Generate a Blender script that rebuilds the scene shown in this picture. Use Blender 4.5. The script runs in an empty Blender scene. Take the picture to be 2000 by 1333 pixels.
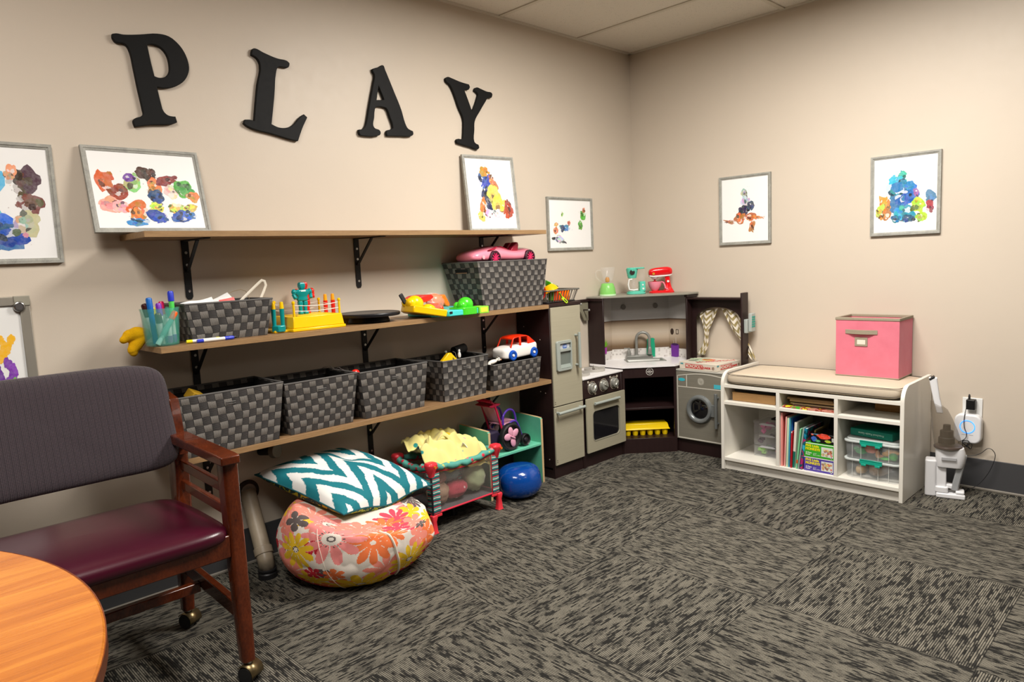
import bpy, bmesh, math, random
import numpy as np
from mathutils import Vector, Matrix, Euler, noise as mnoise
random.seed(7)
SC = bpy.context.scene
COL = SC.collection
PI = math.pi

# ------------------------------------------------------------------ camera
CAM = np.array([-3.746986, -2.692601, 1.150033])
def cam_axes(yaw, pitch, roll):
    cy, sy, cp, sp, cr, sr = math.cos(yaw), math.sin(yaw), math.cos(pitch), math.sin(pitch), math.cos(roll), math.sin(roll)
    f = Vector((cy*cp, sy*cp, sp)); r = Vector((sy, -cy, 0)); u = r.cross(f)
    return cr*r + sr*u, -sr*r + cr*u, -f
ax = cam_axes(.798, -.1129, -.0448)
cd = bpy.data.cameras.new('camera'); cam = bpy.data.objects.new('camera', cd); COL.objects.link(cam)
cam.matrix_world = Matrix.Translation(Vector(CAM)) @ Matrix([[a[i] for a in ax] for i in range(3)]).to_4x4()
cd.sensor_width = 36; cd.lens = 1381.22/2000*36; cd.clip_start = .02
SC.camera = cam
# ------------------------------------------------------------------ light
SC.view_settings.view_transform = 'Standard'; SC.view_settings.look = 'None'
SC.view_settings.exposure = 0.0; SC.view_settings.gamma = 1
w = bpy.data.worlds.new('world'); SC.world = w; w.use_nodes = True
w.node_tree.nodes['Background'].inputs[0].default_value = (1, .93, .84, 1)
w.node_tree.nodes['Background'].inputs[1].default_value = .01
def area(name, loc, sx, sy, power, col=(1, .95, .885)):
    d = bpy.data.lights.new(name, 'AREA'); d.shape = 'RECTANGLE'; d.size = sx; d.size_y = sy
    d.energy = power; d.color = col
    o = bpy.data.objects.new(name, d); COL.objects.link(o); o.location = loc
    return o
LAMPS = [(-1.42, -1.6, 90), (-3.62, -1.6, 46), (-1.42, -4.04, 5), (-3.62, -4.04, 2)]
for lx, ly, lp in LAMPS:
    area('troffer_light', (lx, ly, 2.355), .52, 1.12, lp)

# ------------------------------------------------------------------ nodes
class NT:
    def __init__(s, nt): s.nt = nt; s.n = nt.nodes; s.l = nt.links
    def put(s, sock, v):
        if v is None: return
        if isinstance(v, bpy.types.NodeSocket): s.l.new(v, sock)
        elif isinstance(v, (tuple, list)):
            sock.default_value = tuple(v) if len(v) == len(sock.default_value) else tuple(v) + (1,)
        else: sock.default_value = v
    def m(s, op, a, b=None, c=None, clamp=False):
        n = s.n.new('ShaderNodeMath'); n.operation = op; n.use_clamp = clamp
        s.put(n.inputs[0], a); s.put(n.inputs[1], b); s.put(n.inputs[2], c); return n.outputs[0]
    def mix(s, f, a, b, blend='MIX'):
        n = s.n.new('ShaderNodeMix'); n.data_type = 'RGBA'; n.blend_type = blend
        s.put(n.inputs[0], f); s.put(n.inputs[6], a); s.put(n.inputs[7], b); return n.outputs[2]
    def mixf(s, f, a, b):
        n = s.n.new('ShaderNodeMix'); s.put(n.inputs[0], f); s.put(n.inputs[2], a); s.put(n.inputs[3], b); return n.outputs[0]
    def coord(s, k='Object'): return s.n.new('ShaderNodeTexCoord').outputs[k]
    def mapp(s, v, loc=(0, 0, 0), rot=(0, 0, 0), sc=(1, 1, 1)):
        n = s.n.new('ShaderNodeMapping'); s.put(n.inputs[0], v); s.put(n.inputs[1], loc); s.put(n.inputs[2], rot); s.put(n.inputs[3], sc)
        return n.outputs[0]
    def sep(s, v):
        n = s.n.new('ShaderNodeSeparateXYZ'); s.put(n.inputs[0], v); return n.outputs
    def comb(s, x, y, z=0.):
        n = s.n.new('ShaderNodeCombineXYZ'); s.put(n.inputs[0], x); s.put(n.inputs[1], y); s.put(n.inputs[2], z); return n.outputs[0]
    def noise(s, v, scale=5, detail=2, rough=.5, dist=0):
        n = s.n.new('ShaderNodeTexNoise'); s.put(n.inputs['Vector'], v); s.put(n.inputs['Scale'], float(scale))
        n.inputs['Detail'].default_value = detail; n.inputs['Roughness'].default_value = rough; n.inputs['Distortion'].default_value = dist
        return n.outputs[0]
    def vor(s, v, scale=5, out='Distance', feature='F1'):
        n = s.n.new('ShaderNodeTexVoronoi'); n.feature = feature; s.put(n.inputs['Vector'], v); n.inputs['Scale'].default_value = scale
        return n.outputs[out]
    def ramp(s, f, stops, interp='LINEAR'):
        n = s.n.new('ShaderNodeValToRGB'); s.put(n.inputs[0], f); cr = n.color_ramp; cr.interpolation = interp
        while len(cr.elements) < len(stops): cr.elements.new(.5)
        for e, (p, c) in zip(cr.elements, stops):
            e.position = p; e.color = (c, c, c, 1) if isinstance(c, (int, float)) else tuple(c) + (1,)
        return n.outputs[0]
    def bump(s, h, strength=.3, dist=.01):
        n = s.n.new('ShaderNodeBump'); n.inputs['Strength'].default_value = strength; n.inputs['Distance'].default_value = dist
        s.put(n.inputs['Height'], h); return n.outputs[0]
    def attr(s, name='Col'):
        n = s.n.new('ShaderNodeAttribute'); n.attribute_name = name; return n.outputs[0]

def srgb(r, g=None, b=None):
    if g is None: r, g, b = [int(r[i:i+2], 16) for i in (0, 2, 4)]
    return tuple((c/255/12.92 if c/255 <= .04045 else ((c/255+.055)/1.055)**2.4) for c in (r, g, b))

def mat(name, col=(.5, .5, .5), rough=.5, metal=0., fn=None, spec=.5, trans=0., ior=1.45, alpha=1., coat=0., emit=None, es=1., sss=0., sheen=0.):
    """principled material; fn(n, bsdf) may link procedural inputs"""
    if isinstance(col, str): col = srgb(col)
    m = bpy.data.materials.new(name); m.use_nodes = True
    n = NT(m.node_tree); b = n.n['Principled BSDF']; I = b.inputs
    I['Base Color'].default_value = tuple(col) + (1,); I['Roughness'].default_value = rough; I['Metallic'].default_value = metal
    I['Specular IOR Level'].default_value = spec; I['Transmission Weight'].default_value = trans; I['IOR'].default_value = ior
    I['Alpha'].default_value = alpha; I['Coat Weight'].default_value = coat
    if sheen: I['Sheen Weight'].default_value = sheen
    if emit: I['Emission Color'].default_value = tuple(emit) + (1,); I['Emission Strength'].default_value = es
    if fn: fn(n, b)
    else:   # every plain surface still has a faint procedural variation in gloss
        v = n.noise(n.coord(), 60, 2); n.l.new(n.mixf(v, max(0, rough-.05), min(1, rough+.05)), I['Roughness'])
    m.diffuse_color = tuple(col) + (1,)
    return m
def wood(name, c1, c2, scale=(1, 14, 14), rough=.45, ring=3., spec=.5, coat=0., bump=.05):
    if isinstance(c1, str): c1 = srgb(c1)
    if isinstance(c2, str): c2 = srgb(c2)
    def f(n, b):
        v = n.mapp(n.coord(), sc=scale)
        a = n.noise(v, ring, 6, .65, .6); g = n.noise(n.mapp(n.coord(), sc=tuple(4*q for q in scale)), ring*3, 3, .6)
        h = n.mixf(.35, a, g)
        n.put(b.inputs['Base Color'], n.ramp(h, [(.32, c2), (.5, tuple((x+y)/2 for x, y in zip(c1, c2))), (.66, c1)]))
        n.put(b.inputs['Normal'], n.bump(h, bump, .002))
    return mat(name, c1, rough, fn=f, spec=spec, coat=coat)
def speckle(name, c1, c2, scale=400, rough=.9, amount=.5, bump=.2):
    if isinstance(c1, str): c1 = srgb(c1)
    if isinstance(c2, str): c2 = srgb(c2)
    def f(n, b):
        v = n.noise(n.coord(), scale, 2, .7)
        n.put(b.inputs['Base Color'], n.mix(n.ramp(v, [(.35, 0), (.65, 1)]), c1, c2)); n.put(b.inputs['Normal'], n.bump(v, bump, .002))
    return mat(name, c1, rough, fn=f, spec=.3)
def attrmat(name, rough=.7, bump=0., scale=300, spec=.4, wc=0.):
    def f(n, b):
        c = n.attr('Col')
        if wc: c = n.mix(n.m('MULTIPLY', n.ramp(n.noise(n.coord(), 60, 4, .7), [(.4, 0), (.7, 1)]), wc), c, (1, 1, 1, 1))
        n.put(b.inputs['Base Color'], c)
        if bump: n.put(b.inputs['Normal'], n.bump(n.noise(n.coord(), scale, 2), bump, .002))
    return mat(name, (.5, .5, .5), rough, fn=f, spec=spec)

# ------------------------------------------------------------------ mesh builder
class MB:
    def __init__(s): s.v = []; s.f = []; s.uv = []; s.mi = []; s.col = []; s.cur = 0; s.c = None
    def _add(s, vs, fs, uvs=None):
        o = len(s.v); s.v += [tuple(p) for p in vs]
        for i, f in enumerate(fs):
            s.f.append([o+k for k in f]); s.mi.append(s.cur); s.uv.append(uvs[i] if uvs else None); s.col.append(s.c)
        return s
    def box(s, x0, x1, y0, y1, z0, z1, M=None):
        v = [(x, y, z) for z in (z0, z1) for y in (y0, y1) for x in (x0, x1)]
        if M is not None: v = [tuple(M @ Vector(p)) for p in v]
        return s._add(v, [(0, 2, 3, 1), (4, 5, 7, 6), (0, 1, 5, 4), (2, 6, 7, 3), (0, 4, 6, 2), (1, 3, 7, 5)])
    def bar(s, p0, p1, w, h, up=(0, 0, 1), w1=None, h1=None):
        p0, p1 = Vector(p0), Vector(p1); d = (p1-p0).normalized(); up = Vector(up)
        if abs(d.dot(up)) > .99: up = Vector((0, 1, 0))
        a = d.cross(up).normalized(); b = a.cross(d).normalized(); vs = []
        for p, ww, hh in ((p0, w, h), (p1, w1 or w, h1 or h)):
            for sa, sb in ((-1, -1), (1, -1), (1, 1), (-1, 1)): vs.append(p + a*sa*ww/2 + b*sb*hh/2)
        return s._add(vs, [(3, 2, 1, 0), (4, 5, 6, 7), (0, 1, 5, 4), (1, 2, 6, 5), (2, 3, 7, 6), (3, 0, 4, 7)])
    def tube(s, pts, r, n=10, caps=True, closed=False, rs=None, flat=1., up=None):
        pts = [Vector(p) for p in pts]; k = len(pts); vs = []; prev = None
        for i, p in enumerate(pts):
            if closed: d = pts[(i+1) % k] - pts[i-1]
            else: d = pts[min(i+1, k-1)] - pts[max(i-1, 0)]
            d = d.normalized() if d.length > 1e-9 else Vector((0, 0, 1))
            if prev is None:
                u = Vector(up) if up else (Vector((0, 0, 1)) if abs(d.z) < .9 else Vector((1, 0, 0)))
                a = d.cross(u).normalized()
            else: a = (prev - d*prev.dot(d)).normalized()
            prev = a; b = d.cross(a); rr = rs[i] if rs else r
            for j in range(n):
                t = 2*PI*j/n; vs.append(p + a*math.cos(t)*rr + b*math.sin(t)*rr*flat)
        fs = []
        for i in range(k if closed else k-1):
            i2 = (i+1) % k
            for j in range(n): fs.append((i*n+j, i*n+(j+1) % n, i2*n+(j+1) % n, i2*n+j))
        if caps and not closed: fs += [tuple(range(n))[::-1], tuple((k-1)*n+j for j in range(n))]
        return s._add(vs, fs)
    def cyl(s, p0, p1, r0, r1=None, n=20, caps=True): return s.tube([p0, p1], r0, n, caps, rs=[r0, r0 if r1 is None else r1])
    def lathe(s, prof, c=(0, 0, 0), n=28, M=None, sx=1., sy=1., arc=2*PI, cap=True):
        """profile [(r,z)...] round z"""
        vs = []; c = Vector(c); full = abs(arc-2*PI) < 1e-6; nn = n if full else n+1
        for r, z in prof:
            for j in range(nn):
                t = arc*j/n; p = Vector((r*math.cos(t)*sx, r*math.sin(t)*sy, z))
                if M is not None: p = M @ p
                vs.append(p + c)
        fs = []
        for i in range(len(prof)-1):
            for j in range(n):
                j2 = (j+1) % nn; fs.append((i*nn+j, i*nn+j2, (i+1)*nn+j2, (i+1)*nn+j))
        if cap and full:
            if prof[0][0] > 1e-6: fs.append(tuple(range(n))[::-1])
            if prof[-1][0] > 1e-6: fs.append(tuple((len(prof)-1)*nn+j for j in range(n)))
        return s._add(vs, fs)
    def ell(s, c, rx, ry, rz, n=20, k=12, M=None, p=1.):
        prof = [(math.sin(PI*i/k)**p, -math.copysign(abs(math.cos(PI*i/k))**p, math.cos(PI*i/k))) for i in range(k+1)]
        S = Matrix.Diagonal((rx, ry, rz)); MM = (M.to_3x3() @ S) if M is not None else S
        return s.lathe(prof, c, n, M=MM, cap=False)
    def prism(s, poly, z0, z1, M=None, ax='z'):
        """extrude a 2-D polygon. ax z: (x,y)->z; y: (x,z) extruded in y; x: (y,z) extruded in x"""
        n = len(poly); vs = []
        for z in (z0, z1):
            for a, b in poly:
                p = {'z': (a, b, z), 'y': (a, z, b), 'x': (z, a, b)}[ax]
                vs.append(tuple(M @ Vector(p)) if M is not None else p)
        fs = [tuple(range(n))[::-1], tuple(range(n, 2*n))] + [(i, (i+1) % n, n+(i+1) % n, n+i) for i in range(n)]
        return s._add(vs, fs)
    def ring(s, outer, inner, z0, z1, M=None, ax='z'):
        """extruded ring between two equal-length outlines"""
        n = len(outer); vs = []
        for z in (z0, z1):
            for poly in (outer, inner):
                for a, b in poly:
                    p = {'z': (a, b, z), 'y': (a, z, b), 'x': (z, a, b)}[ax]
                    vs.append(tuple(M @ Vector(p)) if M is not None else p)
        fs = []
        for i in range(n):
            j = (i+1) % n
            fs += [(i, n+i, n+j, j), (2*n+i, 2*n+j, 3*n+j, 3*n+i), (i, j, 2*n+j, 2*n+i), (n+i, 3*n+i, 3*n+j, n+j)]
        return s._add(vs, fs)
    def grid(s, fn, nu, nv, closeu=False, uv=True, colfn=None):
        vs = []; nn = nu if closeu else nu+1
        for j in range(nv+1):
            for i in range(nn): vs.append(fn(i/nu, j/nv))
        fs = []; uvs = []; cols = []
        for j in range(nv):
            for i in range(nu):
                i2 = (i+1) % nn; fs.append((j*nn+i, j*nn+i2, (j+1)*nn+i2, (j+1)*nn+i))
                uvs.append(((i/nu, j/nv), ((i+1)/nu, j/nv), ((i+1)/nu, (j+1)/nv), (i/nu, (j+1)/nv)))
                if colfn: cols.append(colfn((i+.5)/nu, (j+.5)/nv))
        k = len(s.col); s._add(vs, fs, uvs if uv else None)
        if colfn: s.col[k:] = cols
        return s
    def loft(s, rings, cap=True, closed=False):
        n = len(rings[0]); vs = [p for r in rings for p in r]; fs = []; k = len(rings)
        for i in range(k if closed else k-1):
            i2 = (i+1) % k
            for j in range(n): fs.append((i*n+j, i*n+(j+1) % n, i2*n+(j+1) % n, i2*n+j))
        if cap and not closed: fs += [tuple(range(n))[::-1], tuple((k-1)*n+j for j in range(n))]
        return s._add(vs, fs)
    def wovenbox(s, B, T, z0, z1, th=.004, pitch=.026):
        """tapered open bin: B=(x0,x1,y0,y1) at z0, T at z1; uv in pitches"""
        def cn(R, z, d=0):
            if len(R[0:1]) and isinstance(R[0], (tuple, list)):
                c = Vector((sum(p[0] for p in R)/4, sum(p[1] for p in R)/4)); o = []
                for p in R:
                    v = Vector(p)-c; o.append((p[0]-math.copysign(d, v.x), p[1]-math.copysign(d, v.y), z))
                return o
            return [(R[0]+d, R[2]+d, z), (R[1]-d, R[2]+d, z), (R[1]-d, R[3]-d, z), (R[0]+d, R[3]-d, z)]
        bo, to, bi, ti = cn(B, z0), cn(T, z1), cn(B, z0+th, th), cn(T, z1, th)
        H = z1-z0; Ls = [(Vector(bo[i])-Vector(bo[(i+1) % 4])).length for i in range(4)]; Lt = [(Vector(to[i])-Vector(to[(i+1) % 4])).length for i in range(4)]
        for lo, hi, flip in ((bo, to, 0), (bi, ti, 1)):
            for i in range(4):
                j = (i+1) % 4; a, b = Ls[i]/2/pitch, Lt[i]/2/pitch; h = H/pitch
                q = [lo[i], lo[j], hi[j], hi[i]]; u = [(-a, 0), (a, 0), (b, h), (-b, h)]
                k = (a+b)/2; k = round(k*2)/2; u = [(-k, 0), (k, 0), (k, round(h)), (-k, round(h))]
                if flip: q = q[::-1]; u = u[::-1]
                s._add(q, [(0, 1, 2, 3)], [u])
        for i in range(4):
            j = (i+1) % 4; s._add([to[i], to[j], ti[j], ti[i]], [(0, 1, 2, 3)])
        s._add(bo, [(3, 2, 1, 0)]); s._add(bi, [(0, 1, 2, 3)])
        return s
    def build(s, name, mats, parent=None, label=None, bevel=0, seg=2, smooth=35, subsurf=0, loc=None, off=True, merge=0):
        me = bpy.data.meshes.new(name); v = np.array(s.v, float)
        mats = mats if isinstance(mats, (list, tuple)) else [mats]
        o = bpy.data.objects.new(name, me); COL.objects.link(o)
        if parent is None:
            base = Vector(loc) if loc is not None else Vector(((v[:, 0].min()+v[:, 0].max())/2, (v[:, 1].min()+v[:, 1].max())/2, v[:, 2].min()))
            o.location = base
        else:
            base = ROOTLOC.get(parent.name, Vector((0, 0, 0))); o.parent = parent; ROOTLOC[o.name] = base
        if len(v): v = v - np.array(base)
        me.from_pydata(v.tolist(), [], s.f); 
        for m in mats: me.materials.append(m)
        me.polygons.foreach_set('material_index', s.mi)
        if any(u is not None for u in s.uv):
            ul = me.uv_layers.new(name='UVMap'); d = np.zeros((len(me.loops), 2)); k = 0
            for f, u in zip(s.f, s.uv):
                if u is not None: d[k:k+len(f)] = u
                k += len(f)
            ul.data.foreach_set('uv', d.ravel())
        if any(c is not None for c in s.col):
            ca = me.color_attributes.new('Col', 'FLOAT_COLOR', 'CORNER'); d = np.ones((len(me.loops), 4)); k = 0
            for f, c in zip(s.f, s.col):
                if c is not None: d[k:k+len(f), :3] = c
                k += len(f)
            ca.data.foreach_set('color', d.ravel())
        bm = bmesh.new(); bm.from_mesh(me)
        if merge: bmesh.ops.remove_doubles(bm, verts=bm.verts, dist=merge)
        bmesh.ops.recalc_face_normals(bm, faces=bm.faces)
        if smooth:
            for f in bm.faces: f.smooth = True
            for e in bm.edges:
                if len(e.link_faces) == 2 and e.calc_face_angle(0) > math.radians(smooth): e.smooth = False
        bm.to_mesh(me); bm.free()
        if bevel:
            b = o.modifiers.new('bevel', 'BEVEL'); b.width = bevel; b.segments = seg; b.limit_method = 'ANGLE'; b.angle_limit = math.radians(35)
            b.harden_normals = False
        if subsurf:
            q = o.modifiers.new('subsurf', 'SUBSURF'); q.levels = q.render_levels = subsurf
        if label: o['label'] = label
        return o
ROOTLOC = {}
def tag(o, label, cat, group=None, kind=None):
    o['label'] = label; o['category'] = cat
    if group: o['group'] = group
    if kind: o['kind'] = kind
    return o
def thing(name, label, cat, loc, rotz=0, group=None, world=True, rot=None):
    """Empty at the base. world=True: children are written in world coordinates (no rotation)"""
    o = bpy.data.objects.new(name, None); COL.objects.link(o); o.location = loc; o.empty_display_size = .05
    if world: ROOTLOC[o.name] = Vector(loc)
    if rot is not None: o.rotation_euler = rot
    elif rotz: o.rotation_euler = (0, 0, rotz)
    return tag(o, label, cat, group)
def struct(o):
    o['kind'] = 'structure'; return o
def dup(root, loc, rot=None, label=None):
    r = root.copy(); COL.objects.link(r); r.location = loc
    if rot is not None: r.rotation_euler = rot
    if label: r['label'] = label
    def rec(src, dst):
        for ch in [c for c in bpy.data.objects if c.parent == src]:
            c = ch.copy(); COL.objects.link(c); c.parent = dst; rec(ch, c)
    rec(root, r); return r
def text(name, s, size, M, mt, parent, ext=.0003, align='CENTER', bold=0., sx=1., shear=0., label=None, font=None):
    """lettering as mesh; M places the local xy plane (reading direction x, up y)"""
    cu = bpy.data.curves.new(name, 'FONT'); cu.body = s; cu.size = size; cu.align_x = align; cu.align_y = 'CENTER'
    cu.extrude = ext; cu.offset = bold; cu.shear = shear; cu.resolution_u = 3
    t = bpy.data.objects.new(name, cu); COL.objects.link(t)
    dg = bpy.context.evaluated_depsgraph_get(); me = bpy.data.meshes.new_from_object(t.evaluated_get(dg))
    bpy.data.objects.remove(t); bpy.data.curves.remove(cu)
    MM = Matrix.Translation(-ROOTLOC.get(parent.name, Vector((0, 0, 0)))) @ M @ Matrix.Diagonal((sx, 1, 1, 1))
    me.transform(MM); me.materials.clear(); me.materials.append(mt)
    o = bpy.data.objects.new(name, me); COL.objects.link(o); o.parent = parent; ROOTLOC[o.name] = ROOTLOC.get(parent.name, Vector((0, 0, 0)))
    if label: o['label'] = label
    return o
def frameM(o, x, y):
    """4x4 with origin o, local x, local y"""
    x = Vector(x).normalized(); y = Vector(y); y = (y - x*x.dot(y)).normalized(); z = x.cross(y)
    return Matrix(((x[0], y[0], z[0], o[0]), (x[1], y[1], z[1], o[1]), (x[2], y[2], z[2], o[2]), (0, 0, 0, 1)))
def LW(x, z, y=0.): return frameM((x, y, z), (1, 0, 0), (0, 0, 1))      # facing -y (left wall side)
def RW(y, z, x=0.): return frameM((x, y, z), (0, -1, 0), (0, 0, 1))     # facing -x (right wall side)
def rrect(w, h, r, n=5, cx=0., cy=0.):
    out = []
    for sx, sy, a in ((1, 1, 0), (-1, 1, 90), (-1, -1, 180), (1, -1, 270)):
        for i in range(n+1):
            t = math.radians(a + 90*i/n); out.append((cx + sx*(w/2-r) + r*math.cos(t), cy + sy*(h/2-r) + r*math.sin(t)))
    return out
def ngon(r, n=32, cx=0., cy=0., ry=None): return [(cx+r*math.cos(2*PI*i/n), cy+(ry or r)*math.sin(2*PI*i/n)) for i in range(n)]
def fbm(x, y, z, o=3):
    a, s, f = 0, 0, 1.
    for _ in range(o): a += mnoise.noise(Vector((x*f, y*f, z*f)))/f; s += 1/f; f *= 2
    return a/s
WHITE = mat('white_plastic', (.8, .8, .78), .35)
BLACK = mat('black_plastic', (.012, .012, .013), .45)
SCREW = mat('screw_metal', (.6, .6, .58), .3, 1.)
PAPER = mat('paper', (.82, .82, .8), .7)
# ------------------------------------------------------------------ room
H = 2.384; X0, Y0 = -5.9, -5.0
TX, TY, TS = -1.634, -1.037, .61
def f_carpet(n, b):
    x, y, _ = n.sep(n.coord()); 
    u = n.m('DIVIDE', n.m('SUBTRACT', x, TX), TS); v = n.m('DIVIDE', n.m('SUBTRACT', TY, y), TS)
    fu, fv = n.m('FLOOR', u), n.m('FLOOR', v)
    par = n.m('FLOORED_MODULO', n.m('ADD', fu, fv), 2.)          # 1: stripes run along x
    al = n.mixf(par, v, u); ac = n.mixf(par, u, v)
    N = 104.
    st = n.m('PINGPONG', n.m('MULTIPLY', ac, N), .5); st = n.ramp(n.m('MULTIPLY', st, 2.), [(.1, .12), (.6, 1)])
    row = n.m('FLOOR', n.m('MULTIPLY', ac, N/1.0))
    tid = n.m('ADD', n.m('MULTIPLY', fu, 7.3), n.m('MULTIPLY', fv, 3.7))
    streak = n.noise(n.comb(n.m('MULTIPLY', al, 12.), n.m('MULTIPLY', row, .75), tid), 1., 2, .6)
    streak = n.ramp(streak, [(.40, 0), (.52, 1)])
    blot = n.ramp(n.noise(n.comb(n.m('MULTIPLY', al, 8.), n.m('MULTIPLY', ac, 20.), tid), 1., 3, .6), [(.38, 0), (.60, 1)])
    fine = n.noise(n.coord(), 380, 3, .9)
    k = n.m('MULTIPLY', n.m('MULTIPLY', st, n.mixf(blot, .58, 1.)), n.mixf(streak, .28, 1.))
    k = n.m('MULTIPLY', k, n.mixf(fine, .0, 2.0))
    eu = n.m('PINGPONG', u, .5); ev = n.m('PINGPONG', v, .5); edge = n.m('MINIMUM', eu, ev)
    seam = n.ramp(n.m('MULTIPLY', edge, 60.), [(.05, .55), (.25, 1)])
    k = n.m('MULTIPLY', k, seam)
    n.put(b.inputs['Base Color'], n.ramp(k, [(0, srgb(20, 19, 19)), (.25, srgb(46, 45, 42)), (.9, srgb(126, 121, 109))]))
    n.put(b.inputs['Normal'], n.bump(n.m('ADD', n.m('MULTIPLY', st, .8), n.m('MULTIPLY', fine, .5)), .5, .004))
CARPET = mat('carpet_tiles', (.1, .1, .09), .95, fn=f_carpet, spec=.15)
def f_wall(n, b):
    c = n.coord(); big = n.noise(c, 2.2, 3, .5); fine = n.noise(c, 240, 2, .6); med = n.noise(c, 26, 3, .6)
    n.put(b.inputs['Base Color'], n.mix(big, srgb(200, 188, 172), srgb(206, 194, 178)))
    n.put(b.inputs['Normal'], n.bump(n.m('ADD', n.m('MULTIPLY', fine, .5), n.m('MULTIPLY', med, .9)), .14, .002))
    n.put(b.inputs['Roughness'], n.mixf(med, .38, .52))
WALL = mat('wall_paint', srgb(203, 190, 171), .45, fn=f_wall, spec=.35)
def f_ceil(n, b):
    c = n.coord(); sp = n.vor(c, 150.); q = n.noise(c, 60, 3, .7)
    pit = n.m('MULTIPLY', n.ramp(sp, [(.12, 1), (.22, 0)]), n.ramp(q, [(.5, 0), (.58, 1)]))
    n.put(b.inputs['Base Color'], n.mix(pit, srgb(222, 216, 205), srgb(96, 88, 76)))
    n.put(b.inputs['Normal'], n.bump(n.m('SUBTRACT', n.noise(c, 180, 2), pit), .4, .003))
CEIL = mat('ceiling_tile', (.7, .7, .65), .9, fn=f_ceil, spec=.2)
def slab(name, b, m, bev=0):
    q = MB(); q.box(*b); return struct(q.build(name, m, bevel=bev, loc=(0, 0, 0)))
slab('floor', (X0, 0, Y0, 0, -.05, 0), CARPET)
slab('wall_left', (X0-.1, .1, 0, .1, -.05, H+.1), WALL)
slab('wall_right', (0, .1, Y0-.1, 0, -.05, H+.1), WALL)
DWALL = speckle('bounce_cutting_wall', srgb(62, 54, 47), srgb(56, 49, 43), 200, .7)  # colour of the two unseen walls, kept dark to cut bounced light
slab('wall_back', (X0-.1, 0, Y0-.1, Y0, -.05, H+.1), DWALL)
slab('wall_side', (X0-.1, X0, Y0, 0, -.05, H+.1), DWALL)
slab('ceiling', (X0, 0, Y0, 0, H+.004, H+.1), CEIL)
GRIDM = mat('ceiling_grid_paint', srgb(205, 198, 184), .5)
g = MB()
xs = [-.508-.61*k for k in range(9)]; ys = [-.984-1.22*k for k in range(4)]
for x in xs: g.box(x-.012, x+.012, Y0, 0, H-.001, H+.004)
for y in ys: g.box(X0, 0, y-.012, y+.012, H-.002, H+.004)
g.box(X0, 0, -.02, 0, H-.003, H+.004); g.box(-.02, 0, Y0, 0, H-.003, H+.004)
struct(g.build('trim_1', GRIDM, loc=(0, 0, 0)))
BASE = mat('vinyl_baseboard', srgb(66, 66, 68), .5)
BASEC = mat('baseboard_toe', srgb(128, 122, 112), .5)
for nm, bx in (('baseboard_left', (X0, -.012, -.006, 0, 0, .145)), ('baseboard_right', (-.006, 0, Y0, 0, 0, .145))):
    q = MB(); q.box(*bx); o = q.build(nm, BASE, bevel=.002, loc=(0, 0, 0)); struct(o)
    q = MB()
    if nm.endswith('left'): q.box(X0, -.012, -.016, -.006, 0, .012)
    else: q.box(-.016, -.006, Y0, 0, 0, .012)
    q.build('toe', BASEC, o, bevel=.003, label='lighter toe of the baseboard')
# the ceiling lights that give the light above
DIFF = mat('light_diffuser', (1, 1, 1), .5, emit=(1, .93, .84), es=1.2)
for i, (lx, ly, lp) in enumerate(LAMPS):
    t = thing('ceiling_light', ['recessed ceiling light nearest the shelves', 'recessed ceiling light over the chair', 'recessed ceiling light behind the camera by the bench wall', 'recessed ceiling light behind the camera'][i], 'ceiling light', (lx, ly, H-.02), group='recessed ceiling lights')
    q = MB(); q.ring(rrect(.6, 1.2, .01, 2, lx, ly), rrect(.54, 1.14, .01, 2, lx, ly), H-.02, H+.002); q.build('frame', GRIDM, t)
    q = MB(); q.box(lx-.27, lx+.27, ly-.57, ly+.57, H-.01, H-.006); q.build('diffuser', DIFF, t)
# ------------------------------------------------------------------ big letters on the wall
LET_P = [(-2.942, 1.966), (-2.929, 1.97), (-2.908, 1.97), (-2.854, 1.98), (-2.798, 1.993), (-2.759, 1.991), (-2.726, 1.968), (-2.706, 1.936), (-2.698, 1.893), (-2.707, 1.863), (-2.727, 1.837), (-2.758, 1.818), (-2.793, 1.809), (-2.815, 1.81), (-2.808, 1.762), (-2.8, 1.728), (-2.785, 1.716), (-2.762, 1.715), (-2.758, 1.695), (-2.776, 1.687), (-2.844, 1.678), (-2.9, 1.666), (-2.904, 1.686), (-2.897, 1.695), (-2.878, 1.703), (-2.869, 1.712), (-2.87, 1.726), (-2.879, 1.799), (-2.886, 1.865), (-2.892, 1.914), (-2.901, 1.935), (-2.913, 1.941), (-2.932, 1.94), (-2.942, 1.952)]
HOLE_P = [(-2.834, 1.949), (-2.815, 1.954), (-2.791, 1.948), (-2.773, 1.928), (-2.766, 1.895), (-2.77, 1.865), (-2.786, 1.848), (-2.806, 1.843), (-2.82, 1.846), (-2.827, 1.891)]
LET_L = [(-2.452, 2.0), (-2.442, 2.004), (-2.409, 1.994), (-2.354, 1.981), (-2.312, 1.978), (-2.302, 1.97), (-2.308, 1.954), (-2.321, 1.951), (-2.346, 1.95), (-2.354, 1.946), (-2.363, 1.925), (-2.377, 1.84), (-2.399, 1.725), (-2.37, 1.715), (-2.334, 1.718), (-2.304, 1.734), (-2.276, 1.764), (-2.256, 1.778), (-2.242, 1.767), (-2.268, 1.721), (-2.291, 1.669), (-2.309, 1.67), (-2.394, 1.686), (-2.502, 1.708), (-2.512, 1.717), (-2.506, 1.731), (-2.486, 1.733), (-2.469, 1.73), (-2.462, 1.772), (-2.444, 1.869), (-2.427, 1.947), (-2.438, 1.968), (-2.458, 1.977)]
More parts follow.
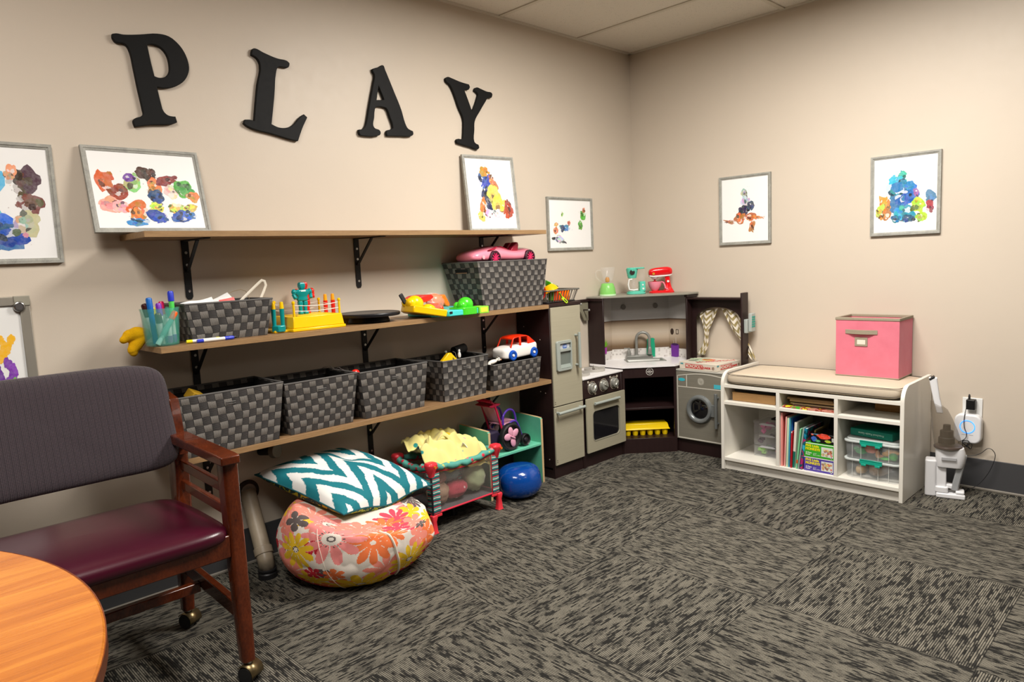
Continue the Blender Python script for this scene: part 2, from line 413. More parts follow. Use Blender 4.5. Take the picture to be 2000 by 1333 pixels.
LET_A = [(-1.91, 2.008), (-1.899, 2.013), (-1.877, 2.021), (-1.858, 2.032), (-1.85, 2.03), (-1.845, 2.017), (-1.831, 1.987), (-1.803, 1.926), (-1.77, 1.853), (-1.752, 1.794), (-1.74, 1.773), (-1.726, 1.766), (-1.711, 1.762), (-1.709, 1.75), (-1.717, 1.741), (-1.784, 1.733), (-1.855, 1.728), (-1.858, 1.743), (-1.853, 1.752), (-1.836, 1.757), (-1.821, 1.765), (-1.822, 1.78), (-1.834, 1.812), (-1.85, 1.847), (-1.858, 1.85), (-1.905, 1.846), (-1.911, 1.837), (-1.918, 1.8), (-1.925, 1.767), (-1.918, 1.756), (-1.898, 1.751), (-1.89, 1.745), (-1.889, 1.735), (-1.898, 1.726), (-1.995, 1.718), (-2.001, 1.73), (-1.999, 1.742), (-1.981, 1.746), (-1.967, 1.759), (-1.959, 1.776), (-1.943, 1.833), (-1.927, 1.89), (-1.91, 1.948), (-1.902, 1.985), (-1.91, 1.999)]
HOLE_A = [(-1.884, 1.94), (-1.859, 1.883), (-1.899, 1.878)]
LET_Y = [(-1.489, 2.034), (-1.482, 2.036), (-1.461, 2.033), (-1.403, 2.023), (-1.352, 2.019), (-1.346, 2.007), (-1.356, 1.993), (-1.376, 1.992), (-1.382, 1.984), (-1.364, 1.946), (-1.339, 1.889), (-1.315, 1.93), (-1.294, 1.977), (-1.301, 1.986), (-1.317, 1.993), (-1.312, 2.006), (-1.299, 2.012), (-1.279, 2.009), (-1.233, 2.0), (-1.201, 1.998), (-1.196, 1.99), (-1.204, 1.974), (-1.229, 1.969), (-1.246, 1.95), (-1.286, 1.9), (-1.326, 1.844), (-1.331, 1.803), (-1.335, 1.747), (-1.325, 1.738), (-1.308, 1.732), (-1.304, 1.719), (-1.314, 1.71), (-1.36, 1.717), (-1.419, 1.725), (-1.448, 1.73), (-1.452, 1.742), (-1.444, 1.75), (-1.422, 1.751), (-1.407, 1.755), (-1.401, 1.8), (-1.4, 1.851), (-1.426, 1.903), (-1.453, 1.968), (-1.473, 1.999), (-1.497, 2.015), (-1.498, 2.026)]
LETM = mat('black_painted_wood', (.006, .006, .006), .6, spec=.2)
def letter(nm, poly, hole, label):
    cu = bpy.data.curves.new(nm, 'CURVE'); cu.dimensions = '2D'; cu.fill_mode = 'BOTH'
    for pts in [poly] + ([hole] if hole else []):
        sp = cu.splines.new('BEZIER'); sp.bezier_points.add(len(pts)-1); sp.use_cyclic_u = True
        k = len(pts)
        for i, (a, b) in enumerate(pts):
            bp = sp.bezier_points[i]; P = Vector((a, b, 0)); A = Vector((*pts[i-1], 0)); B = Vector((*pts[(i+1) % k], 0))
            bp.co = P; d1, d2 = P-A, B-P
            bp.handle_left_type = bp.handle_right_type = 'FREE'
            ang = d1.angle(d2) if d1.length*d2.length else 0
            if ang > 1.0 and len(pts) > 4 or len(pts) < 4: t = Vector((0, 0, 0))
            else: t = (d1.normalized()+d2.normalized()).normalized()
            bp.handle_left = P - t*d1.length/3; bp.handle_right = P + t*d2.length/3
    cu.extrude = .006; cu.bevel_depth = .0022; cu.bevel_resolution = 2; cu.resolution_u = 4; cu.offset = -.0022
    t = bpy.data.objects.new(nm, cu); COL.objects.link(t)
    me = bpy.data.meshes.new_from_object(t.evaluated_get(bpy.context.evaluated_depsgraph_get()))
    bpy.data.objects.remove(t); bpy.data.curves.remove(cu)
    bz = min(p[1] for p in poly); bx = (min(p[0] for p in poly)+max(p[0] for p in poly))/2
    me.transform(Matrix.Translation((-bx, -.0085, -bz)) @ Matrix(((1, 0, 0, 0), (0, 0, 1, 0), (0, 1, 0, 0), (0, 0, 0, 1))) @ Matrix.Diagonal((1, 1, -1, 1)))
    me.materials.clear(); me.materials.append(LETM)
    o = bpy.data.objects.new(nm, me); COL.objects.link(o); o.location = (bx, 0, bz)
    tag(o, label, 'letter', 'letters spelling PLAY on the wall')
letter('wall_letter', LET_P, HOLE_P, 'black wooden serif letter P on the wall above the landscape picture')
letter('wall_letter', LET_L, None, 'black wooden serif letter L tilted clockwise on the wall')
letter('wall_letter', LET_A, HOLE_A, 'black wooden serif letter A with triangular hole on the wall')
letter('wall_letter', LET_Y, None, 'black wooden serif letter Y above the portrait picture on the shelf')

# ------------------------------------------------------------------ pictures
FRAMEM = wood('grey_washed_wood', srgb(172, 171, 162), srgb(128, 128, 122), (6, 6, 6), .55, 5., bump=.15)
MATTE = mat('print_paper', (.86, .86, .85), .35, spec=.5)
INK = attrmat('watercolour_ink', .45, wc=.12)
def splat(q, cx, cy, rx, ry, col, rnd, ang=0, M=None, zoff=0):
    n = 22; ph = rnd.random()*9; pts = []
    for i in range(n):
        t = 2*PI*i/n; k = 1 + .28*fbm(math.cos(t)*1.3+ph, math.sin(t)*1.3, ph, 3) * 2 + rnd.uniform(-.05, .05)
        x, y = rx*k*math.cos(t), ry*k*math.sin(t); ca, sa = math.cos(ang), math.sin(ang)
        pts.append((cx + x*ca - y*sa, cy + x*sa + y*ca))
    q.c = tuple(col); z = .0004 + zoff
    vs = [M @ Vector((cx, cy, z))] + [M @ Vector((a, b, z)) for a, b in pts]
    q._add(vs, [(0, 1+i, 1+(i+1) % n) for i in range(n)])
def picture(label, O, X, U, w, h, blobs, seed, group, fw=.016, zt=.014):
    """O bottom-left-back corner, X right, U up; blobs: (cx, cy, rx, ry, hex) in fractions of the print"""
    M = frameM(O, X, U); rnd = random.Random(seed)
    t = thing('framed_picture', label, 'picture', tuple(O), group=group)
    q = MB(); cx, cy = w/2, h/2
    o_ = [(0, 0), (w, 0), (w, h), (0, h)]; i_ = [(fw, fw), (w-fw, fw), (w-fw, h-fw), (fw, h-fw)]
    m_ = [(fw*.55, fw*.55), (w-fw*.55, fw*.55), (w-fw*.55, h-fw*.55), (fw*.55, h-fw*.55)]
    vs = []
    for poly, z in ((o_, 0), (o_, zt), (m_, zt), (m_, zt-.002), (i_, zt-.004), (i_, 0)): vs += [M @ Vector((a, b, z)) for a, b in poly]
    fs = [(r*4+i, r*4+(i+1) % 4, (r+1)*4+(i+1) % 4, (r+1)*4+i) for r in range(5) for i in range(4)] + [(i, 20+i, 20+(i+1) % 4, (i+1) % 4) for i in range(4)]
    q._add(vs, fs); q.build('frame', FRAMEM, t, smooth=0)
    q = MB(); q.prism([(fw-.002, fw-.002), (w-fw+.002, fw-.002), (w-fw+.002, h-fw+.002), (fw-.002, h-fw+.002)], .001, .008, M); pr = q.build('print', MATTE, t, smooth=0)
    q = MB(); W, Hh = w-2*fw, h-2*fw; M2 = M @ Matrix.Translation((fw, fw, .008)); zo = 0
    def jit(c, s=.3): return tuple(min(1, max(0, v*(1+rnd.uniform(-s, s)))) for v in c)
    for cx, cy, rx, ry, c in blobs:
        c = srgb(c)
        for k in range(24):
            t_ = rnd.uniform(0, 2*PI); r_ = rnd.uniform(0, .85)
            x = cx + math.cos(t_)*rx*r_; y = cy + math.sin(t_)*ry*r_; s = rnd.uniform(.14, .42) if k else .95
            x = min(.94, max(.06, x)); y = min(.93, max(.05, y)); zo += 4e-7
            splat(q, x*W, y*Hh, rx*W*s, ry*Hh*s, tuple(v*(.25 if k % 6 == 5 else 1) for v in jit(c, .4)) if k % 7 != 3 else tuple(.45*v+.5 for v in jit(c)), rnd, rnd.uniform(-.8, .8), M2, zo)
    for k in range(26):
        b = rnd.choice(blobs); x = b[0]+rnd.uniform(-1.6, 1.6)*b[2]; y = b[1]+rnd.uniform(-1.6, 1.6)*b[3]
        if .05 < x < .95 and .05 < y < .95: splat(q, x*W, y*Hh, .006*W, .006*W, tuple(.5+.5*v for v in srgb(b[4])), rnd, 0, M2, 0)
    q.build('watercolour_blots', INK, pr, label='loose watercolour blots on the white paper', smooth=0)
    return t
HUNG = 'grey framed prints hung on the walls'; LEAN = 'grey framed prints leaning on the top shelf'
picture('large grey framed blue and brown watercolour print cut by the left photo edge', (-3.46, -.001, 1.21), (1, 0, 0), (0, 0, 1), .303, .375,
    [(.3, .5, .22, .22, '5fb0d8'), (.35, .3, .3, .16, '2a6cc0'), (.45, .2, .25, .1, '1c4a9a'), (.3, .75, .14, .12, 'dcc08a'), (.7, .68, .12, .12, '5a4038'), (.78, .5, .15, .1, '6e4a3c'), (.7, .3, .14, .12, 'b8a8a4'), (.62, .75, .06, .06, 'd89a80')], 3, HUNG)
picture('wide grey framed multicoloured print leaning over the left end of the shelf', (-3.077, -.078, 1.299), (1, 0, 0), (0, .075, .29), .376, .300,
    [(.14, .6, .08, .14, 'b8602c'), (.22, .5, .1, .09, '8e3c20'), (.36, .63, .08, .11, '9ab86c'), (.36, .66, .05, .06, '6a3c98'), (.53, .72, .07, .09, '4a2c22'), (.55, .55, .07, .12, 'd08a48'), (.58, .4, .08, .1, '2c4c8c'),
     (.72, .66, .1, .07, '8e2c24'), (.74, .5, .08, .09, 'd8c8b0'), (.84, .52, .1, .13, '4e9a48'), (.92, .42, .06, .07, 'c88440'), (.13, .3, .1, .1, 'e89088'), (.24, .28, .09, .08, 'e8a4a0'), (.36, .22, .09, .13, 'd8782c'), (.36, .09, .1, .05, '2c78b8'),
     (.55, .27, .09, .06, 'c8cc50'), (.56, .14, .1, .08, '2450a4'), (.74, .27, .09, .06, 'c8cc50'), (.75, .14, .1, .08, '2450a4'), (.87, .28, .07, .05, 'd0c850'), (.87, .18, .06, .06, '2c70b4')], 11, LEAN)
picture('tall grey framed print with blue and yellow paint leaning on the shelf', (-1.432, -.05, 1.2985), (.305, -.04, 0), (.012, .04, .37), .312, .38,
    [(.36, .68, .1, .16, '2450a0'), (.42, .82, .09, .07, 'c8842c'), (.38, .5, .1, .12, '1e2c60'), (.42, .4, .07, .1, '20284c'), (.54, .68, .07, .1, 'd87c48'), (.57, .46, .12, .14, 'ecc050'), (.66, .32, .16, .12, 'f0c858'), (.84, .28, .09, .13, '9c3c1c'),
     (.3, .3, .06, .12, 'c87830'), (.24, .2, .07, .07, 'e0b850'), (.42, .2, .06, .06, 'd8c8d0'), (.58, .22, .09, .06, 'e8d8dc')], 23, LEAN)
picture('small grey framed pale print with green and blue marks hung past the shelf end', (-.815, -.001, 1.195), (1, 0, 0), (0, 0, 1), .392, .299,
    [(.8, .68, .07, .1, '58a838'), (.74, .48, .05, .1, '58a838'), (.84, .8, .04, .05, 'c87850'), (.4, .42, .1, .06, '3c80b8'), (.3, .38, .05, .06, '243c70'), (.46, .52, .04, .05, 'c07048'), (.14, .36, .06, .07, 'd87858'), (.16, .5, .04, .04, 'e0a060'), (.22, .18, .12, .07, 'c4cce0'), (.1, .2, .04, .03, '303038'), (.3, .12, .06, .015, '303038'), (.3, .7, .02, .05, '98b850')], 31, HUNG)
picture('grey framed print with orange brown and grey paint on the right wall', (-.001, -.608, 1.184), (0, -1, 0), (0, 0, 1), .306, .382,
    [(.5, .75, .07, .07, 'a8a4a8'), (.52, .62, .1, .1, 'b8c0d0'), (.5, .5, .1, .08, '2c2c44'), (.62, .55, .08, .08, '3c4864'), (.4, .38, .12, .09, 'c8682c'), (.62, .36, .14, .05, 'd07838'), (.2, .33, .14, .02, 'b87850'), (.84, .36, .1, .02, 'c88c60'), (.66, .24, .05, .1, 'c07038')], 41, HUNG)
picture('grey framed print with a large turquoise blot on the right wall above the bench', (-.001, -1.423, 1.19), (0, -1, 0), (0, 0, 1), .305, .381,
    [(.42, .72, .13, .1, '30a8b8'), (.45, .55, .24, .15, '1c80b0'), (.52, .42, .17, .13, '1860a0'), (.46, .28, .15, .12, '28a0b8'), (.36, .18, .09, .05, '1c6ca0'), (.58, .16, .09, .05, '184c78'), (.18, .38, .08, .12, 'e09438'), (.16, .24, .09, .08, 'c87c30'), (.08, .28, .06, .08, 'b8b840'),
     (.72, .34, .11, .1, 'b4cc38'), (.74, .18, .08, .07, 'a0b830'), (.9, .42, .08, .08, '4878a8'), (.9, .3, .06, .06, '983848'), (.68, .5, .04, .05, '985898')], 53, HUNG)

# ------------------------------------------------------------------ whiteboard
ALU = mat('brushed_aluminium', srgb(168, 162, 150), .4, .55)
t = thing('whiteboard', 'whiteboard with grey metal frame behind the armchair', 'whiteboard', (-3.6, -.001, .5))
wx0, wx1, wz0, wz1 = -4.2, -3.266, .50, 1.108
q = MB(); q.box(wx0+.01, wx1-.01, -.010, -.001, wz0+.01, wz1-.01); q.build('writing_surface', mat('whiteboard_enamel', (.83, .84, .84), .2), t)
q = MB(); fw = .028
q.box(wx0, wx1, -.018, -.001, wz1-fw, wz1); q.box(wx0, wx1, -.018, -.001, wz0, wz0+fw); q.box(wx0, wx0+fw, -.018, -.001, wz0+fw, wz1-fw); q.box(wx1-fw, wx1, -.018, -.001, wz0+fw, wz1-fw)
q.build('frame', ALU, t, bevel=.002)
q = MB(); q.box(wx1-.042, wx1+.001, -.021, -.001, wz1-.03, wz1+.001); q.build('corner_cap', mat('corner_cap_plastic', srgb(150, 146, 132), .5), t, bevel=.002, label='grey plastic corner cap')
t2 = thing('painting', 'child painting of yellow and purple flowers held on the whiteboard', 'painting', (-3.5, -.0120, .6))
q = MB(); q.box(-3.75, -3.297, -.0113, -.0103, .53, 1.078); q.build('paper', PAPER, t2)
q = MB(); M = LW(0, 0, -.0114); rnd = random.Random(5)
for pts, c, r in (([(-3.36, .985), (-3.345, .96), (-3.352, .93), (-3.36, .91)], 'f4b81c', .010), ([(-3.325, .978), (-3.335, .955), (-3.348, .93), (-3.355, .915)], 'f4b81c', .010), ([(-3.395, .98), (-3.38, .94), (-3.365, .91)], 'f4b81c', .012),
                  ([(-3.345, .905), (-3.33, .88), (-3.33, .86), (-3.345, .84)], '7a30a8', .011), ([(-3.335, .895), (-3.325, .875), (-3.332, .85), (-3.35, .83)], '8a3cb8', .009), ([(-3.375, .9), (-3.37, .87), (-3.36, .84)], '6a2898', .013), ([(-3.33, .842), (-3.325, .83), (-3.34, .80)], '78c838', .009), ([(-3.35, .83), (-3.36, .77), (-3.37, .70)], '58b030', .007)):
    for i in range(len(pts)-1):
        for k in range(4):
            f = k/4; x = pts[i][0]*(1-f)+pts[i+1][0]*f; z = pts[i][1]*(1-f)+pts[i+1][1]*f
            splat(q, x, z, r*rnd.uniform(.7, 1.1), r*1.3, srgb(c), rnd, rnd.uniform(-.4, .4), M, rnd.random()*2e-4)
q.build('painted_flowers', INK, t2, label='yellow and purple painted petals', smooth=0)
t = thing('magnet', 'round silver magnet at the top right corner of the whiteboard', 'magnet', (-3.296, -.021, 1.062))
Mm = frameM((-3.296, -.0115, 1.076), (1, 0, 0), (0, 0, 1))
q = MB(); q.lathe([(.0001, 0), (.0165, 0), (.0165, .01), (.0145, .0145), (.012, .0155), (.0105, .0135), (.0001, .0135)], Mm.translation, 28, M=Mm.to_3x3(), cap=False); q.build('body', mat('magnet_chrome', srgb(150, 148, 145), .25, .9), t)
q = MB(); q.lathe([(.0001, .0137), (.0104, .0137), (.010, .0141), (.0001, .0141)], Mm.translation, 24, M=Mm.to_3x3(), cap=False); q.build('cap', mat('magnet_grey', srgb(88, 84, 84), .4, .2), t, label='dark grey round cap')

# ------------------------------------------------------------------ wall shelves
SHELFW = wood('shelf_oak_laminate', srgb(158, 124, 88), srgb(112, 84, 56), (3, 40, 60), .45, 3., bump=.03)
SHELFE = wood('shelf_oak_edge', srgb(166, 134, 94), srgb(126, 96, 64), (3, 40, 60), .45, 3., bump=.03)
BRK = mat('black_bracket_steel', (.008, .008, .009), .5, spec=.4)
def bracket(parent, x, zt, h=.215, d=.21, w=.026, right=1):
    q = MB(); 
    M = Matrix.Identity(4)
    pl = [(x-w/2, zt-h+.01), (x-w*.3, zt-h), (x+w*.3, zt-h), (x+w/2, zt-h+.01), (x+w/2, zt), (x-w/2, zt)]
    q.prism([(a, b) for a, b in pl], -.004, -.0005, ax='y')
    q.box(x-w/2, x+w/2, -d, -.0005, zt-.004, zt)
    q.bar((x, -.004, zt-.115), (x, -.125, zt-.004), .012, .006, up=(0, 1, 1))
    b = q.build('bracket', BRK, parent, bevel=.0006, seg=1)
    for dz in (.045, .09, .185):
        q = MB(); Ms = frameM((x+.001, -.004, zt-dz), (1, 0, 0), (0, 0, 1))
        q.lathe([(.0001, .0006), (.0022, .0004), (.0028, .0014), (.0048, .0014), (.0052, 0)], Ms.translation, 14, M=Ms.to_3x3(), cap=False); q.build('screw', SCREW, b)
def shelf(label, z0, x0, x1, bx, drop=(0, 0)):
    t = thing('wall_shelf', label, 'shelf', ((x0+x1)/2, -.01, z0-.2), group='oak laminate shelves on black brackets')
    q = MB(); q.box(x0, x1, -.25, -.0008, z0, z0+.02); bd = q.build('board', SHELFW, t, bevel=.0006, seg=1)
    q = MB(); q.box(x0+.0005, x1-.0005, -.2506, -.2498, z0+.0006, z0+.0194); q.build('front_edge', SHELFE, bd)
    q = MB(); q.box(x0-.0008, x0+.0002, -.2495, -.001, z0+.0006, z0+.0194); q.build('end_edge', SHELFE, bd)
    for x in bx: bracket(t, x, z0)
shelf('topmost oak laminate wall shelf holding only two leaning pictures', 1.277, -2.98, -1.09, (-2.768, -2.045, -1.308))
shelf('middle oak laminate wall shelf holding toys and two bins', .899, -2.965, -1.092, (-2.77, -2.036, -1.325))
shelf('lowest oak laminate wall shelf carrying a row of woven bins', .513, -2.965, -1.095, (-2.765, -2.04, -1.315))
# ------------------------------------------------------------------ woven bins
def f_weave(n, b):
    uv = n.coord('UV'); x, y, _ = n.sep(uv)
    w = n.noise(n.comb(n.m('MULTIPLY', x, .25), n.m('MULTIPLY', y, .25)), 1., 2)
    x = n.m('ADD', x, n.m('MULTIPLY', n.m('SUBTRACT', n.noise(uv, .8, 2), .5), .25)); y = n.m('ADD', y, n.m('MULTIPLY', n.m('SUBTRACT', n.noise(n.mapp(uv, loc=(5, 3, 0)), .8, 2), .5), .25))
    fx, fy = n.m('FLOOR', x), n.m('FLOOR', y)
    ch = n.m('FLOORED_MODULO', n.m('ADD', fx, fy), 2.)      # 1: vertical strap on top
    rx, ry = n.m('SUBTRACT', x, fx), n.m('SUBTRACT', y, fy)
    ridge = n.mixf(ch, n.m('PINGPONG', n.m('MULTIPLY', ry, 7.), .5), n.m('PINGPONG', n.m('MULTIPLY', rx, 7.), .5)); ridge = n.m('MULTIPLY', ridge, 2.)
    across = n.mixf(ch, ry, rx); along = n.mixf(ch, rx, ry)
    edge = n.m('MINIMUM', n.m('PINGPONG', rx, .5), n.m('PINGPONG', ry, .5)); ed = n.ramp(edge, [(.0, 0), (.06, 1)])
    hump = n.m('SINE', n.m('MULTIPLY', along, PI))
    dark = n.mix(ridge, srgb(38, 37, 37), srgb(62, 60, 59)); light = n.mix(ridge, srgb(84, 80, 76), srgb(148, 143, 136))
    c = n.mix(ch, dark, light); c = n.mix(n.m('MULTIPLY', n.noise(uv, 9., 2), .5), c, srgb(70, 66, 64)); c = n.mix(ed, srgb(14, 13, 13), c)
    n.put(b.inputs['Base Color'], c)
    n.put(b.inputs['Normal'], n.bump(n.m('ADD', n.m('MULTIPLY', hump, 1.), n.m('MULTIPLY', ridge, .25)), .7, .003))
WEAVE = mat('woven_strap', (.1, .1, .1), .62, fn=f_weave, spec=.4)
RIMM = mat('bin_rim_strap', srgb(92, 90, 88), .6)
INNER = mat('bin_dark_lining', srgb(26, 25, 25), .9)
def quad(B): return [(B[0], B[2]), (B[1], B[2]), (B[1], B[3]), (B[0], B[3])] if not isinstance(B[0], tuple) else list(B)
def woven_bin(label, B, T, z0, z1, slots=(0,), pitch=.026):
    B, T = quad(B), quad(T)
    t = thing('woven_bin', label, 'bin', ((B[0][0]+B[1][0])/2, (B[0][1]+B[2][1])/2, z0), group='dark grey woven strap bins')
    q = MB(); q.wovenbox(B, T, z0+.0005, z1-.003, pitch=pitch); q.build('body', WEAVE, t, smooth=0)
    q = MB(); d = .005; cx = sum(p[0] for p in T)/4; cy = sum(p[1] for p in T)/4
    ins = [(p[0]-math.copysign(d, p[0]-cx), p[1]-math.copysign(d, p[1]-cy)) for p in T]
    q.ring([(p[0]+math.copysign(.0012, p[0]-cx), p[1]+math.copysign(.0012, p[1]-cy)) for p in T], ins, z1-.006, z1); q.build('rim', RIMM, t, bevel=.0015)
    cb = Vector((cx, cy))
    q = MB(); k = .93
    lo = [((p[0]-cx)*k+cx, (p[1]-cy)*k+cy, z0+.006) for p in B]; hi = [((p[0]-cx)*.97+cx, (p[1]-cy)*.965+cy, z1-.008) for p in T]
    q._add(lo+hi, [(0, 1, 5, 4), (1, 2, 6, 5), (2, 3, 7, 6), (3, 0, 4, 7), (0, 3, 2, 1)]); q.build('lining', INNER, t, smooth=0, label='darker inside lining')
    for s in slots:      # hand hole: folded strap edge with dark opening
        i, j = (0, 1) if s == 0 else (3, 0)
        a, b = Vector((*T[i], z1)), Vector((*T[j], z1)); c0, c1 = Vector((*B[i], z0)), Vector((*B[j], z0))
        f = .045/(z1-z0); mid = (a+b)/2*(1-f) + (c0+c1)/2*f; X = (b-a).normalized(); U = ((a+b)/2-(c0+c1)/2).normalized(); M = frameM(mid, X, U)
        q = MB()
        if s == 0:
            q.bar(M @ Vector((-.017, .003, .001)), M @ Vector((.017, .003, .001)), .003, .004, up=U); q.bar(M @ Vector((-.017, -.004, .001)), M @ Vector((.017, -.004, .001)), .003, .003, up=U)
            q.build('handle_fold', RIMM, t, bevel=.001, label='lighter folded strap of the hand hole')
        else:
            q.prism(rrect(.075, .022, .002, 2), -.003, .0012, M); h = q.build('hand_hole', mat('hand_hole_dark', (.004, .004, .004), .9), t, label='black hand hole')
            q = MB(); q.bar(M @ Vector((-.033, -.007, .002)), M @ Vector((.033, -.007, .002)), .003, .004, up=U); q.build('hole_edge', mat('tan_binding', srgb(150, 110, 84), .6), h, bevel=.001, label='tan strap edge in the hole')
    return t
woven_bin('small woven bin of papers on the middle shelf by the marker cup', (-2.84, -2.575, -.2, -.03), (-2.866, -2.551, -.215, -.012), .919, 1.055, slots=())
woven_bin('tall woven bin with hand hole holding a pink toy car', [(-1.505, -.215), (-1.10, -.215), (-1.08, -.02), (-1.50, -.02)], [(-1.54, -.222), (-1.062, -.222), (-1.05, -.01), (-1.58, -.01)], .919, 1.154, slots=(1,))
woven_bin('leftmost woven bin on the lowest shelf with a yellow corner inside', (-2.925, -2.583, -.243, -.03), (-2.95, -2.555, -.252, -.012), .533, .746)
woven_bin('second woven bin from the left on the lowest shelf', (-2.53, -2.262, -.232, -.03), (-2.55, -2.238, -.25, -.012), .533, .735)
woven_bin('third woven bin from the left on the lowest shelf with a red toy inside', (-2.2, -1.902, -.232, -.03), (-2.225, -1.884, -.248, -.012), .533, .731)
woven_bin('fourth woven bin on the lowest shelf holding a yellow tape measure', [(-1.79, -.238), (-1.538, -.235), (-1.52, -.03), (-1.80, -.03)], [(-1.80, -.25), (-1.524, -.247), (-1.50, -.012), (-1.825, -.012)], .533, .72)
woven_bin('shallow woven bin at the right end of the lowest shelf under the toy car', (-1.488, -1.170, -.235, -.05), (-1.490, -1.160, -.245, -.04), .533, .661, slots=())

def P_(name, col, rough=.3, **k): return mat(name, srgb(*col) if isinstance(col, tuple) else srgb(col), rough, **k)
def PL(pts): return [Vector(p) for p in pts]
YEL = P_('yellow_plastic', 'f4c40c', .25); TEAL = P_('teal_plastic', '0c8c8c', .22); REDP = P_('red_plastic', 'd8281c', .25); ORG = P_('orange_plastic', 'f06c10', .28)
BLUEP = P_('blue_plastic', '1450b4', .28); GRNP = P_('green_plastic', '44c828', .28); CYANP = P_('cyan_plastic', '48d0cc', .3); PINKP = P_('pink_plastic', 'f08ca0', .2, coat=.6)

# ------------------------------------------------------------------ things in / on the bins
t = thing('yellow_block', 'yellow foam corner inside the leftmost woven bin', 'toy', (-2.83, -.1, .69))
q = MB(); q.box(-.03, .03, -.02, .02, 0, .035, Matrix.Translation((-2.83, -.1, .705)) @ Euler((.5, .4, .5)).to_matrix().to_4x4()); q.build('body', P_('dull_yellow', 'b89018', .7), t, bevel=.004)
t = thing('red_toy', 'red rounded toy inside the third woven bin', 'toy', (-2.19, -.14, .70))
q = MB(); q.ell((-2.185, -.15, .715), .02, .014, .016); q.build('body', REDP, t)
t = thing('loose_string', 'dark loose string on the rim of the second woven bin', 'string', (-2.27, -.1, .735))
q = MB(); q.tube([(-2.29, -.05, .737), (-2.285, -.08, .75), (-2.27, -.1, .752), (-2.262, -.12, .74), (-2.255, -.14, .748), (-2.25, -.17, .738)], .0012, 6); q.tube([(-2.28, -.07, .74), (-2.262, -.09, .746), (-2.27, -.12, .739), (-2.255, -.15, .737)], .001, 6); q.build('cord', P_('grey_cord', '6a625c', .7), t)
t = thing('tape_measure_case', 'yellow wedge shaped plastic toy case with black lettering in the fourth bin', 'toy', (-1.72, -.2, .70))
M = frameM((-1.722, -.20, .712), (1, -.1, -.08), (0, .12, 1))
q = MB(); q.prism([(-.045, -.03), (.042, -.025), (.04, .0), (.006, .034), (-.008, .034), (-.052, -.01)], -.012, .012, M); bd = q.build('case', YEL, t, bevel=.003)
q = MB(); q.cyl(M @ Vector((-.014, .036, 0)), M @ Vector((-.018, .042, 0)), .005); q.build('button', P_('grey_knob', '8a9088', .4), t, label='small grey knob')
q = MB()
for k in range(4): q.box(.012+.005*k, .0155+.005*k, .001+.0-.005*k, .012-.005*k, .0122, .0128, M)
q.build('black_marks', BLACK, bd, label='row of black marks')
t = thing('white_figure', 'small white figure hanging by wire on the fourth bin rim', 'toy', (-1.665, -.2, .705))
q = MB(); q.lathe([(.0001, 0), (.006, .004), (.008, .014), (.006, .024), (.004, .028), (.0055, .034), (.0035, .040), (.0001, .041)], (-1.664, -.205, .715), 16); q.build('body', WHITE, t)
q = MB(); q.tube([(-1.675, -.2, .71), (-1.680, -.195, .742), (-1.69, -.19, .748)], .0012, 6); q.tube([(-1.655, -.2, .745), (-1.651, -.195, .755), (-1.647, -.19, .748)], .0012, 6); q.build('wire', P_('thin_wire', '807c74', .4), t)
t = thing('black_roll', 'black cylinder sticking up at the back of the fourth bin', 'roll', (-1.55, -.07, .705))
q = MB(); M = Euler((0, 1.45, .1)).to_matrix().to_4x4()
q.lathe([(.016, 0), (.022, 0), (.023, .03), (.022, .075), (.016, .075), (.016, .03)], (0, 0, 0), 26, M=M); 
for i in range(len(q.v)): q.v[i] = (q.v[i][0]-1.585, q.v[i][1]-.07, q.v[i][2]+.728)
q.build('body', P_('black_foam', '101010', .8), t)

# papers and bag strap in the small bin
t = thing('paper_sheet', 'white sheet of paper sticking out of the small bin', 'paper', (-2.72, -.12, 1.04))
M = frameM((-2.72, -.12, 1.035), (1, .1, .22), (-.1, .8, .5))
q = MB(); q.grid(lambda u, v: tuple(M @ Vector(((u-.5)*.15, (v-.5)*.1, .008*math.sin(u*5+v*2)))), 8, 6, uv=False); q.build('sheet', PAPER, t)
t = thing('paper_sheet', 'folded white paper leaning at the left inside the small bin', 'paper', (-2.78, -.1, 1.03))
M = frameM((-2.775, -.1, 1.038), (1, .15, .12), (0, .5, .9))
q = MB(); q.grid(lambda u, v: tuple(M @ Vector(((u-.5)*.12, (v-.5)*.05, .006*math.sin(u*7)))), 8, 4, uv=False); q.build('sheet', PAPER, t)
t = thing('red_card', 'red card standing between papers in the small bin', 'card', (-2.70, -.17, 1.04))
M = frameM((-2.70, -.17, 1.05), (1, .05, .13), (0, .4, 1)); q = MB(); q.box(-.028, .028, -.02, .012, -.001, .001, M); q.build('card', REDP, t)
t = thing('white_strap', 'white bag strap looping above the small bin', 'strap', (-2.58, -.1, 1.05))
pts = [(-2.63, -.1, 1.04), (-2.60, -.1, 1.065), (-2.57, -.1, 1.09), (-2.545, -.1, 1.11), (-2.533, -.1, 1.119), (-2.522, -.1, 1.115), (-2.518, -.1, 1.10), (-2.527, -.1, 1.08), (-2.543, -.1, 1.05)]
q = MB(); q.tube(pts, .005, 8, flat=.22, up=(0, 1, 0)); q.build('band', P_('cream_webbing', 'e0d8c8', .7), t)
t = thing('beige_twine', 'thin beige cord curling over the small bin', 'cord', (-2.62, -.06, 1.05))
q = MB(); q.tube([(-2.66, -.08, 1.055), (-2.655, -.07, 1.075), (-2.63, -.06, 1.083), (-2.60, -.06, 1.088), (-2.58, -.06, 1.08), (-2.57, -.06, 1.05)], .001, 6); q.build('cord', P_('beige_cord', 'a08a68', .8), t)

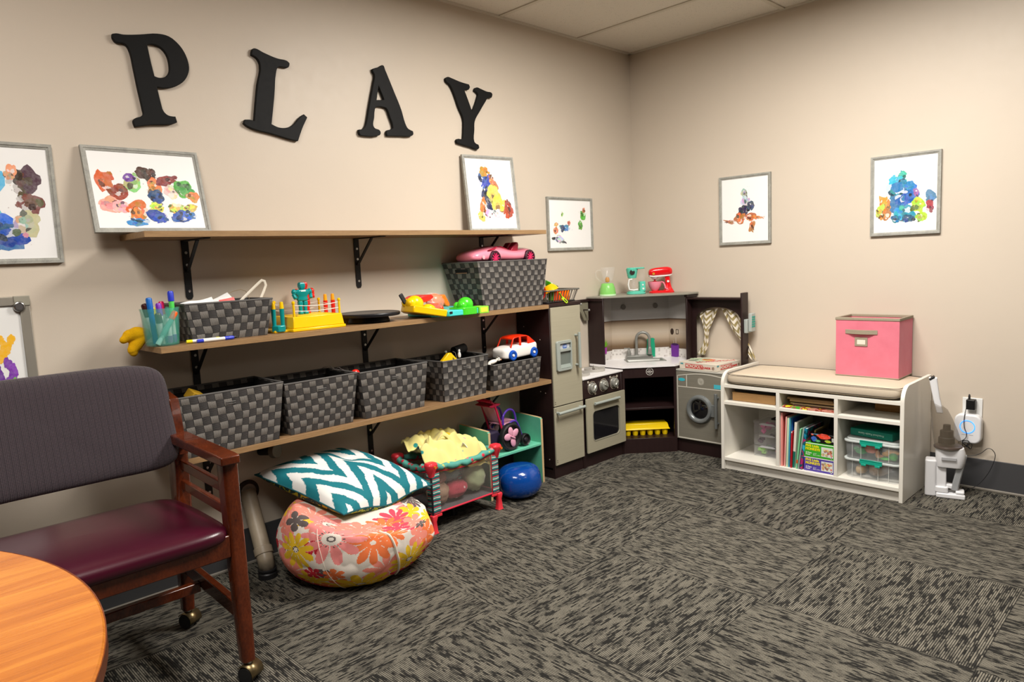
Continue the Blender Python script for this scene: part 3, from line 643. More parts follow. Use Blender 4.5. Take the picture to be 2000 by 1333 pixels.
# ------------------------------------------------------------------ pink convertible in the tall bin
def ringpts(yw, z0, z1, x, e=2.6, n=20, yc=0):
    """superellipse-ish section across y at x"""
    out = []
    for i in range(n):
        a = 2*PI*i/n; c, s_ = math.cos(a), math.sin(a)
        out.append(Vector((x, yc+yw*math.copysign(abs(c)**(2/e), c), (z0+z1)/2+(z1-z0)/2*math.copysign(abs(s_)**(2/e), s_))))
    return out
t = thing('toy_convertible', 'pink toy convertible car resting in the tall woven bin', 'toy car', (-1.30, -.12, 1.10))
Mc = Matrix.Translation((-1.305, -.110, 1.142)) @ Euler((0, 0, .06)).to_matrix().to_4x4()
def T_(q, M):
    q.v = [tuple(M @ Vector(p)) for p in q.v]; return q
secs = [(-.235, .05, .02, .04), (-.225, .068, .008, .055), (-.19, .078, .004, .066), (-.13, .082, .002, .079), (-.08, .082, .002, .086), (-.04, .08, .002, .088), (0, .078, .002, .074), (.06, .078, .002, .064), (.11, .08, .002, .070), (.15, .082, .004, .078), (.19, .078, .012, .070), (.215, .066, .022, .055), (.225, .045, .03, .045)]
q = MB(); q.loft([ringpts(w_, a, b, x) for x, w_, a, b in secs]); T_(q, Mc); body = q.build('body', PINKP, t, smooth=60, subsurf=1)
HOTP = P_('deep_pink_plastic', 'b8143c', .3)
for sy in (-1, 1):
    q = MB(); q.prism([(.02, .0), (.075, .0), (.083, .03), (.08, .044), (.062, .046), (.052, .036), (.03, .015)], -.017, .017, ax='y'); T_(q, Mc @ Matrix.Translation((.012 if sy < 0 else .045, sy*.036-.01, .055))); q.build('seat', HOTP, t, bevel=.006, seg=3, label='deep pink bucket seat')
q = MB(); q.prism([(-.05, .082), (-.03, .082), (.02, .066), (-.0, .060)], -.06, .06, ax='y'); T_(q, Mc); q.build('dashboard', HOTP, t, bevel=.004, label='deep pink dashboard')
q = MB(); q.prism([(-.145, .062), (-.09, .077), (-.083, .080), (-.09, .072), (-.12, .063)], -.0815, -.072, ax='y'); T_(q, Mc); q.build('hood_vent', HOTP, t, label='dark slot in the hood side')
TYRE = P_('dark_tyre', '3a1424', .4)
for wx in (-.105, .15):
    for sy in (-1, 1):
        M = Mc @ frameM((wx, sy*.084, .024), (1, 0, 0), (0, 0, 1)); M3 = M.to_3x3()
        q = MB(); q.lathe([(.024, -.014), (.034, -.014), (.0365, -.008), (.0365, .004), (.034, .007), (.027, .007), (.026, .003), (.0001, .002)], M.translation, 30, M=M3, cap=False); w_ = q.build('wheel', TYRE, t)
        if sy < 0:
            q = MB(); q.lathe([(.0265, .0035), (.0275, .0068), (.0285, .0068)], M.translation, 30, M=M3, cap=False); q.build('trim_ring', P_('silver_trim', 'c8a8b0', .2), w_, label='silver trim ring')
            q = MB()
            for k in range(10):
                a = 2*PI*k/10; q.bar(M @ Vector((.006*math.cos(a), .006*math.sin(a), .004)), M @ Vector((.026*math.cos(a), .026*math.sin(a), .004)), .004, .004, up=M3 @ Vector((0, 0, 1)))
            q.lathe([(.0001, .006), (.008, .005), (.009, .002)], M.translation, 16, M=M3, cap=False); q.build('spokes', P_('crimson_spokes', 'd8205c', .25), w_, label='crimson spokes')
q = MB(); M = Mc @ frameM((-.178, -.0795, .03), (1, 0, 0), (0, 0, 1)); q.lathe([(.0001, .001), (.009, .0006), (.0095, -.002)], M.translation, 20, M=M.to_3x3(), cap=False); q.build('side_badge', P_('light_pink', 'f8a8b4', .2), t, label='round badge by the front wheel')

# ------------------------------------------------------------------ red and white toy car on the shallow bin
t = thing('toy_car', 'red roofed white toy car with blue wheels on the shallow bin', 'toy car', (-1.27, -.17, .661))
Mc = Matrix.Translation((-1.272, -.17, .665)) @ Euler((0, 0, 0)).to_matrix().to_4x4()
WP = P_('glossy_white', 'eeeae4', .2)
secs = [(-.118, .034, .016, .040), (-.112, .046, .008, .052), (-.09, .052, .004, .060), (-.04, .054, .004, .066), (.02, .055, .006, .068), (.07, .055, .008, .071), (.10, .053, .014, .074), (.115, .046, .02, .068), (.121, .034, .03, .055)]
q = MB(); q.loft([ringpts(w_*1.04, a-.002, b+.003, x, 5.5) for x, w_, a, b in secs]); T_(q, Mc); q.build('body', WP, t, smooth=60, subsurf=1)
REDC = P_('bright_red_plastic', 'e8300c', .3)
q = MB(); rt = [(-.078, .060), (-.056, .100), (-.045, .107), (.0, .112), (.045, .110), (.062, .100), (.105, .070), (.085, .066), (.052, .064)]
zr = .1085
for sy in (-1, 1):     # pillars
    y = sy*.048
    q.bar((-.074, y, .058), (-.05, y*.92, .104), .007, .006); q.bar((-.006, y, .064), (-.004, y*.92, .108), .013, .006)
    q.prism([(.047, .064), (.10, .073), (.055, .106), (.045, .108)], y*.97-.004, y*.97+.004, ax='y')
q.loft([[Vector((x, sy*.046*k, z)) for sy, z in ((-1, zz-.006), (-1, zz), (0, zz+.003), (1, zz), (1, zz-.006), (0, zz-.004))] for x, zz, k in ((-.054, .101, .95), (-.04, .109, 1), (0, .113, 1), (.04, .112, 1), (.056, .106, 1), (.082, .088, .98), (.104, .072, .95))])
T_(q, Mc); q.build('roof', REDC, t, bevel=.0015, label='red roof with window openings')
q = MB(); q.box(.0, .04, -.04, .04, .06, .074); T_(q, Mc); q.build('seat', WP, t, bevel=.004)
for wx in (-.066, .082):
    for sy in (-1, 1):
        M = Mc @ frameM((wx, sy*.054, .022), (1, 0, 0), (0, 0, 1)); M3 = M.to_3x3()
        q = MB(); q.lathe([(.0001, -.01), (.02, -.01), (.0255, -.006), (.027, .0), (.0245, .006), (.018, .0085), (.011, .006), (.0085, .002), (.0001, .002)], M.translation, 28, M=M3, cap=False); w_ = q.build('wheel', BLUEP, t)
        if sy < 0: q = MB(); q.lathe([(.007, .002), (.007, .007), (.005, .009), (.0001, .0092)], M.translation, 16, M=M3, cap=False); q.build('hub', WP, w_, label='white hub')
t = thing('toy_animal', 'small white toy animal lying on the shallow bin left of the car', 'toy', (-1.46, -.2, .655))
q = MB(); q.ell((-1.455, -.20, .668), .03, .013, .011, M=Matrix.Rotation(-.15, 4, 'Y')); q.ell((-1.418, -.202, .676), .013, .011, .0105); q.ell((-1.48, -.205, .660), .01, .006, .006)
q.build('body', P_('cream_white', 'ece6da', .5), t)
q = MB(); q.ell((-1.406, -.205, .674), .006, .006, .005); q.build('muzzle', P_('tan_muzzle', 'c89068', .5), t, label='tan muzzle')
for dx in (0, .009): q = MB(); q.ell((-1.414-dx, -.212, .681), .0022, .0014, .0028); q.build('eye', BLACK, t)
q = MB(); q.ell((-1.423, -.204, .687), .005, .004, .005); q.build('ear', P_('grey_ear', '706860', .5), t)

# ------------------------------------------------------------------ yellow mitten at the shelf end
FELT = speckle('yellow_felt', 'f0bc08', 'd89c04', 500, .95, bump=.5)
t = thing('felt_toy', 'yellow felt stuffed toy drooping over the left end of the middle shelf', 'toy', (-2.99, -.1, .92))
q = MB()
def blob(q, chain, n=14, k=5):
    """chain of (p, r): smooth fat tube with rounded ends"""
    pts, rs = [], []; c = [(Vector(p), r) for p, r in chain]
    d = (c[1][0]-c[0][0]).normalized()
    for a in (0, 25, 50, 70): pts.append(c[0][0]-d*c[0][1]*math.cos(math.radians(a))); rs.append(max(.0005, c[0][1]*math.sin(math.radians(a))))
    for i in range(len(c)-1):
        for j in range(k):
            f = j/k; pts.append(c[i][0].lerp(c[i+1][0], f)); g = f*f*(3-2*f); rs.append(c[i][1]*(1-g)+c[i+1][1]*g)
    d = (c[-1][0]-c[-2][0]).normalized()
    for a in (90, 70, 50, 25, 0): pts.append(c[-1][0]+d*c[-1][1]*math.cos(math.radians(a))); rs.append(max(.0005, c[-1][1]*math.sin(math.radians(a))))
    q.tube(pts, 1, n, rs=rs)
blob(q, [((-2.955, -.075, .955), .022), ((-2.985, -.09, .957), .028), ((-3.012, -.10, .956), .022), ((-3.032, -.105, .945), .013)])
blob(q, [((-2.975, -.09, .948), .024), ((-2.995, -.10, .925), .022), ((-3.008, -.107, .908), .017), ((-3.006, -.107, .900), .014)])
o = q.build('body', FELT, t, smooth=180)
r_ = o.modifiers.new('merge', 'REMESH'); r_.mode = 'VOXEL'; r_.voxel_size = .003; r_.use_smooth_shade = True

# ------------------------------------------------------------------ marker cup
AQUA = mat('aqua_clear_plastic', srgb(96, 190, 172), .10, alpha=.30, spec=.8)
t = thing('marker_cup', 'clear aqua plastic cup full of markers on the middle shelf', 'cup', (-2.930, -0.167, .919))
q = MB(); q.lathe([(.0001, .001), (.050, .001), (.052, .004), (.056, .06), (.060, .115), (.062, .122), (.0625, .126), (.0605, .126), (.059, .118), (.054, .06), (.050, .006), (.0001, .005)], (-2.930, -0.167, .919), 40, cap=False); q.build('cup', AQUA, t)
def marker(label, p0, p1, cap, body, r=.0072, capf=.32, tail=None, group='markers in the aqua cup'):
    t = thing('marker', label, 'marker', tuple(p0), group=group)
    p0, p1 = Vector(p0), Vector(p1); d = p1-p0; L = d.length; M = frameM(p0, d.orthogonal(), d.cross(d.orthogonal()));
    Z = d.normalized(); X = Z.orthogonal().normalized(); Y = Z.cross(X); M3 = Matrix(((X.x, Y.x, Z.x), (X.y, Y.y, Z.y), (X.z, Y.z, Z.z)))
    zc = L*(1-capf)
    q = MB(); q.lathe([(.0001, 0), (r*.8, 0), (r*.92, .002), (r*.92, zc)], p0, 16, M=M3, cap=False); b = q.build('barrel', body, t)
    q = MB(); q.lathe([(r*.93, zc), (r*1.06, zc), (r*1.04, L-.006), (r*.8, L-.001), (r*.5, L), (r*.45, L-.003), (.0001, L-.003)], p0, 16, M=M3, cap=False); q.build('cap', cap, t)
    if tail: q = MB(); q.lathe([(.0001, -.0006), (r*.85, -.0005), (r*.97, .002), (r*.97, L*.16)], p0, 16, M=M3, cap=False); q.build('end_plug', tail, t)
    return t
CW = P_('marker_white', 'e8e8e4', .35)
MC = {k: P_('marker_'+k, v, .3) for k, v in dict(darkbrown='3c1414', blue='1464b8', maroon='5c1018', purple='7828a8', magenta='d8185c', royal='2c3cc0', lightgreen='58d860', yellow='f0e020', orange='f06418', aqua='88c8bc', violet='8c20a0').items()}
z0 = .926
marker('dark brown capped marker at the left rim of the cup', (-2.940, -0.142, z0), (-2.973, -0.152, 1.062), MC['darkbrown'], CW, r=.010)
marker('blue capped marker standing tall at the left in the cup', (-2.950, -0.162, z0), (-2.959, -0.160, 1.082), MC['blue'], MC['blue'], r=.0095)
marker('maroon capped marker leaning low inside the cup', (-2.937, -0.192, z0), (-2.946, -0.194, 1.03), MC['maroon'], CW, r=.0105)
marker('purple capped marker in the middle of the cup', (-2.925, -0.172, z0), (-2.931, -0.162, 1.062), MC['purple'], CW, r=.009, tail=MC['violet'])
marker('magenta capped marker behind the purple one', (-2.910, -0.142, z0), (-2.912, -0.132, 1.066), MC['magenta'], CW, r=.009)
marker('tallest marker in the cup with a royal blue cap', (-2.887, -0.162, z0), (-2.887, -0.157, 1.10), MC['royal'], MC['lightgreen'], r=.0095, capf=.2)
marker('yellow capped marker short at the back of the cup', (-2.943, -0.132, z0), (-2.938, -0.127, 1.048), MC['yellow'], CW, r=.008)
marker('orange capped marker with aqua barrel leaning across the cup', (-2.960, -0.210, z0), (-2.893, -0.207, 1.032), MC['orange'], MC['aqua'], r=.0095, capf=.24)
marker('upside down marker with a bright purple end in the cup', (-2.917, -0.204, 1.01), (-2.918, -0.205, z0+.001), MC['violet'], CW, r=.0085, capf=.3)
marker('upside down marker with a dark purple end near the right of the cup', (-2.900, -0.192, 1.005), (-2.898, -0.190, z0+.001), MC['purple'], CW, r=.0075, capf=.35)
g2 = 'dry erase markers lying on the middle shelf'
marker('white marker with yellow end and yellow cap lying on the shelf', (-2.869, -.213, .926), (-2.755, -.217, .926), MC['yellow'], CW, r=.0062, capf=.13, tail=MC['yellow'], group=g2)
marker('white marker with blue cap lying in front on the shelf', (-2.842, -.235, .926), (-2.714, -.232, .926), MC['royal'], CW, r=.0065, capf=.26, tail=MC['royal'], group=g2)
marker('black capped marker lying behind the blue capped one', (-2.80, -.2245, .926), (-2.70, -.2205, .926), BLACK, BLACK, r=.0052, capf=.3, group=g2)

# ------------------------------------------------------------------ boxing robot ring
t = thing('boxing_ring_toy', 'yellow toy boxing ring with white ropes on the middle shelf', 'toy', (-2.37, -.12, .919))
q = MB(); z0 = .919
def fr(x0, x1, y0, y1, z0, z1, ins): return [[(x0, y0, z0), (x1, y0, z0), (x1, y1, z0), (x0, y1, z0)], [(x0+ins, y0+ins, z1), (x1-ins, y0+ins, z1), (x1-ins, y1-ins, z1), (x0+ins, y1-ins, z1)]]
q.loft(fr(-2.478, -2.258, -.215, -.03, z0+.012, z0+.056, .006)); q.box(-2.482, -2.254, -.219, -.026, z0, z0+.012); q.box(-2.54, -2.478, -.19, -.05, z0, z0+.01)
bd = q.build('ring_base', YEL, t, bevel=.003)
q = MB(); q.box(-2.44, -2.29, -.18, -.06, z0+.055, z0+.059); q.build('canvas', P_('yellow_mat', 'f8d020', .35), bd, bevel=.002)
for px, py in ((-2.465, -.203), (-2.27, -.203), (-2.465, -.045), (-2.27, -.045)):
    q = MB(); q.lathe([(.0045, z0+.02), (.0045, z0+.105), (.0065, z0+.106), (.0065, z0+.112), (.003, z0+.116), (.0001, z0+.116)], (px, py, 0), 12, cap=False); q.build('post', YEL, t)
ROPE = P_('white_rope', 'f0ece4', .5)
for k, hz in enumerate((.078, .100)):
    q = MB(); s_ = -.005-.002*k; zz = z0+hz; pts = []
    cs = [(-2.465, -.203), (-2.27, -.203), (-2.27, -.045), (-2.465, -.045)]
    for i in range(4):
        a, b = cs[i], cs[(i+1) % 4]
        for j in range(8): f = j/8; pts.append((a[0]+(b[0]-a[0])*f, a[1]+(b[1]-a[1])*f, zz+s_*math.sin(PI*f)))
    q.tube(pts, .0013, 6, closed=True); q.build('rope', ROPE, t)
def controller(x, y, ca, z):
    q = MB(); q.lathe([(.0001, 0), (.026, 0), (.028, .006), (.028, .022), (.024, .025), (.0001, .025)], (x, y, z), 6, cap=False); c = q.build('control_base', ca, t, bevel=.002)
    for dx in (-.017, .017):
        q = MB(); q.lathe([(.0075, z+.022), (.0088, z+.08), (.0088, z+.086), (.0001, z+.086)], (x+dx, y, 0), 12, cap=False); q.build('grip', ca, c)
        q = MB(); q.lathe([(.0082, z+.085), (.0065, z+.108), (.0055, z+.112), (.0001, z+.112)], (x+dx, y, 0), 12, cap=False); q.build('button', YEL if ca is TEAL else P_('amber_plastic', 'f0a014', .3), c, label='orange yellow thumb button')
controller(-2.516, -.175, TEAL, z0+.004); controller(-2.245, -.085, REDP, z0+.018)
def robot(x, y, z, m, label, face):
    t = thing('toy_robot', label, 'toy robot', (x, y, z)); S = .9
    def B_(nm, *b, bev=.003, par=None, mm=None):
        q = MB(); x0, x1, y0, y1, z0_, z1_ = [v*S for v in b]; q.box(x+x0, x+x1, y+y0, y+y1, z+z0_, z+z1_); return q.build(nm, mm or m, par or t, bevel=bev, seg=2)
    for sx in (-1, 1):
        l = B_('leg', min(sx*.004, sx*.018), max(sx*.004, sx*.018), -.008, .008, 0, .056, bev=.003); B_('boot', min(sx*.003, sx*.021), max(sx*.003, sx*.021), -.013, .009, 0, .012, par=l); B_('thigh_guard', min(sx*.002, sx*.021), max(sx*.002, sx*.021), -.010, .010, .036, .058, par=l)
    q = MB(); q.loft([[Vector((x+S*a*w_, y+S*b*d_, z+S*zz)) for a, b in ((-1, -.6), (-.6, -1), (.6, -1), (1, -.6), (1, .6), (.6, 1), (-.6, 1), (-1, .6))] for w_, d_, zz in ((.020, .011, .058), (.025, .013, .064), (.021, .012, .074), (.022, .013, .08), (.034, .016, .092), (.036, .016, .102), (.022, .012, .108))]); q.build('torso', m, t, bevel=.0015)
    for sx in (-1, 1):
        q = MB(); q.ell((x+sx*.037*S, y, z+.098*S), .011*S, .012*S, .013*S, 14, 8); a = q.build('shoulder', m, t)
        q = MB(); q.bar((x+sx*.041*S, y, z+.09*S), (x+sx*.036*S, y-.012*S, z+.068*S), .014*S, .014*S); q.build('forearm', m, a, bevel=.003)
    q = MB(); q.loft([[Vector((x+S*a*w_, y+S*b*d_, z+S*zz)) for a, b in ((-1, -1), (1, -1), (1, 1), (-1, 1))] for w_, d_, zz in ((.008, .007, .107), (.011, .011, .112), (.013, .013, .122), (.0125, .012, .134), (.009, .009, .139))]); h = q.build('head', m, t, bevel=.0025)
    return t
rb = robot(-2.385, -.125, .978, TEAL, 'teal toy robot boxer standing in the yellow ring', 1)
q = MB(); q.box(-2.396, -2.376, -.1405, -.1395, 1.067, 1.073); q.build('chest_label', P_('label_white', 'd8e8e8', .4), rb, label='white chest sticker')
rb = robot(-2.352, -.083, .978, REDP, 'red toy robot boxer behind the teal robot', 1)

# ------------------------------------------------------------------ turntable
t = thing('turntable', 'black round turntable lying on the middle shelf', 'turntable', (-2.072, -.12, .919))
q = MB(); q.lathe([(.0001, .026), (.127, .026), (.131, .028), (.133, .037), (.130, .041), (.124, .042), (.120, .0405), (.0001, .0405)], (-2.088, -.130, .919), 48, cap=False); q.build('plate', P_('black_flat_part', '1c1c20', .35), t)
q = MB(); q.lathe([(.0001, .0), (.085, .0), (.088, .004), (.08, .026), (.0001, .026)], (-2.088, -.130, .919), 40, cap=False); q.build('foot', P_('black_foot', '0c0c0e', .5), t)

# ------------------------------------------------------------------ hungry hippo style game
t = thing('marble_game', 'yellow cyan and green plastic hippo marble game overhanging the middle shelf', 'toy', (-1.79, -.2, .919))
zb = .921
q = MB(); q.prism([(-1.80, -.315), (-1.735, -.318), (-1.60, -.31), (-1.555, -.25), (-1.56, -.06), (-1.62, -.03), (-1.80, -.03), (-1.85, -.08), (-1.85, -.25)], zb, zb+.026); q.build('tray', CYANP, t, bevel=.004)
q = MB(); q.prism(rrect(.11, .10, .03, 5, -1.683, -.272), zb-.001, zb+.033); g = q.build('green_base', GRNP, t, bevel=.003, label='green base')
def hippo(x, y, z, m, par, M=None, s=1.):
    q = MB(); q.ell((x, y, z+.012*s), .037*s, .033*s, .032*s, 22, 10)
    q.ell((x-.030*s, y-.01*s, z+.008*s), .022*s, .024*s, .022*s, 16, 8); q.ell((x-.040*s, y+.012*s, z+.006*s), .016*s, .016*s, .018*s, 14, 8)
    if M is not None: T_(q, M)
    return q.build('hippo_body', m, par)
h = hippo(-1.672, -.275, zb+.033, GRNP, t)
q = MB(); q.bar((-1.668, -.262, zb+.060), (-1.660, -.245, zb+.096), .014, .006, up=(0, 1, 0)); q.build('lever', BLACK, t, bevel=.002, label='black tail lever')
q = MB(); q.box(-1.63, -1.573, -.322, -.25, zb-.001, zb+.031); tl = q.build('corner_block', P_('lime_plastic', '8cdc3c', .3), t, bevel=.002, label='lime green corner block')
q = MB(); q.box(-1.622, -1.581, -.3228, -.3215, zb+.005, zb+.026); q.build('sticker', P_('sticker_yellow', 'e8e040', .4), tl, bevel=.0005, label='yellow picture sticker')
q = MB(); q.box(-1.798, -1.783, -.3172, -.314, zb+.012, zb+.022); q.build('slot', BLACK, t, label='black slot in the cyan rail')
My = Matrix.Translation((-1.815, -.22, zb)) @ Matrix.Rotation(.23, 4, 'Y') @ Matrix.Translation((1.815, .22, -zb))
q = MB(); q.prism([(-1.90, -.265), (-1.815, -.315), (-1.81, -.10), (-1.90, -.11), (-1.940, -.15), (-1.948, -.19), (-1.94, -.24)], zb, zb+.032); T_(q, My); q.build('yellow_base', YEL, t, bevel=.004, label='raised yellow base')
h = hippo(-1.90, -.19, zb+.033, YEL, t, My, 1.05)
q = MB(); q.ell((-1.83, -.2, zb+.035), .03, .03, .018); T_(q, My); q.build('yellow_head', YEL, t)
q = MB(); q.bar((-1.938, -.19, zb+.068), (-1.958, -.183, zb+.108), .020, .008, up=(0, 1, 0)); q.build('lever', BLACK, t, bevel=.003, label='black tail lever')
t = thing('bagged_hippo', 'orange and red plastic hippos wrapped in clear bag behind the game', 'toy', (-1.79, -.15, .95))
Mo = Matrix.Rotation(-.1, 4, 'Y')
q = MB(); q.ell((-1.75, -.15, .985), .042, .035, .034, 20, 10); q.ell((-1.72, -.14, .975), .028, .03, .028); q.build('orange_body', ORG, t, label='orange body')
q = MB(); q.prism([(-1.735, 1.005), (-1.70, 1.012), (-1.672, .965), (-1.68, .952), (-1.70, .96)], -.17, -.12, ax='y'); q.build('orange_flap', P_('bright_orange', 'f87418', .3), t, bevel=.006, seg=3, label='orange flap')
q = MB(); q.prism([(-1.90, .985), (-1.892, 1.0), (-1.86, 1.014), (-1.80, 1.018), (-1.785, 1.005), (-1.80, .992), (-1.84, .985), (-1.885, .975)], -.2, -.1, ax='y'); q.build('red_lid', REDP, t, bevel=.006, seg=3, label='red lid')
q = MB(); q.ell((-1.795, -.17, .955), .04, .03, .014); q.ell((-1.752, -.19, .95), .018, .02, .018); q.build('red_body', P_('orange_red', 'e83c14', .3), t)
BAG = mat('clear_bag', (1, 1, 1), .08, alpha=.14, spec=.9)
q = MB(); rnd = random.Random(4)
q.grid(lambda u, v: (lambda th, ph: ((-1.775+(.066+.006*mnoise.noise(Vector((th*2, ph*3, 1))))*math.sin(ph)*math.cos(th), -.158+(.055+.008*mnoise.noise(Vector((th*2, ph*3, 4))))*math.sin(ph)*math.sin(th), .978+(.044+.006*mnoise.noise(Vector((th*2, ph*3, 9))))*math.cos(ph))))(u*2*PI, .02+v*(PI-.04)), 24, 14, closeu=True, uv=False); q.build('plastic_bag', BAG, t, label='crinkled clear plastic bag', smooth=20)
# ------------------------------------------------------------------ play kitchen
def f_esp(n, b):
    v = n.mapp(n.coord(), sc=(30, 30, 2)); g = n.noise(v, 4, 4, .6)
    n.put(b.inputs['Base Color'], n.mix(g, srgb(30, 16, 17), srgb(44, 26, 25))); n.put(b.inputs['Roughness'], n.mixf(g, .35, .5))
ESP = mat('espresso_board', srgb(38, 20, 20), .4, fn=f_esp)
SILV = mat('silver_painted_board', srgb(160, 155, 134), .42, .0, fn=lambda n, b: n.put(b.inputs['Base Color'], n.mix(n.noise(n.mapp(n.coord(), sc=(1, 1, 30)), 6, 3), srgb(156, 151, 130), srgb(168, 162, 141))))
GREYB = mat('grey_steel_print', srgb(120, 116, 106), .42, fn=lambda n, b: n.put(b.inputs['Base Color'], n.mix(n.noise(n.mapp(n.coord(), sc=(1, 1, 40)), 6, 3), srgb(116, 112, 101), srgb(130, 126, 114))))
GPL = P_('grey_moulded_plastic', '9aa29c', .3); SILP = mat('silver_plastic', srgb(150, 150, 145), .28, .35)
TOPW = P_('white_worktop', 'e8e6e6', .3)
BOLT = P_('bolt_dots', 'a8a090', .3)
def handle(nm, par, p0, p1, off, r=.008, lug=.016, mt=None):
    """bar handle between two points on the face, standing off along off"""
    p0, p1, off = Vector(p0), Vector(p1), Vector(off); d = (p1-p0).normalized()
    q = MB(); q.tube([p0-d*lug+off, p0+off, p1+off, p1+d*lug+off], r, 14); o = q.build(nm, mt or GPL, par, bevel=.001)
    for p in (p0, p1): q = MB(); q.tube([p, p+off], r*.8, 10); q.build('standoff', mt or GPL, o)
    return o
# fridge
t = thing('toy_refrigerator', 'tall toy refrigerator with grey doors and dark sides at the end of the shelves', 'toy kitchen', (-.967, -.125, 0), group=None)
x0, x1, yf = -1.088, -.846, -.245
q = MB(); q.box(x0, x0+.012, yf, -.008, 0, .905); q.box(x1-.010, x1, yf, -.008, 0, .905); q.box(x0+.012, x1-.01, -.02, -.012, .02, .905); q.box(x0, x1+.002, yf+.012, -.008, .045, .057)
q.build('cabinet', ESP, t, bevel=.0008, seg=1, label='dark espresso cabinet')
q = MB(); q.box(x0+.001, x1-.001, yf+.003, yf+.012, 0, .068); q.build('kickboard', ESP, t)
q = MB(); q.box(x0-.004, x1+.008, yf-.004, -.006, .905, .921); q.build('top_board', ESP, t, bevel=.0015)
q = MB(); q.box(x0+.004, x1-.008, yf-.010, yf-.001, .386, .902); dr = q.build('door', SILV, t, bevel=.0015, label='tall upper door')
q = MB(); q.box(x0+.004, x1-.008, yf-.010, yf-.001, .072, .381); dl = q.build('door', SILV, t, bevel=.0015, label='lower freezer door')
handle('handle', dr, (-.900, yf-.01, .586), (-.900, yf-.01, .744), (0, -.028, 0), .008)
handle('handle', dl, (-1.065, yf-.01, .352), (-.885, yf-.01, .355), (0, -.026, 0), .008)
for z in (.40, .41, .37, .36, .09, .10): q = MB(); q.cyl((x0+.012, yf-.0115, z), (x0+.012, yf-.0095, z), .0022, n=8); q.build('screw', BLACK, dr if z > .385 else dl)
q = MB(); M = LW(0, 0, yf-.010)
q.ring(rrect(.118, .158, .012, 4, -1.001, .647), rrect(.084, .130, .004, 4, -.992, .645), 0, .012, M); q.box(-1.034, -.949, yf-.022, yf-.01, .668, .683)
dp = q.build('water_dispenser', GPL, dr, bevel=.002)
q = MB(); q.box(-1.034, -.950, yf-.011, yf-.009, .582, .71); q.build('recess_back', P_('dispenser_recess', '6c746e', .5), dr)
q = MB(); q.box(-1.030, -.952, yf-.013, yf-.0105, .683, .707); q.build('display_plate', P_('display_light', 'b8bcc0', .4), dr, bevel=.001)
q = MB(); q.prism(rrect(.034, .022, .008, 4, -.990, .694), -.0132, -.0125, M=Matrix.Translation((0, yf, 0)), ax='y'); q.build('display', P_('display_blue', '4868a8', .3), dr, label='blue clock display')
text('clock_digits', '12:30', .012, LW(-.990, .694, yf-.0135), P_('digit_white', 'd8e4f8', .4), dr, label='pale digits')
q = MB(); q._add([(-1.034, yf-.0115, .582), (-.95, yf-.0115, .582), (-.95, yf-.022, .582), (-1.034, yf-.022, .582), (-1.034, yf-.0115, .60), (-.95, yf-.0115, .60)], [(0, 1, 2, 3), (3, 2, 5, 4)]); q.build('drip_tray', P_('drip_tray_grey', '88928c', .4), dr)
for sy_, sz_ in ((-.175, .735), (-.165, .46), (-.05, .48), (-.20, .455), (-.21, .10), (-.06, .80)): q = MB(); q.cyl((-1.0895, sy_, sz_), (-1.0878, sy_, sz_), .0028, n=10); q.build('screw_cap', P_('cap_grey', 'b8a8a0', .4), t)
# stove
t = thing('toy_stove', 'toy stove with white top grey oven door and silver knobs', 'toy kitchen', (-.665, -.125, 0))
x0, x1 = -.845, -.486
q = MB(); q.box(x0, x0+.012, yf, -.008, 0, .488); q.box(x1-.012, x1, yf, -.008, 0, .488); q.box(x0+.012, x1-.012, -.02, -.012, .02, .48); q.box(x0+.012, x1-.012, yf+.004, -.02, .07, .082); q.box(x0+.012, x1-.012, yf, yf+.012, .384, .487)
q.build('cabinet', ESP, t, bevel=.0008, seg=1, label='dark espresso cabinet with black control panel')
q = MB(); q.box(x0+.001, x1-.001, yf+.003, yf+.012, 0, .072); q.build('kickboard', ESP, t)
q = MB(); q.box(x0-.0, x1, yf-.006, -.008, .488, .4985); q.build('worktop', TOPW, t, bevel=.002)
q = MB(); M = LW(0, 0, yf-.010)
q.ring(rrect(.345, .302, .004, 5, -.664, .233), rrect(.236, .164, .022, 5, -.667, .226), 0, .010, M); dr = q.build('oven_door', SILV, t, bevel=.0012)
q = MB(); q.prism(rrect(.24, .168, .02, 5, -.667, .226), .0015, .004, M); q.build('window', mat('smoked_acrylic', (.01, .01, .012), .08, alpha=.88), dr, label='smoked see-through window')
q = MB(); q.ring(rrect(.244, .172, .024, 5, -.667, .226), rrect(.236, .164, .022, 5, -.667, .226), .009, .0115, M); q.build('window_rim', P_('window_rim', '8e8a7a', .4), dr)
handle('handle', dr, (-.765, yf-.01, .352), (-.575, yf-.01, .352), (0, -.024, 0), .008)
for z in (.36, .35, .10, .09): q = MB(); q.cyl((x0+.011, yf-.0115, z), (x0+.011, yf-.0095, z), .0022, n=8); q.build('screw', BLACK, dr)
q = MB(); q.box(-.80, -.53, -.15, -.06, .10, .30, M=None); q.build('oven_back', P_('oven_dark', '181414', .6), t)
KN = mat('silver_knob', srgb(168, 168, 160), .22, .5)
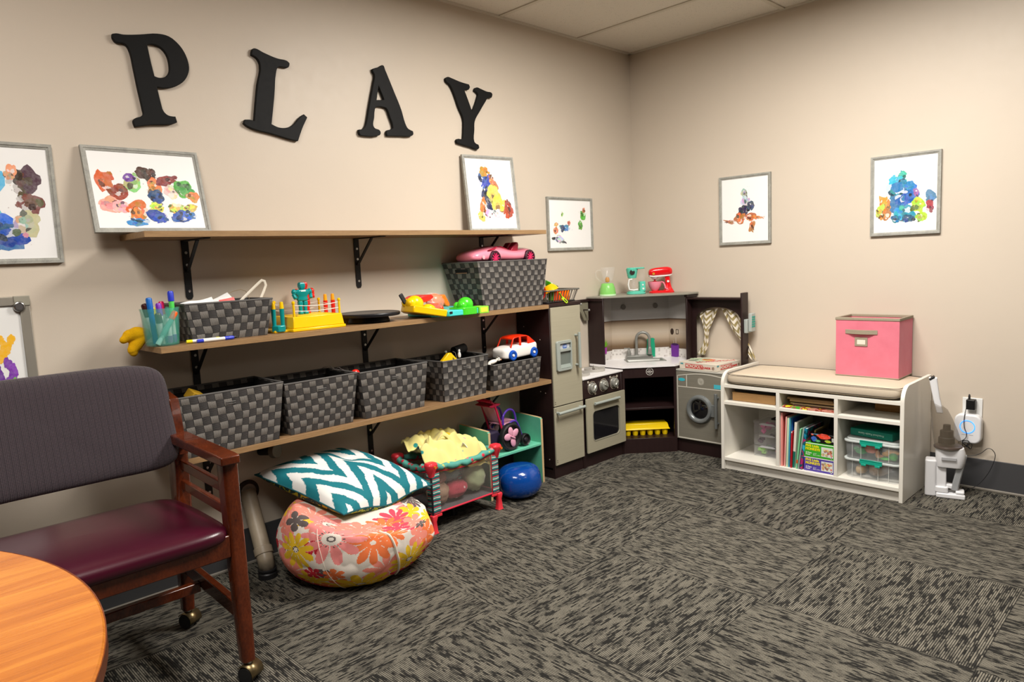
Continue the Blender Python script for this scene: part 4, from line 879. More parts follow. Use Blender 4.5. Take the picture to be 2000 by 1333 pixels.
for k, kx in enumerate((-.762, -.661, -.566)):
    M = LW(kx, .436, yf-.0002); M3 = M.to_3x3()
    q = MB(); q.lathe([(.0001, .022), (.022, .020), (.0265, .016), (.028, .002), (.030, 0)], M.translation, 32, M=M3, cap=False); kb = q.build('knob', KN, t)
    q = MB(); a = (.9, -.5, .7)[k]; q.bar(M @ Vector((-.017*math.cos(a), -.017*math.sin(a), .022)), M @ Vector((.017*math.cos(a), .017*math.sin(a), .022)), .008, .010, up=M3 @ Vector((0, 0, 1))); q.build('grip', KN, kb, bevel=.002)
    q = MB(); q.ring(ngon(.036, 40), ngon(.0345, 40), 0, .0006, M)
    for j in range(12):
        q.prism(ngon(.0008, 6, .0385*math.cos(j*PI/6), .0385*math.sin(j*PI/6)), 0, .0006, M)
    q.build('dial_ring', P_('dial_print', 'c8bca8', .5), t, label='printed dial ring')
    if k != 1:
        for (dx, dz) in ((-.033, .036), (.03, .033), (.033, -.033)) if k else ((-.033, .036), (.026, -.036)):
            q = MB(); q.ring(ngon(.0065, 16, dx, dz), ngon(.0042, 16, dx, dz), 0, .0007, M); q.prism(ngon(.0022, 8, dx, dz), 0, .0007, M); q.build('burner_symbol', P_('dial_print', 'd8d0c0', .5), t)
GB = P_('burner_grey', 'b0aca4', .4)
for bx, by in ((-.60, -.135), (-.76, -.155)):
    q = MB(); q.ring(ngon(.060, 32, bx, by), ngon(.057, 32, bx, by), .4985, .515); q.build('burner_ring', GB, t)
    q = MB()
    for j in range(4):
        a = PI/4+j*PI/2; q.box(-.002, .002, .022, .060, .4985, .522, Matrix.Translation((bx, by, 0)) @ Matrix.Rotation(a, 4, 'Z')); 
    q.build('burner_grate', GB, t)
    q = MB(); q.prism(ngon(.040, 28, bx, by), .4985, .500); q.build('burner_print', P_('burner_red', '50221a', .5), t, label='dark red printed burner')
    q = MB(); q.lathe([(.014, .0), (.012, .008), (.0001, .009)], (bx, by, .500), 16); q.build('burner_cap', P_('burner_cap', '3a1c16', .5), t)
# sink corner unit
t = thing('toy_sink_cabinet', 'corner toy sink cabinet with white counter dark posts and grey roof', 'toy kitchen', (-.25, -.2, 0))
FL, FR = (-.485, -.246), (-.262, -.46)
def dg(u, off=0, P1=FL, P2=FR):
    d = Vector(P2)-Vector(P1); L = d.length; d /= L; n = Vector((d.y, -d.x)); 
    if n.dot(Vector((-1, -1))) < 0: n = -n
    p = Vector(P1) + d*u + n*off; return (p.x, p.y)
def dbox(q, u0, u1, o0, o1, z0, z1, P1=FL, P2=FR):
    q.prism([dg(u0, o0, P1, P2), dg(u1, o0, P1, P2), dg(u1, o1, P1, P2), dg(u0, o1, P1, P2)], z0, z1); return q
q = MB(); inner = [(-.478, -.012), (-.478, -.244), (-.262, -.452), (-.012, -.452), (-.012, -.012)]
q.box(-.484, -.474, -.246, -.012, 0, .505); q.box(-.262, -.012, -.458, -.448, 0, .505); q.box(-.48, -.012, -.018, -.012, .0, .505); q.box(-.018, -.012, -.455, -.012, 0, .505)
cb = q.build('cabinet', ESP, t, bevel=.0008, seg=1, label='dark espresso corner cabinet')
for nm, z0_, z1_ in (('lower_shelf', .074, .086), ('middle_shelf', .256, .268)):
    q = MB(); q.prism(inner, z0_, z1_); q.build(nm, ESP, t, bevel=.0008, seg=1)
q = MB(); dbox(q, .0, .309, 0, -.012, 0, .084); q.build('kickboard', ESP, t)
q = MB(); dbox(q, .0, .309, 0, -.012, .446, .505); dbox(q, 0, .012, 0, -.012, .084, .446); dbox(q, .296, .309, 0, -.012, .084, .446); q.build('face_frame', ESP, t)
def MDg(u, z, off, P1=FL, P2=FR):
    a, b = dg(u, off, P1, P2); d = Vector(P2)-Vector(P1); return frameM((a, b, z), (d.x, d.y, 0), (0, 0, 1))
LGW = P_('logo_white', 'd8d4cc', .5); M = MDg(.158, .480, .0004)
q = MB(); q.ring(ngon(.0215, 40), ngon(.0200, 40), 0, .0006, M); lg = q.build('round_logo', LGW, t, label='white round logo')
q = MB(); q.ring(ngon(.0188, 40), ngon(.0182, 40), 0, .0006, M); q.build('inner_ring', LGW, lg)
text('lettering', 'KidKraft', .0088, M @ Matrix.Translation((0, -.001, .0002)), LGW, lg, bold=.0003)
q = MB(); q.box(-.005, -.001, -.0125, -.0108, 0, .0006, M); q.box(.001, .006, -.0125, -.0108, 0, .0006, M); q.box(-.010, .010, -.0075, -.0068, 0, .0006, M); q.build('small_marks', LGW, lg, smooth=0)
for j, (dx, dy) in enumerate(((-.006, .0095), (0, .0125), (.006, .0095), (-.0035, .0062), (.0035, .0062))): 
    q = MB(); pts = [(dx+(.0024 if i % 2 == 0 else .001)*math.sin(i*PI/5), dy+(.0024 if i % 2 == 0 else .001)*math.cos(i*PI/5)) for i in range(10)]; q.prism(pts, 0, .0006, M); q.build('star', LGW, lg)
# counter with sink basin opening
u_ = Vector((.223, -.214)).normalized(); n_ = Vector((.692, .721))         # along the front, away from it
SC_ = Vector((-.226, -.222))
def sq(a, b, c=SC_): p = c + u_*a + n_*b; return (p.x, p.y)
op = [sq(-.108, -.058), sq(.108, -.058), sq(.108, .045), sq(-.108, .045)]
cpoly = [(-.492, -.012), (-.492, -.124), (-.492, -.252), (-.262, -.472), (-.24, -.472), (-.012, -.472), (-.012, -.012)]
outl = [sq(-.108, -.058), sq(.108, -.058), sq(.108, .045), sq(-.108, .045)]
cp = [(-.492, -.252), (-.270, -.460), (-.012, -.460), (-.012, -.012), (-.492, -.012)]
def strip_faces():
    vs = []; 
    for z in (.505, .518):
        for p in cp: vs.append((*p, z))
        for p in outl: vs.append((*p, z))
    # cp 0..4, op 5..8 (bottom), +9 top
    quads = [(0, 1, 6, 5), (1, 2, 6), (2, 3, 7, 6), (3, 8, 7), (3, 4, 8), (4, 0, 5, 8)]
    fs = []
    for f in quads: fs += [f, tuple(9+i for i in f)[::-1]]
    for i in range(5): j = (i+1) % 5; fs.append((i, j, 9+j, 9+i))
    for i in range(4): j = (i+1) % 4; fs.append((5+i, 5+j, 14+j, 14+i))
    return vs, fs
vs, fs = strip_faces(); q = MB(); q._add(vs, fs); co = q.build('counter', TOPW, t, smooth=0, label='white corner counter')
SINKM = mat('grey_sink_plastic', srgb(138, 138, 132), .3, .2)
def rim(a0, a1, b0, b1): return [sq(a0, b0), sq(a1, b0), sq(a1, b1), sq(a0, b1)]
q = MB(); q.loft([[(*p, z) for p in rim(-.118+d, .118-d, -.066+d, .053-d)] for d, z in ((0, .518), (.001, .5225), (.012, .5225), (.018, .516), (.026, .475))], cap=False)
lw = [(*p, .475) for p in rim(-.092, .092, -.040, .027)]; q._add(lw, [(0, 1, 2, 3)]); sk = q.build('sink', SINKM, t, bevel=.0015)
q = MB(); q.prism(rim(-.100, .060, .050, .095), .518, .541); fb = q.build('faucet_base', SINKM, t, bevel=.004)
def P3(a, b, z): p = SC_ + u_*a + n_*b; return Vector((p.x, p.y, z))
q = MB(); pts = [P3(-.035, .072, .541), P3(-.035, .072, .62)]
for k in range(0, 13): a = PI - k*PI/12; pts.append(P3(.003+.038*math.cos(a), .072-.018*(k/12), .645+.036*math.sin(a)))
pts += [P3(.041, .054, .60), P3(.042, .052, .585)]
q.tube(pts, .0085, 16); fc = q.build('faucet', SINKM, t, label='grey gooseneck faucet')
q = MB(); q.tube([P3(.042, .052, .590), P3(.042, .051, .580), P3(.041, .050, .565), P3(.041, .050, .548)], .010, 16, rs=[.009, .0125, .012, .015]); q.build('spray_head', SINKM, fc)
q = MB(); q.lathe([(.014, .0), (.013, .004), (.009, .006)], P3(-.035, .072, .541), 18, cap=False); q.build('collar', SINKM, fc)
q = MB(); q.lathe([(.012, 0), (.013, .012), (.010, .028), (.006, .038), (.008, .041), (.008, .046), (.0001, .048)], P3(-.082, .072, .541), 18, cap=False); hd = q.build('soap_pump', SINKM, t)
q = MB(); q.tube([P3(-.082, .072, .584), P3(-.112, .068, .586)], .0035, 8); q.build('nozzle', SINKM, hd)
# hutch: posts, backboard, hood, roof
q = MB(); q.box(-.492, -.482, -.124, -.012, .518, .908); pl = q.build('side_post', ESP, t, bevel=.001, seg=1, label='dark post on the stove side')
q = MB(); q.box(-.118, -.012, -.452, -.442, .518, .908); q.build('side_post', ESP, t, bevel=.001, seg=1, label='dark post on the washing machine side')
BA, BB = (-.284, -.026), (-.026, -.262)
prof = [(-.480, -.022), (-.284, -.022), (-.022, -.262), (-.022, -.440)]
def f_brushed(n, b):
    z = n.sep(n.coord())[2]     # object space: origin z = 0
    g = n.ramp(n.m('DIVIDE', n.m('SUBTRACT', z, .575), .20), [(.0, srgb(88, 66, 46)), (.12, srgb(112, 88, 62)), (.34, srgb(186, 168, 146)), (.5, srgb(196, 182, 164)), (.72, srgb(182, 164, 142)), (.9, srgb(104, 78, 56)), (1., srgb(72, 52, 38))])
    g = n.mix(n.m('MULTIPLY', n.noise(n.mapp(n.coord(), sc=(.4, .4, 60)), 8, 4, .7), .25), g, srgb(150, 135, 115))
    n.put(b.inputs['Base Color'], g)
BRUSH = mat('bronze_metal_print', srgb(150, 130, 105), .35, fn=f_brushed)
def tilefn(n, b):
    uv = n.coord('UV'); x, y, _ = n.sep(uv); fx, fy = n.m('FLOOR', x), n.m('FLOOR', y)
    wn = n.n.new('ShaderNodeTexWhiteNoise'); wn.noise_dimensions = '2D'; n.put(wn.inputs['Vector'], n.comb(fx, fy))
    c = n.ramp(wn.outputs[0], [(0, srgb(216, 212, 206)), (.5, srgb(214, 210, 204)), (.72, srgb(182, 176, 170)), (.85, srgb(200, 194, 188)), (1, srgb(222, 218, 214))], 'CONSTANT')
    e = n.m('MINIMUM', n.m('PINGPONG', x, .5), n.m('PINGPONG', y, .5)); n.put(b.inputs['Base Color'], n.mix(n.ramp(e, [(.02, 0), (.06, 1)]), srgb(226, 222, 218), c))
TILES = mat('mosaic_tile_print', (.7, .7, .7), .35, fn=tilefn)
def facets(q, z0, z1, off=0, uvs=None):
    vs, fs, us = [], [], []; run = 0
    ps = [Vector(p) for p in prof]
    for i, p in enumerate(ps):
        o = Vector((-.7, -.7)).normalized()*off if 0 < i < 3 else (Vector((0, -off)) if i == 0 else Vector((-off, 0)))
        vs += [(p.x+o.x, p.y+o.y, z0), (p.x+o.x, p.y+o.y, z1)]
    for i in range(3):
        L = (ps[i+1]-ps[i]).length; fs.append((2*i, 2*i+2, 2*i+3, 2*i+1))
        if uvs: us.append(((run/uvs, 0), ((run+L)/uvs, 0), ((run+L)/uvs, (z1-z0)/uvs), (run/uvs, (z1-z0)/uvs)))
        run += L
    o = len(q.v)
    q._add(vs, fs, us or None); return q
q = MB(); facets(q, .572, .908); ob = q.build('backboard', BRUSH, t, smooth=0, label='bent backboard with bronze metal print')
ob.data.transform(Matrix.Identity(4)); s_ = ob.modifiers.new('solid', 'SOLIDIFY'); s_.thickness = .003; s_.offset = 0
q = MB(); facets(q, .518, .578, .0015, .0115); tb = q.build('tile_strip', TILES, t, smooth=0, label='printed mosaic tile strip')
HOOD = mat('hood_grey_print', srgb(176, 172, 166), .4, fn=lambda n, b: n.put(b.inputs['Base Color'], n.mix(n.noise(n.mapp(n.coord(), sc=(.5, .5, 40)), 8, 4), srgb(158, 155, 152), srgb(180, 177, 173))))
q = MB(); facets(q, .757, .906, .006); hb = q.build('hood_panel', HOOD, t, smooth=0, label='pale grey hood print'); s_ = hb.modifiers.new('solid', 'SOLIDIFY'); s_.thickness = .006; s_.offset = 0
for u in (.075, .272): 
    M = MDg(u, .838, .0105, (-.284, -.022), (-.022, -.262)); q = MB(); q.prism(ngon(.0155, 28), 0, .001, M); q.build('vent_dot', P_('dark_grey_dot', '6e6a66', .5), hb, label='dark grey round mark')
# printed things on the backboard
PRS = dict(P1=(-.284, -.022), P2=(-.022, -.262))
M = MDg(.240, .577, .0035, **PRS); q = MB(); q.prism([(-.026, -.055), (.026, -.055), (.027, -.01), (.025, .03), (.022, .045), (.026, .055), (.016, .062), (-.014, .062), (-.024, .052), (-.022, .035), (-.026, .0)], 0, .001, M); q.build('soap_bottle_print', P_('print_green', '1ca078', .4), ob, label='green printed soap bottle')
M = RW(-.306, .562, -.0245); PUR = P_('print_purple', '6c3090', .4)
q = MB(); q.prism([(-.026, -.040), (.0, -.045), (.026, -.040), (.028, .032), (.0, .040), (-.028, .032)], 0, .001, M); q.build('purple_cup_print', PUR, ob, label='purple printed cup')
q = MB(); q.prism(ngon(.024, 20, 0, .034, .007), .0011, .0014, M); q.build('cup_mouth', P_('dark_purple', '3c1c50', .5), ob)
DKB = P_('print_dark', '3a2c24', .5)
M = RW(-.295, .675, -.0245)
q = MB(); q.prism(ngon(.012, 18, -.008, 0, .019), 0, .0008, M); q.build('spoon_print', DKB, ob, label='dark printed slotted spoon')
q = MB(); q.ring(rrect(.019, .03, .003, 2, .028, 0), rrect(.013, .024, .002, 2, .028, 0), 0, .0008, M); q.build('spatula_print', DKB, ob, label='dark printed spatula')
q = MB(); q.box(.0015, .0025, -.085, -.055, 0, .0008, M); q.box(.017, .019, -.09, -.035, 0, .0008, M); q.build('utensil_stems_print', P_('print_light', 'c8c0b8', .5), ob, label='light printed stems')
LG = P_('print_leaf', '6aa828', .5); M = LW(-.352, .60, -.0245)
for k, a in enumerate((-.55, -.25, .1, .4, .8)):
    q = MB(); L = .05-.006*abs(k-2); q.prism([(0, 0), (L*.5*math.sin(a)-.005, L*.5*math.cos(a)), (L*math.sin(a), L*math.cos(a)), (L*.5*math.sin(a)+.005, L*.5*math.cos(a))], 0, .0006+.0001*k, M); q.build('leaf_print', LG, ob, label='green printed leaf')
q = MB(); q.prism([(-.012, -.04), (.01, -.04), (.013, -.002), (-.014, -.002)], 0, .001, M); q.build('pot_print', P_('print_magenta', 'a03ca0', .5), ob, label='purple printed pot')
RFM = mat('roof_grey_board', srgb(142, 140, 128), .4, fn=lambda n, b: n.put(b.inputs['Base Color'], n.mix(n.noise(n.coord(), 30, 3), srgb(138, 136, 124), srgb(150, 147, 135))))
q = MB(); q.prism([(-.502, -.010), (-.502, -.118), (-.486, -.130), (-.128, -.460), (-.110, -.466), (-.010, -.466), (-.010, -.010)], .908, .918); q.build('roof', RFM, t, bevel=.0015, label='grey corner roof board')
q = MB(); q.prism([(-.500, -.012), (-.500, -.116), (-.486, -.126), (-.470, -.116), (-.470, -.012)], .893, .908); q.build('roof_rail', ESP, t)
q = MB(); q.prism([(-.126, -.458), (-.012, -.458), (-.012, -.43), (-.11, -.43)], .893, .908); q.build('roof_rail', ESP, t)
# utensil rack left of the hutch
q = MB(); q.prism([(-.10, .905), (-.015, .905), (-.015, .78), (-.03, .78), (-.05, .80), (-.075, .84), (-.10, .85)][::1], -.512, -.503, ax='x'); rk = None
q = MB(); q.prism([(-.70, .905), (-.504, .905), (-.504, .780), (-.540, .780), (-.575, .835), (-.63, .865), (-.70, .873)], -.024, -.016, ax='y'); q.build('rack_panel', P_('olive_grey_panel', '7e7a68', .45), t, bevel=.001, label='olive grey hanging panel')
q = MB(); q.box(-.70, -.503, -.032, -.012, .893, .906); q.build('rack_rail', ESP, t)
for hx, hz in ((-.62, .885), (-.548, .845)):
    q = MB(); q.cyl((hx, -.022, hz), (hx, -.062, hz), .0035, n=10); pg = q.build('peg', ESP, t)
    q = MB(); q.ell((hx, -.066, hz), .007, .007, .007, 14, 8); q.build('peg_ball', SILP, pg, label='silver ball end')
# washing machine
t = thing('toy_washing_machine', 'grey toy washing machine with round door and curtained window above', 'toy kitchen', (-.13, -.63, 0))
y0, y1, xf = -.462, -.808, -.245
q = MB(); q.box(xf, -.012, y0-.010, y0, 0, .478); q.box(xf, -.012, y1, y1+.010, 0, .478); q.box(-.02, -.012, y1+.01, y0-.01, .02, .478); q.build('cabinet', ESP, t, bevel=.0008, seg=1, label='dark espresso cabinet')
q = MB(); q.box(xf+.003, xf+.012, y1+.001, y0-.001, 0, .075); q.build('kickboard', ESP, t)
q = MB(); q.box(xf-.010, -.012, y1-.003, y0+.008, .478, .4875); q.build('top_board', P_('pale_grey_top', 'b4b2a8', .4), t, bevel=.0015)
q = MB(); q.box(xf-.010, xf-.001, y1+.004, y0+.012, .080, .475); dr = q.build('front_panel', GREYB, t, bevel=.0015, label='grey front panel')
LN = P_('line_print', 'd8d4c8', .5); M = RW(0, 0, xf-.0101)
def ln(q, ya, za, yb, zb, w=.004): q.bar((xf-.0104, ya, za), (xf-.0104, yb, zb), w, .0008, up=(1, 0, 0))
q = MB(); ln(q, -.466, .088, -.466, .452); ln(q, -.466, .388, -.80, .388); ln(q, -.466, .088, -.80, .088, .006); ln(q, -.526, .388, -.526, .462)
for k in range(16):
    a, b = -.466-.334*k/16, -.466-.334*(k+1)/16; f = lambda y: .450+.020*math.sin(PI*(-.466-y)/.334); ln(q, a, f(a), b, f(b))
q.build('printed_lines', LN, dr, label='pale printed outlines', smooth=0)
q = MB(); q.prism(ngon(.022, 24, .494, .429, .009), 0, .0008, M); q.build('oval_print', P_('print_cyan', '38b8c8', .4), dr, label='cyan printed oval')
q = MB(); q.box(-.0113, -.0103, -.745, -.699, .394, .417, Matrix.Translation((xf, 0, 0))); q.build('screen_print', P_('print_cyan_b', '48b4c4', .4), dr, label='cyan printed screen')
Mk = RW(-.617, .427, xf-.0101); q = MB(); q.ring(ngon(.016, 28), ngon(.0135, 28), 0, .0006, Mk)
q.box(-.0012, .0012, -.002, .012, 0, .0006, Mk); q.ring(ngon(.0095, 24), ngon(.0080, 24), 0, .0006, Mk)
for k in range(20): a = k*PI/10; q.bar(Mk @ Vector((.0185*math.cos(a), .0185*math.sin(a), .0003)), Mk @ Vector((.0215*math.cos(a), .0215*math.sin(a), .0003)), .0014, .0006, up=(1, 0, 0))
q.build('power_dial_print', LN, dr, label='pale printed power dial', smooth=0)
M = RW(-.610, .268, xf-.010); M3 = M.to_3x3(); DG = mat('door_ring_grey', srgb(122, 126, 126), .25, .3)
q = MB(); q.lathe([(.054, .004), (.056, .014), (.061, .020), (.068, .022), (.075, .020), (.080, .012), (.082, .0)], M.translation, 48, M=M3, cap=False); rg = q.build('door_ring', DG, t)
q = MB(); q.lathe([(.0001, .014), (.03, .013), (.056, .006)], M.translation, 40, M=M3, cap=False); q.build('door_glass', mat('dark_door_glass', (.006, .006, .007), .06, coat=.5), rg, label='black glossy door window')
q = MB(); q.prism([(.070, -.034), (.092, -.036), (.100, -.028), (.100, .028), (.092, .036), (.070, .034)], 0, .012, M); q.build('hinge', DG, rg, bevel=.003)
handle('handle', dr, (xf-.01, -.722, .20), (xf-.01, -.722, .345), (-.024, 0, 0), .009, .025, DG)
for z in (.455, .465, .10, .09): q = MB(); q.cyl((xf-.0115, -.452, z), (xf-.0095, -.452, z), .0022, n=8); q.build('screw', BLACK, dr)
# window frame over the washing machine
arch = [(-.453, .518), (-.453, .884), (-.79, .884), (-.79, .765), (-.765, .765)]
for k in range(1, 16):
    a = k*PI/16; arch.append((-.620-.142*math.cos(a)*1.0, .765+.066*math.sin(a)))
arch += [(-.478, .765), (-.478, .518)]
q = MB(); q.prism([(-.452, .758), (-.452, .884), (-.79, .884), (-.79, .765), (-.762, .765)] + [(-.617-.140*math.cos(k*PI/18), .762+.070*math.sin(k*PI/18)) for k in range(1, 18)] + [(-.477, .760), (-.470, .758)], -.062, -.052, ax='x'); hd = q.build('window_header', ESP, t, bevel=.0008, seg=1, label='dark arched header')
q = MB(); q.box(-.062, -.052, -.475, -.452, .488, .758); q.build('window_post', ESP, t)
q = MB(); q.box(-.115, -.045, -.798, -.786, .488, .918); q.build('side_post', ESP, t, bevel=.003, seg=2, label='tall dark end post')
q = MB(); q.box(-.115, -.045, -.79, -.452, .880, .890); q.build('window_top', ESP, t)
def f_chev(n, b):
    uv = n.coord('UV'); x, y, _ = n.sep(uv)
    z = n.m('ADD', n.m('MULTIPLY', y, 7.), n.m('MULTIPLY', n.m('PINGPONG', n.m('MULTIPLY', x, 2.2), .5), 1.6))
    k = n.ramp(n.m('FRACT', z), [(.5, 0), (.52, 1)]); n.put(b.inputs['Base Color'], n.mix(k, srgb(222, 214, 200), srgb(148, 132, 84)))
CHEV = mat('chevron_cloth', (.6, .6, .5), .55, fn=f_chev, sheen=.2)
def curtain(cl, cr, side):
    q = MB(); rows = len(cl)-1
    def fn(u, v):
        k = min(rows-1, int(v*rows)); f = v*rows-k
        a = Vector(cl[k]).lerp(Vector(cl[k+1]), f); b = Vector(cr[k]).lerp(Vector(cr[k+1]), f); p = a.lerp(b, u)
        return (-.045+.008*math.sin(u*11+v*2)*(1-.3*v), p.x, p.y)
    q.grid(fn, 26, 30); o = q.build('curtain', CHEV, t, smooth=180, label='olive and white chevron curtain'); s_ = o.modifiers.new('solid', 'SOLIDIFY'); s_.thickness = .0015; return o
curtain([(-.500, .800), (-.490, .775), (-.508, .735), (-.512, .70), (-.520, .655), (-.500, .60), (-.465, .545)], [(-.615, .826), (-.595, .775), (-.575, .735), (-.555, .70), (-.548, .655), (-.545, .60), (-.520, .548)], 0)
curtain([(-.632, .826), (-.65, .79), (-.67, .75), (-.70, .70), (-.735, .65), (-.772, .61), (-.80, .54)], [(-.755, .805), (-.755, .77), (-.760, .73), (-.765, .70), (-.782, .66), (-.805, .62), (-.845, .535)], 1)
t2 = thing('toy_telephone', 'grey toy wall phone with teal keypad on the dark end post', 'toy phone', (-.08, -.80, .69))
PHG = P_('phone_grey', 'a8b0ac', .35)
q = MB(); q.box(-.100, -.052, -.818, -.7985, .693, .770); bs = q.build('cradle', PHG, t2, bevel=.003)
q = MB(); q.box(-.088, -.040, -.838, -.8185, .70, .803); hs = q.build('handset', PHG, t2, bevel=.004)
q = MB(); q.box(-.0885, -.0875, -.835, -.821, .722, .786, None)
q.v = []; q.f = []; q.mi = []; q.uv = []; q.col = []
for i in range(3):
    for j in range(5): q.box(-.084+.013*i, -.074+.013*i, -.8395, -.838, .725+.013*j, .734+.013*j)
q.build('keypad', P_('teal_keys', '2c9c8c', .4), hs, label='teal keypad', smooth=0)
# ------------------------------------------------------------------ storage bench
WB = mat('white_melamine', srgb(226, 222, 212), .35)
WB2 = mat('white_melamine_face', srgb(220, 216, 206), .4)
t = thing('storage_bench', 'white storage bench with three columns of cubbies against the right wall', 'bench', (-.21, -1.27, 0))
xf, xb = -.41, -.014
def side(y0, y1):
    pr = [(xf, 0), (xf, .450)] + [(xf+.07-.07*math.cos(a), .455+.07*math.sin(a)) for a in [k*PI/2/8 for k in range(1, 9)]] + [(xb, .525), (xb, .12), (xb, 0)]
    q = MB(); q.prism([(a, b) for a, b in pr], y0, y1, ax='y'); return q.build('side_panel', WB, t, bevel=.0012)
side(-.843, -.826); side(-1.709, -1.692)
q = MB(); q.box(xf+.006, xb, -1.692, -.843, .440, .457); q.build('seat_board', WB, t, bevel=.001)
q = MB(); q.box(xf+.004, xb, -1.692, -.843, .049, .066); q.build('bottom_board', WB, t, bevel=.001)
q = MB(); q.box(xf+.020, xf+.034, -1.692, -.843, .0, .049); q.build('plinth', WB2, t)
q = MB(); q.box(xb-.006, xb, -1.692, -.843, .05, .455); q.build('back_panel', WB2, t)
for y in (-1.1325, -1.4145):
    q = MB(); q.box(xf+.006, xb-.006, y-.0085, y+.0085, .066, .440); q.build('divider', WB, t, bevel=.001)
for ya, yb in ((-.843, -1.124), (-1.141, -1.406), (-1.423, -1.692)):
    q = MB(); q.box(xf+.006, xb-.006, yb, ya, .350, .366); q.build('shelf', WB, t, bevel=.001)
# cushion
t = thing('bench_cushion', 'beige piped seat cushion on top of the white bench', 'cushion', (-.21, -1.27, .457))
CUS = speckle('beige_canvas', 'cdbfaa', 'bfb09b', 600, .8, bump=.3)
def cus(u, v):
    a, b = u*2*PI, (v-.5)*PI
    c, s = math.cos(a), math.sin(a); k = abs(math.cos(b))**.22
    x = -.214+.190*math.copysign(abs(c)**.16, c)*k; y = -1.2675+.420*math.copysign(abs(s)**.10, s)*k
    z = .4875+.0305*math.copysign(abs(math.sin(b))**.45, b) + .003*mnoise.noise(Vector((x*6, y*6, 1)))*(1 if b > 0 else 0)
    return (x, y, max(.458, z))
q = MB(); q.grid(cus, 96, 18, closeu=True, uv=False); q.build('cover', CUS, t, smooth=50)
PIP = P_('dark_piping', '4a4238', .7)
for zz in (.4715, .5115):
    q = MB(); pts = []
    for i in range(96):
        a = i*2*PI/96; c, s = math.cos(a), math.sin(a); pts.append((-.214+.1905*math.copysign(abs(c)**.16, c), -1.2675+.4205*math.copysign(abs(s)**.10, s), zz))
    q.tube(pts, .0016, 6, closed=True); q.build('piping', PIP, t, label='dark piping line')
# pink bin
t = thing('fabric_bin', 'pink fabric storage cube with beige trim on the bench cushion', 'bin', (-.105, -1.478, .519))
def f_pink(n, b):
    c = n.coord(); w = n.noise(c, 9, 3, .6); n.put(b.inputs['Base Color'], n.mix(w, srgb(216, 106, 126), srgb(230, 130, 148)))
    n.put(b.inputs['Normal'], n.bump(n.m('ADD', n.noise(c, 7, 2), n.m('MULTIPLY', n.noise(c, 900, 1), .1)), .6, .02))
PINKF = mat('pink_fabric', srgb(230, 110, 132), .85, fn=f_pink, sheen=.2); BEI = speckle('beige_webbing', 'a09682', '8c8270', 700, .8)
bx0, bx1, by0, by1, bz0, bz1 = -.205, -.012, -1.622, -1.336, .519, .806
q = MB(); q.ring([(bx0, by0), (bx1, by0), (bx1, by1), (bx0, by1)], [(bx0+.006, by0+.006), (bx1-.006, by0+.006), (bx1-.006, by1-.006), (bx0+.006, by1-.006)], bz0+.004, bz1-.012); q.box(bx0+.003, bx1-.003, by0+.003, by1-.003, bz0+.002, bz0+.008); q.build('body', PINKF, t, bevel=.002)
q = MB(); q.ring([(bx0-.0025, by0-.0025), (bx1+.002, by0-.0025), (bx1+.002, by1+.0025), (bx0-.0025, by1+.0025)], [(bx0+.007, by0+.007), (bx1-.007, by0+.007), (bx1-.007, by1-.007), (bx0+.007, by1-.007)], bz1-.014, bz1); q.build('top_trim', BEI, t, bevel=.0025, seg=3)
q = MB(); q.ring([(bx0-.0015, by0-.0015), (bx1+.001, by0-.0015), (bx1+.001, by1+.0015), (bx0-.0015, by1+.0015)], [(bx0+.003, by0+.003), (bx1-.003, by0+.003), (bx1-.003, by1-.003), (bx0+.003, by1-.003)], bz0, bz0+.006); q.build('bottom_trim', BEI, t, bevel=.002)
q = MB(); q.loft([[Vector((bx0-o, y, z)) for z in (.727, .748)] + [Vector((bx0-o-.003, y, z)) for z in (.748, .727)] for y, o in ((-1.382, .000), (-1.396, .001), (-1.42, .010), (-1.455, .013), (-1.49, .010), (-1.515, .001), (-1.528, .0))]); q.build('handle', BEI, t, bevel=.001)
M = RW(-1.455, .690, bx0-.0005); q = MB(); q.ring(rrect(.058, .042, .002, 2), rrect(.038, .024, .001, 2), 0, .003, M); lh = q.build('label_holder', BEI, t, bevel=.0005)
q = MB(); q.prism(rrect(.040, .026, .001, 2), 0, .0015, M); q.build('label_card', P_('label_cream', 'ded8c8', .6), lh, label='cream paper label card')

# ------------------------------------------------------------------ things in the bench
LW_ = wood('light_wood', srgb(216, 172, 116), srgb(196, 150, 96), (20, 2, 20), .5, 2.); DW_ = wood('pine_dark', srgb(176, 128, 70), srgb(126, 84, 40), (14, 3, 50), .55, 3.)
t = thing('wooden_box', 'light wooden box in the top left cubby of the bench', 'box', (-.24, -.975, .366))
q = MB(); q.box(-.36, -.12, -1.100, -.866, .3665, .405); q.build('box', LW_, t, bevel=.002)
q = MB(); q.box(-.361, -.119, -1.101, -.865, .405, .411); q.build('lid', LW_, t, bevel=.002)
q = MB(); q.box(-.359, -.121, -1.099, -.867, .4037, .4052); q.build('seam', P_('dark_gap', '3a2614', .8), t)
def flat(label, x0, x1, y0, y1, z0, z1, m, name='puzzle_board', cat='board', g='stack in the top middle cubby', rz=0, part='board'):
    t = thing(name, label, cat, ((x0+x1)/2, (y0+y1)/2, z0), group=g)
    M = Matrix.Translation(((x0+x1)/2, (y0+y1)/2, 0)) @ Matrix.Rotation(rz, 4, 'Z'); q = MB(); q.box((x0-x1)/2, (x1-x0)/2, (y0-y1)/2, (y1-y0)/2, z0, z1, M); q.build(part, m, t, bevel=.0008); return t
def f_book(seed, cols):
    def f(n, b):
        v = n.noise(n.mapp(n.coord(), loc=(seed, 0, 0)), 22, 2, .5)
        st = [(i/len(cols)*.5+.25, srgb(c)) for i, c in enumerate(cols)]; n.put(b.inputs['Base Color'], n.ramp(v, st, 'CONSTANT'))
    return f
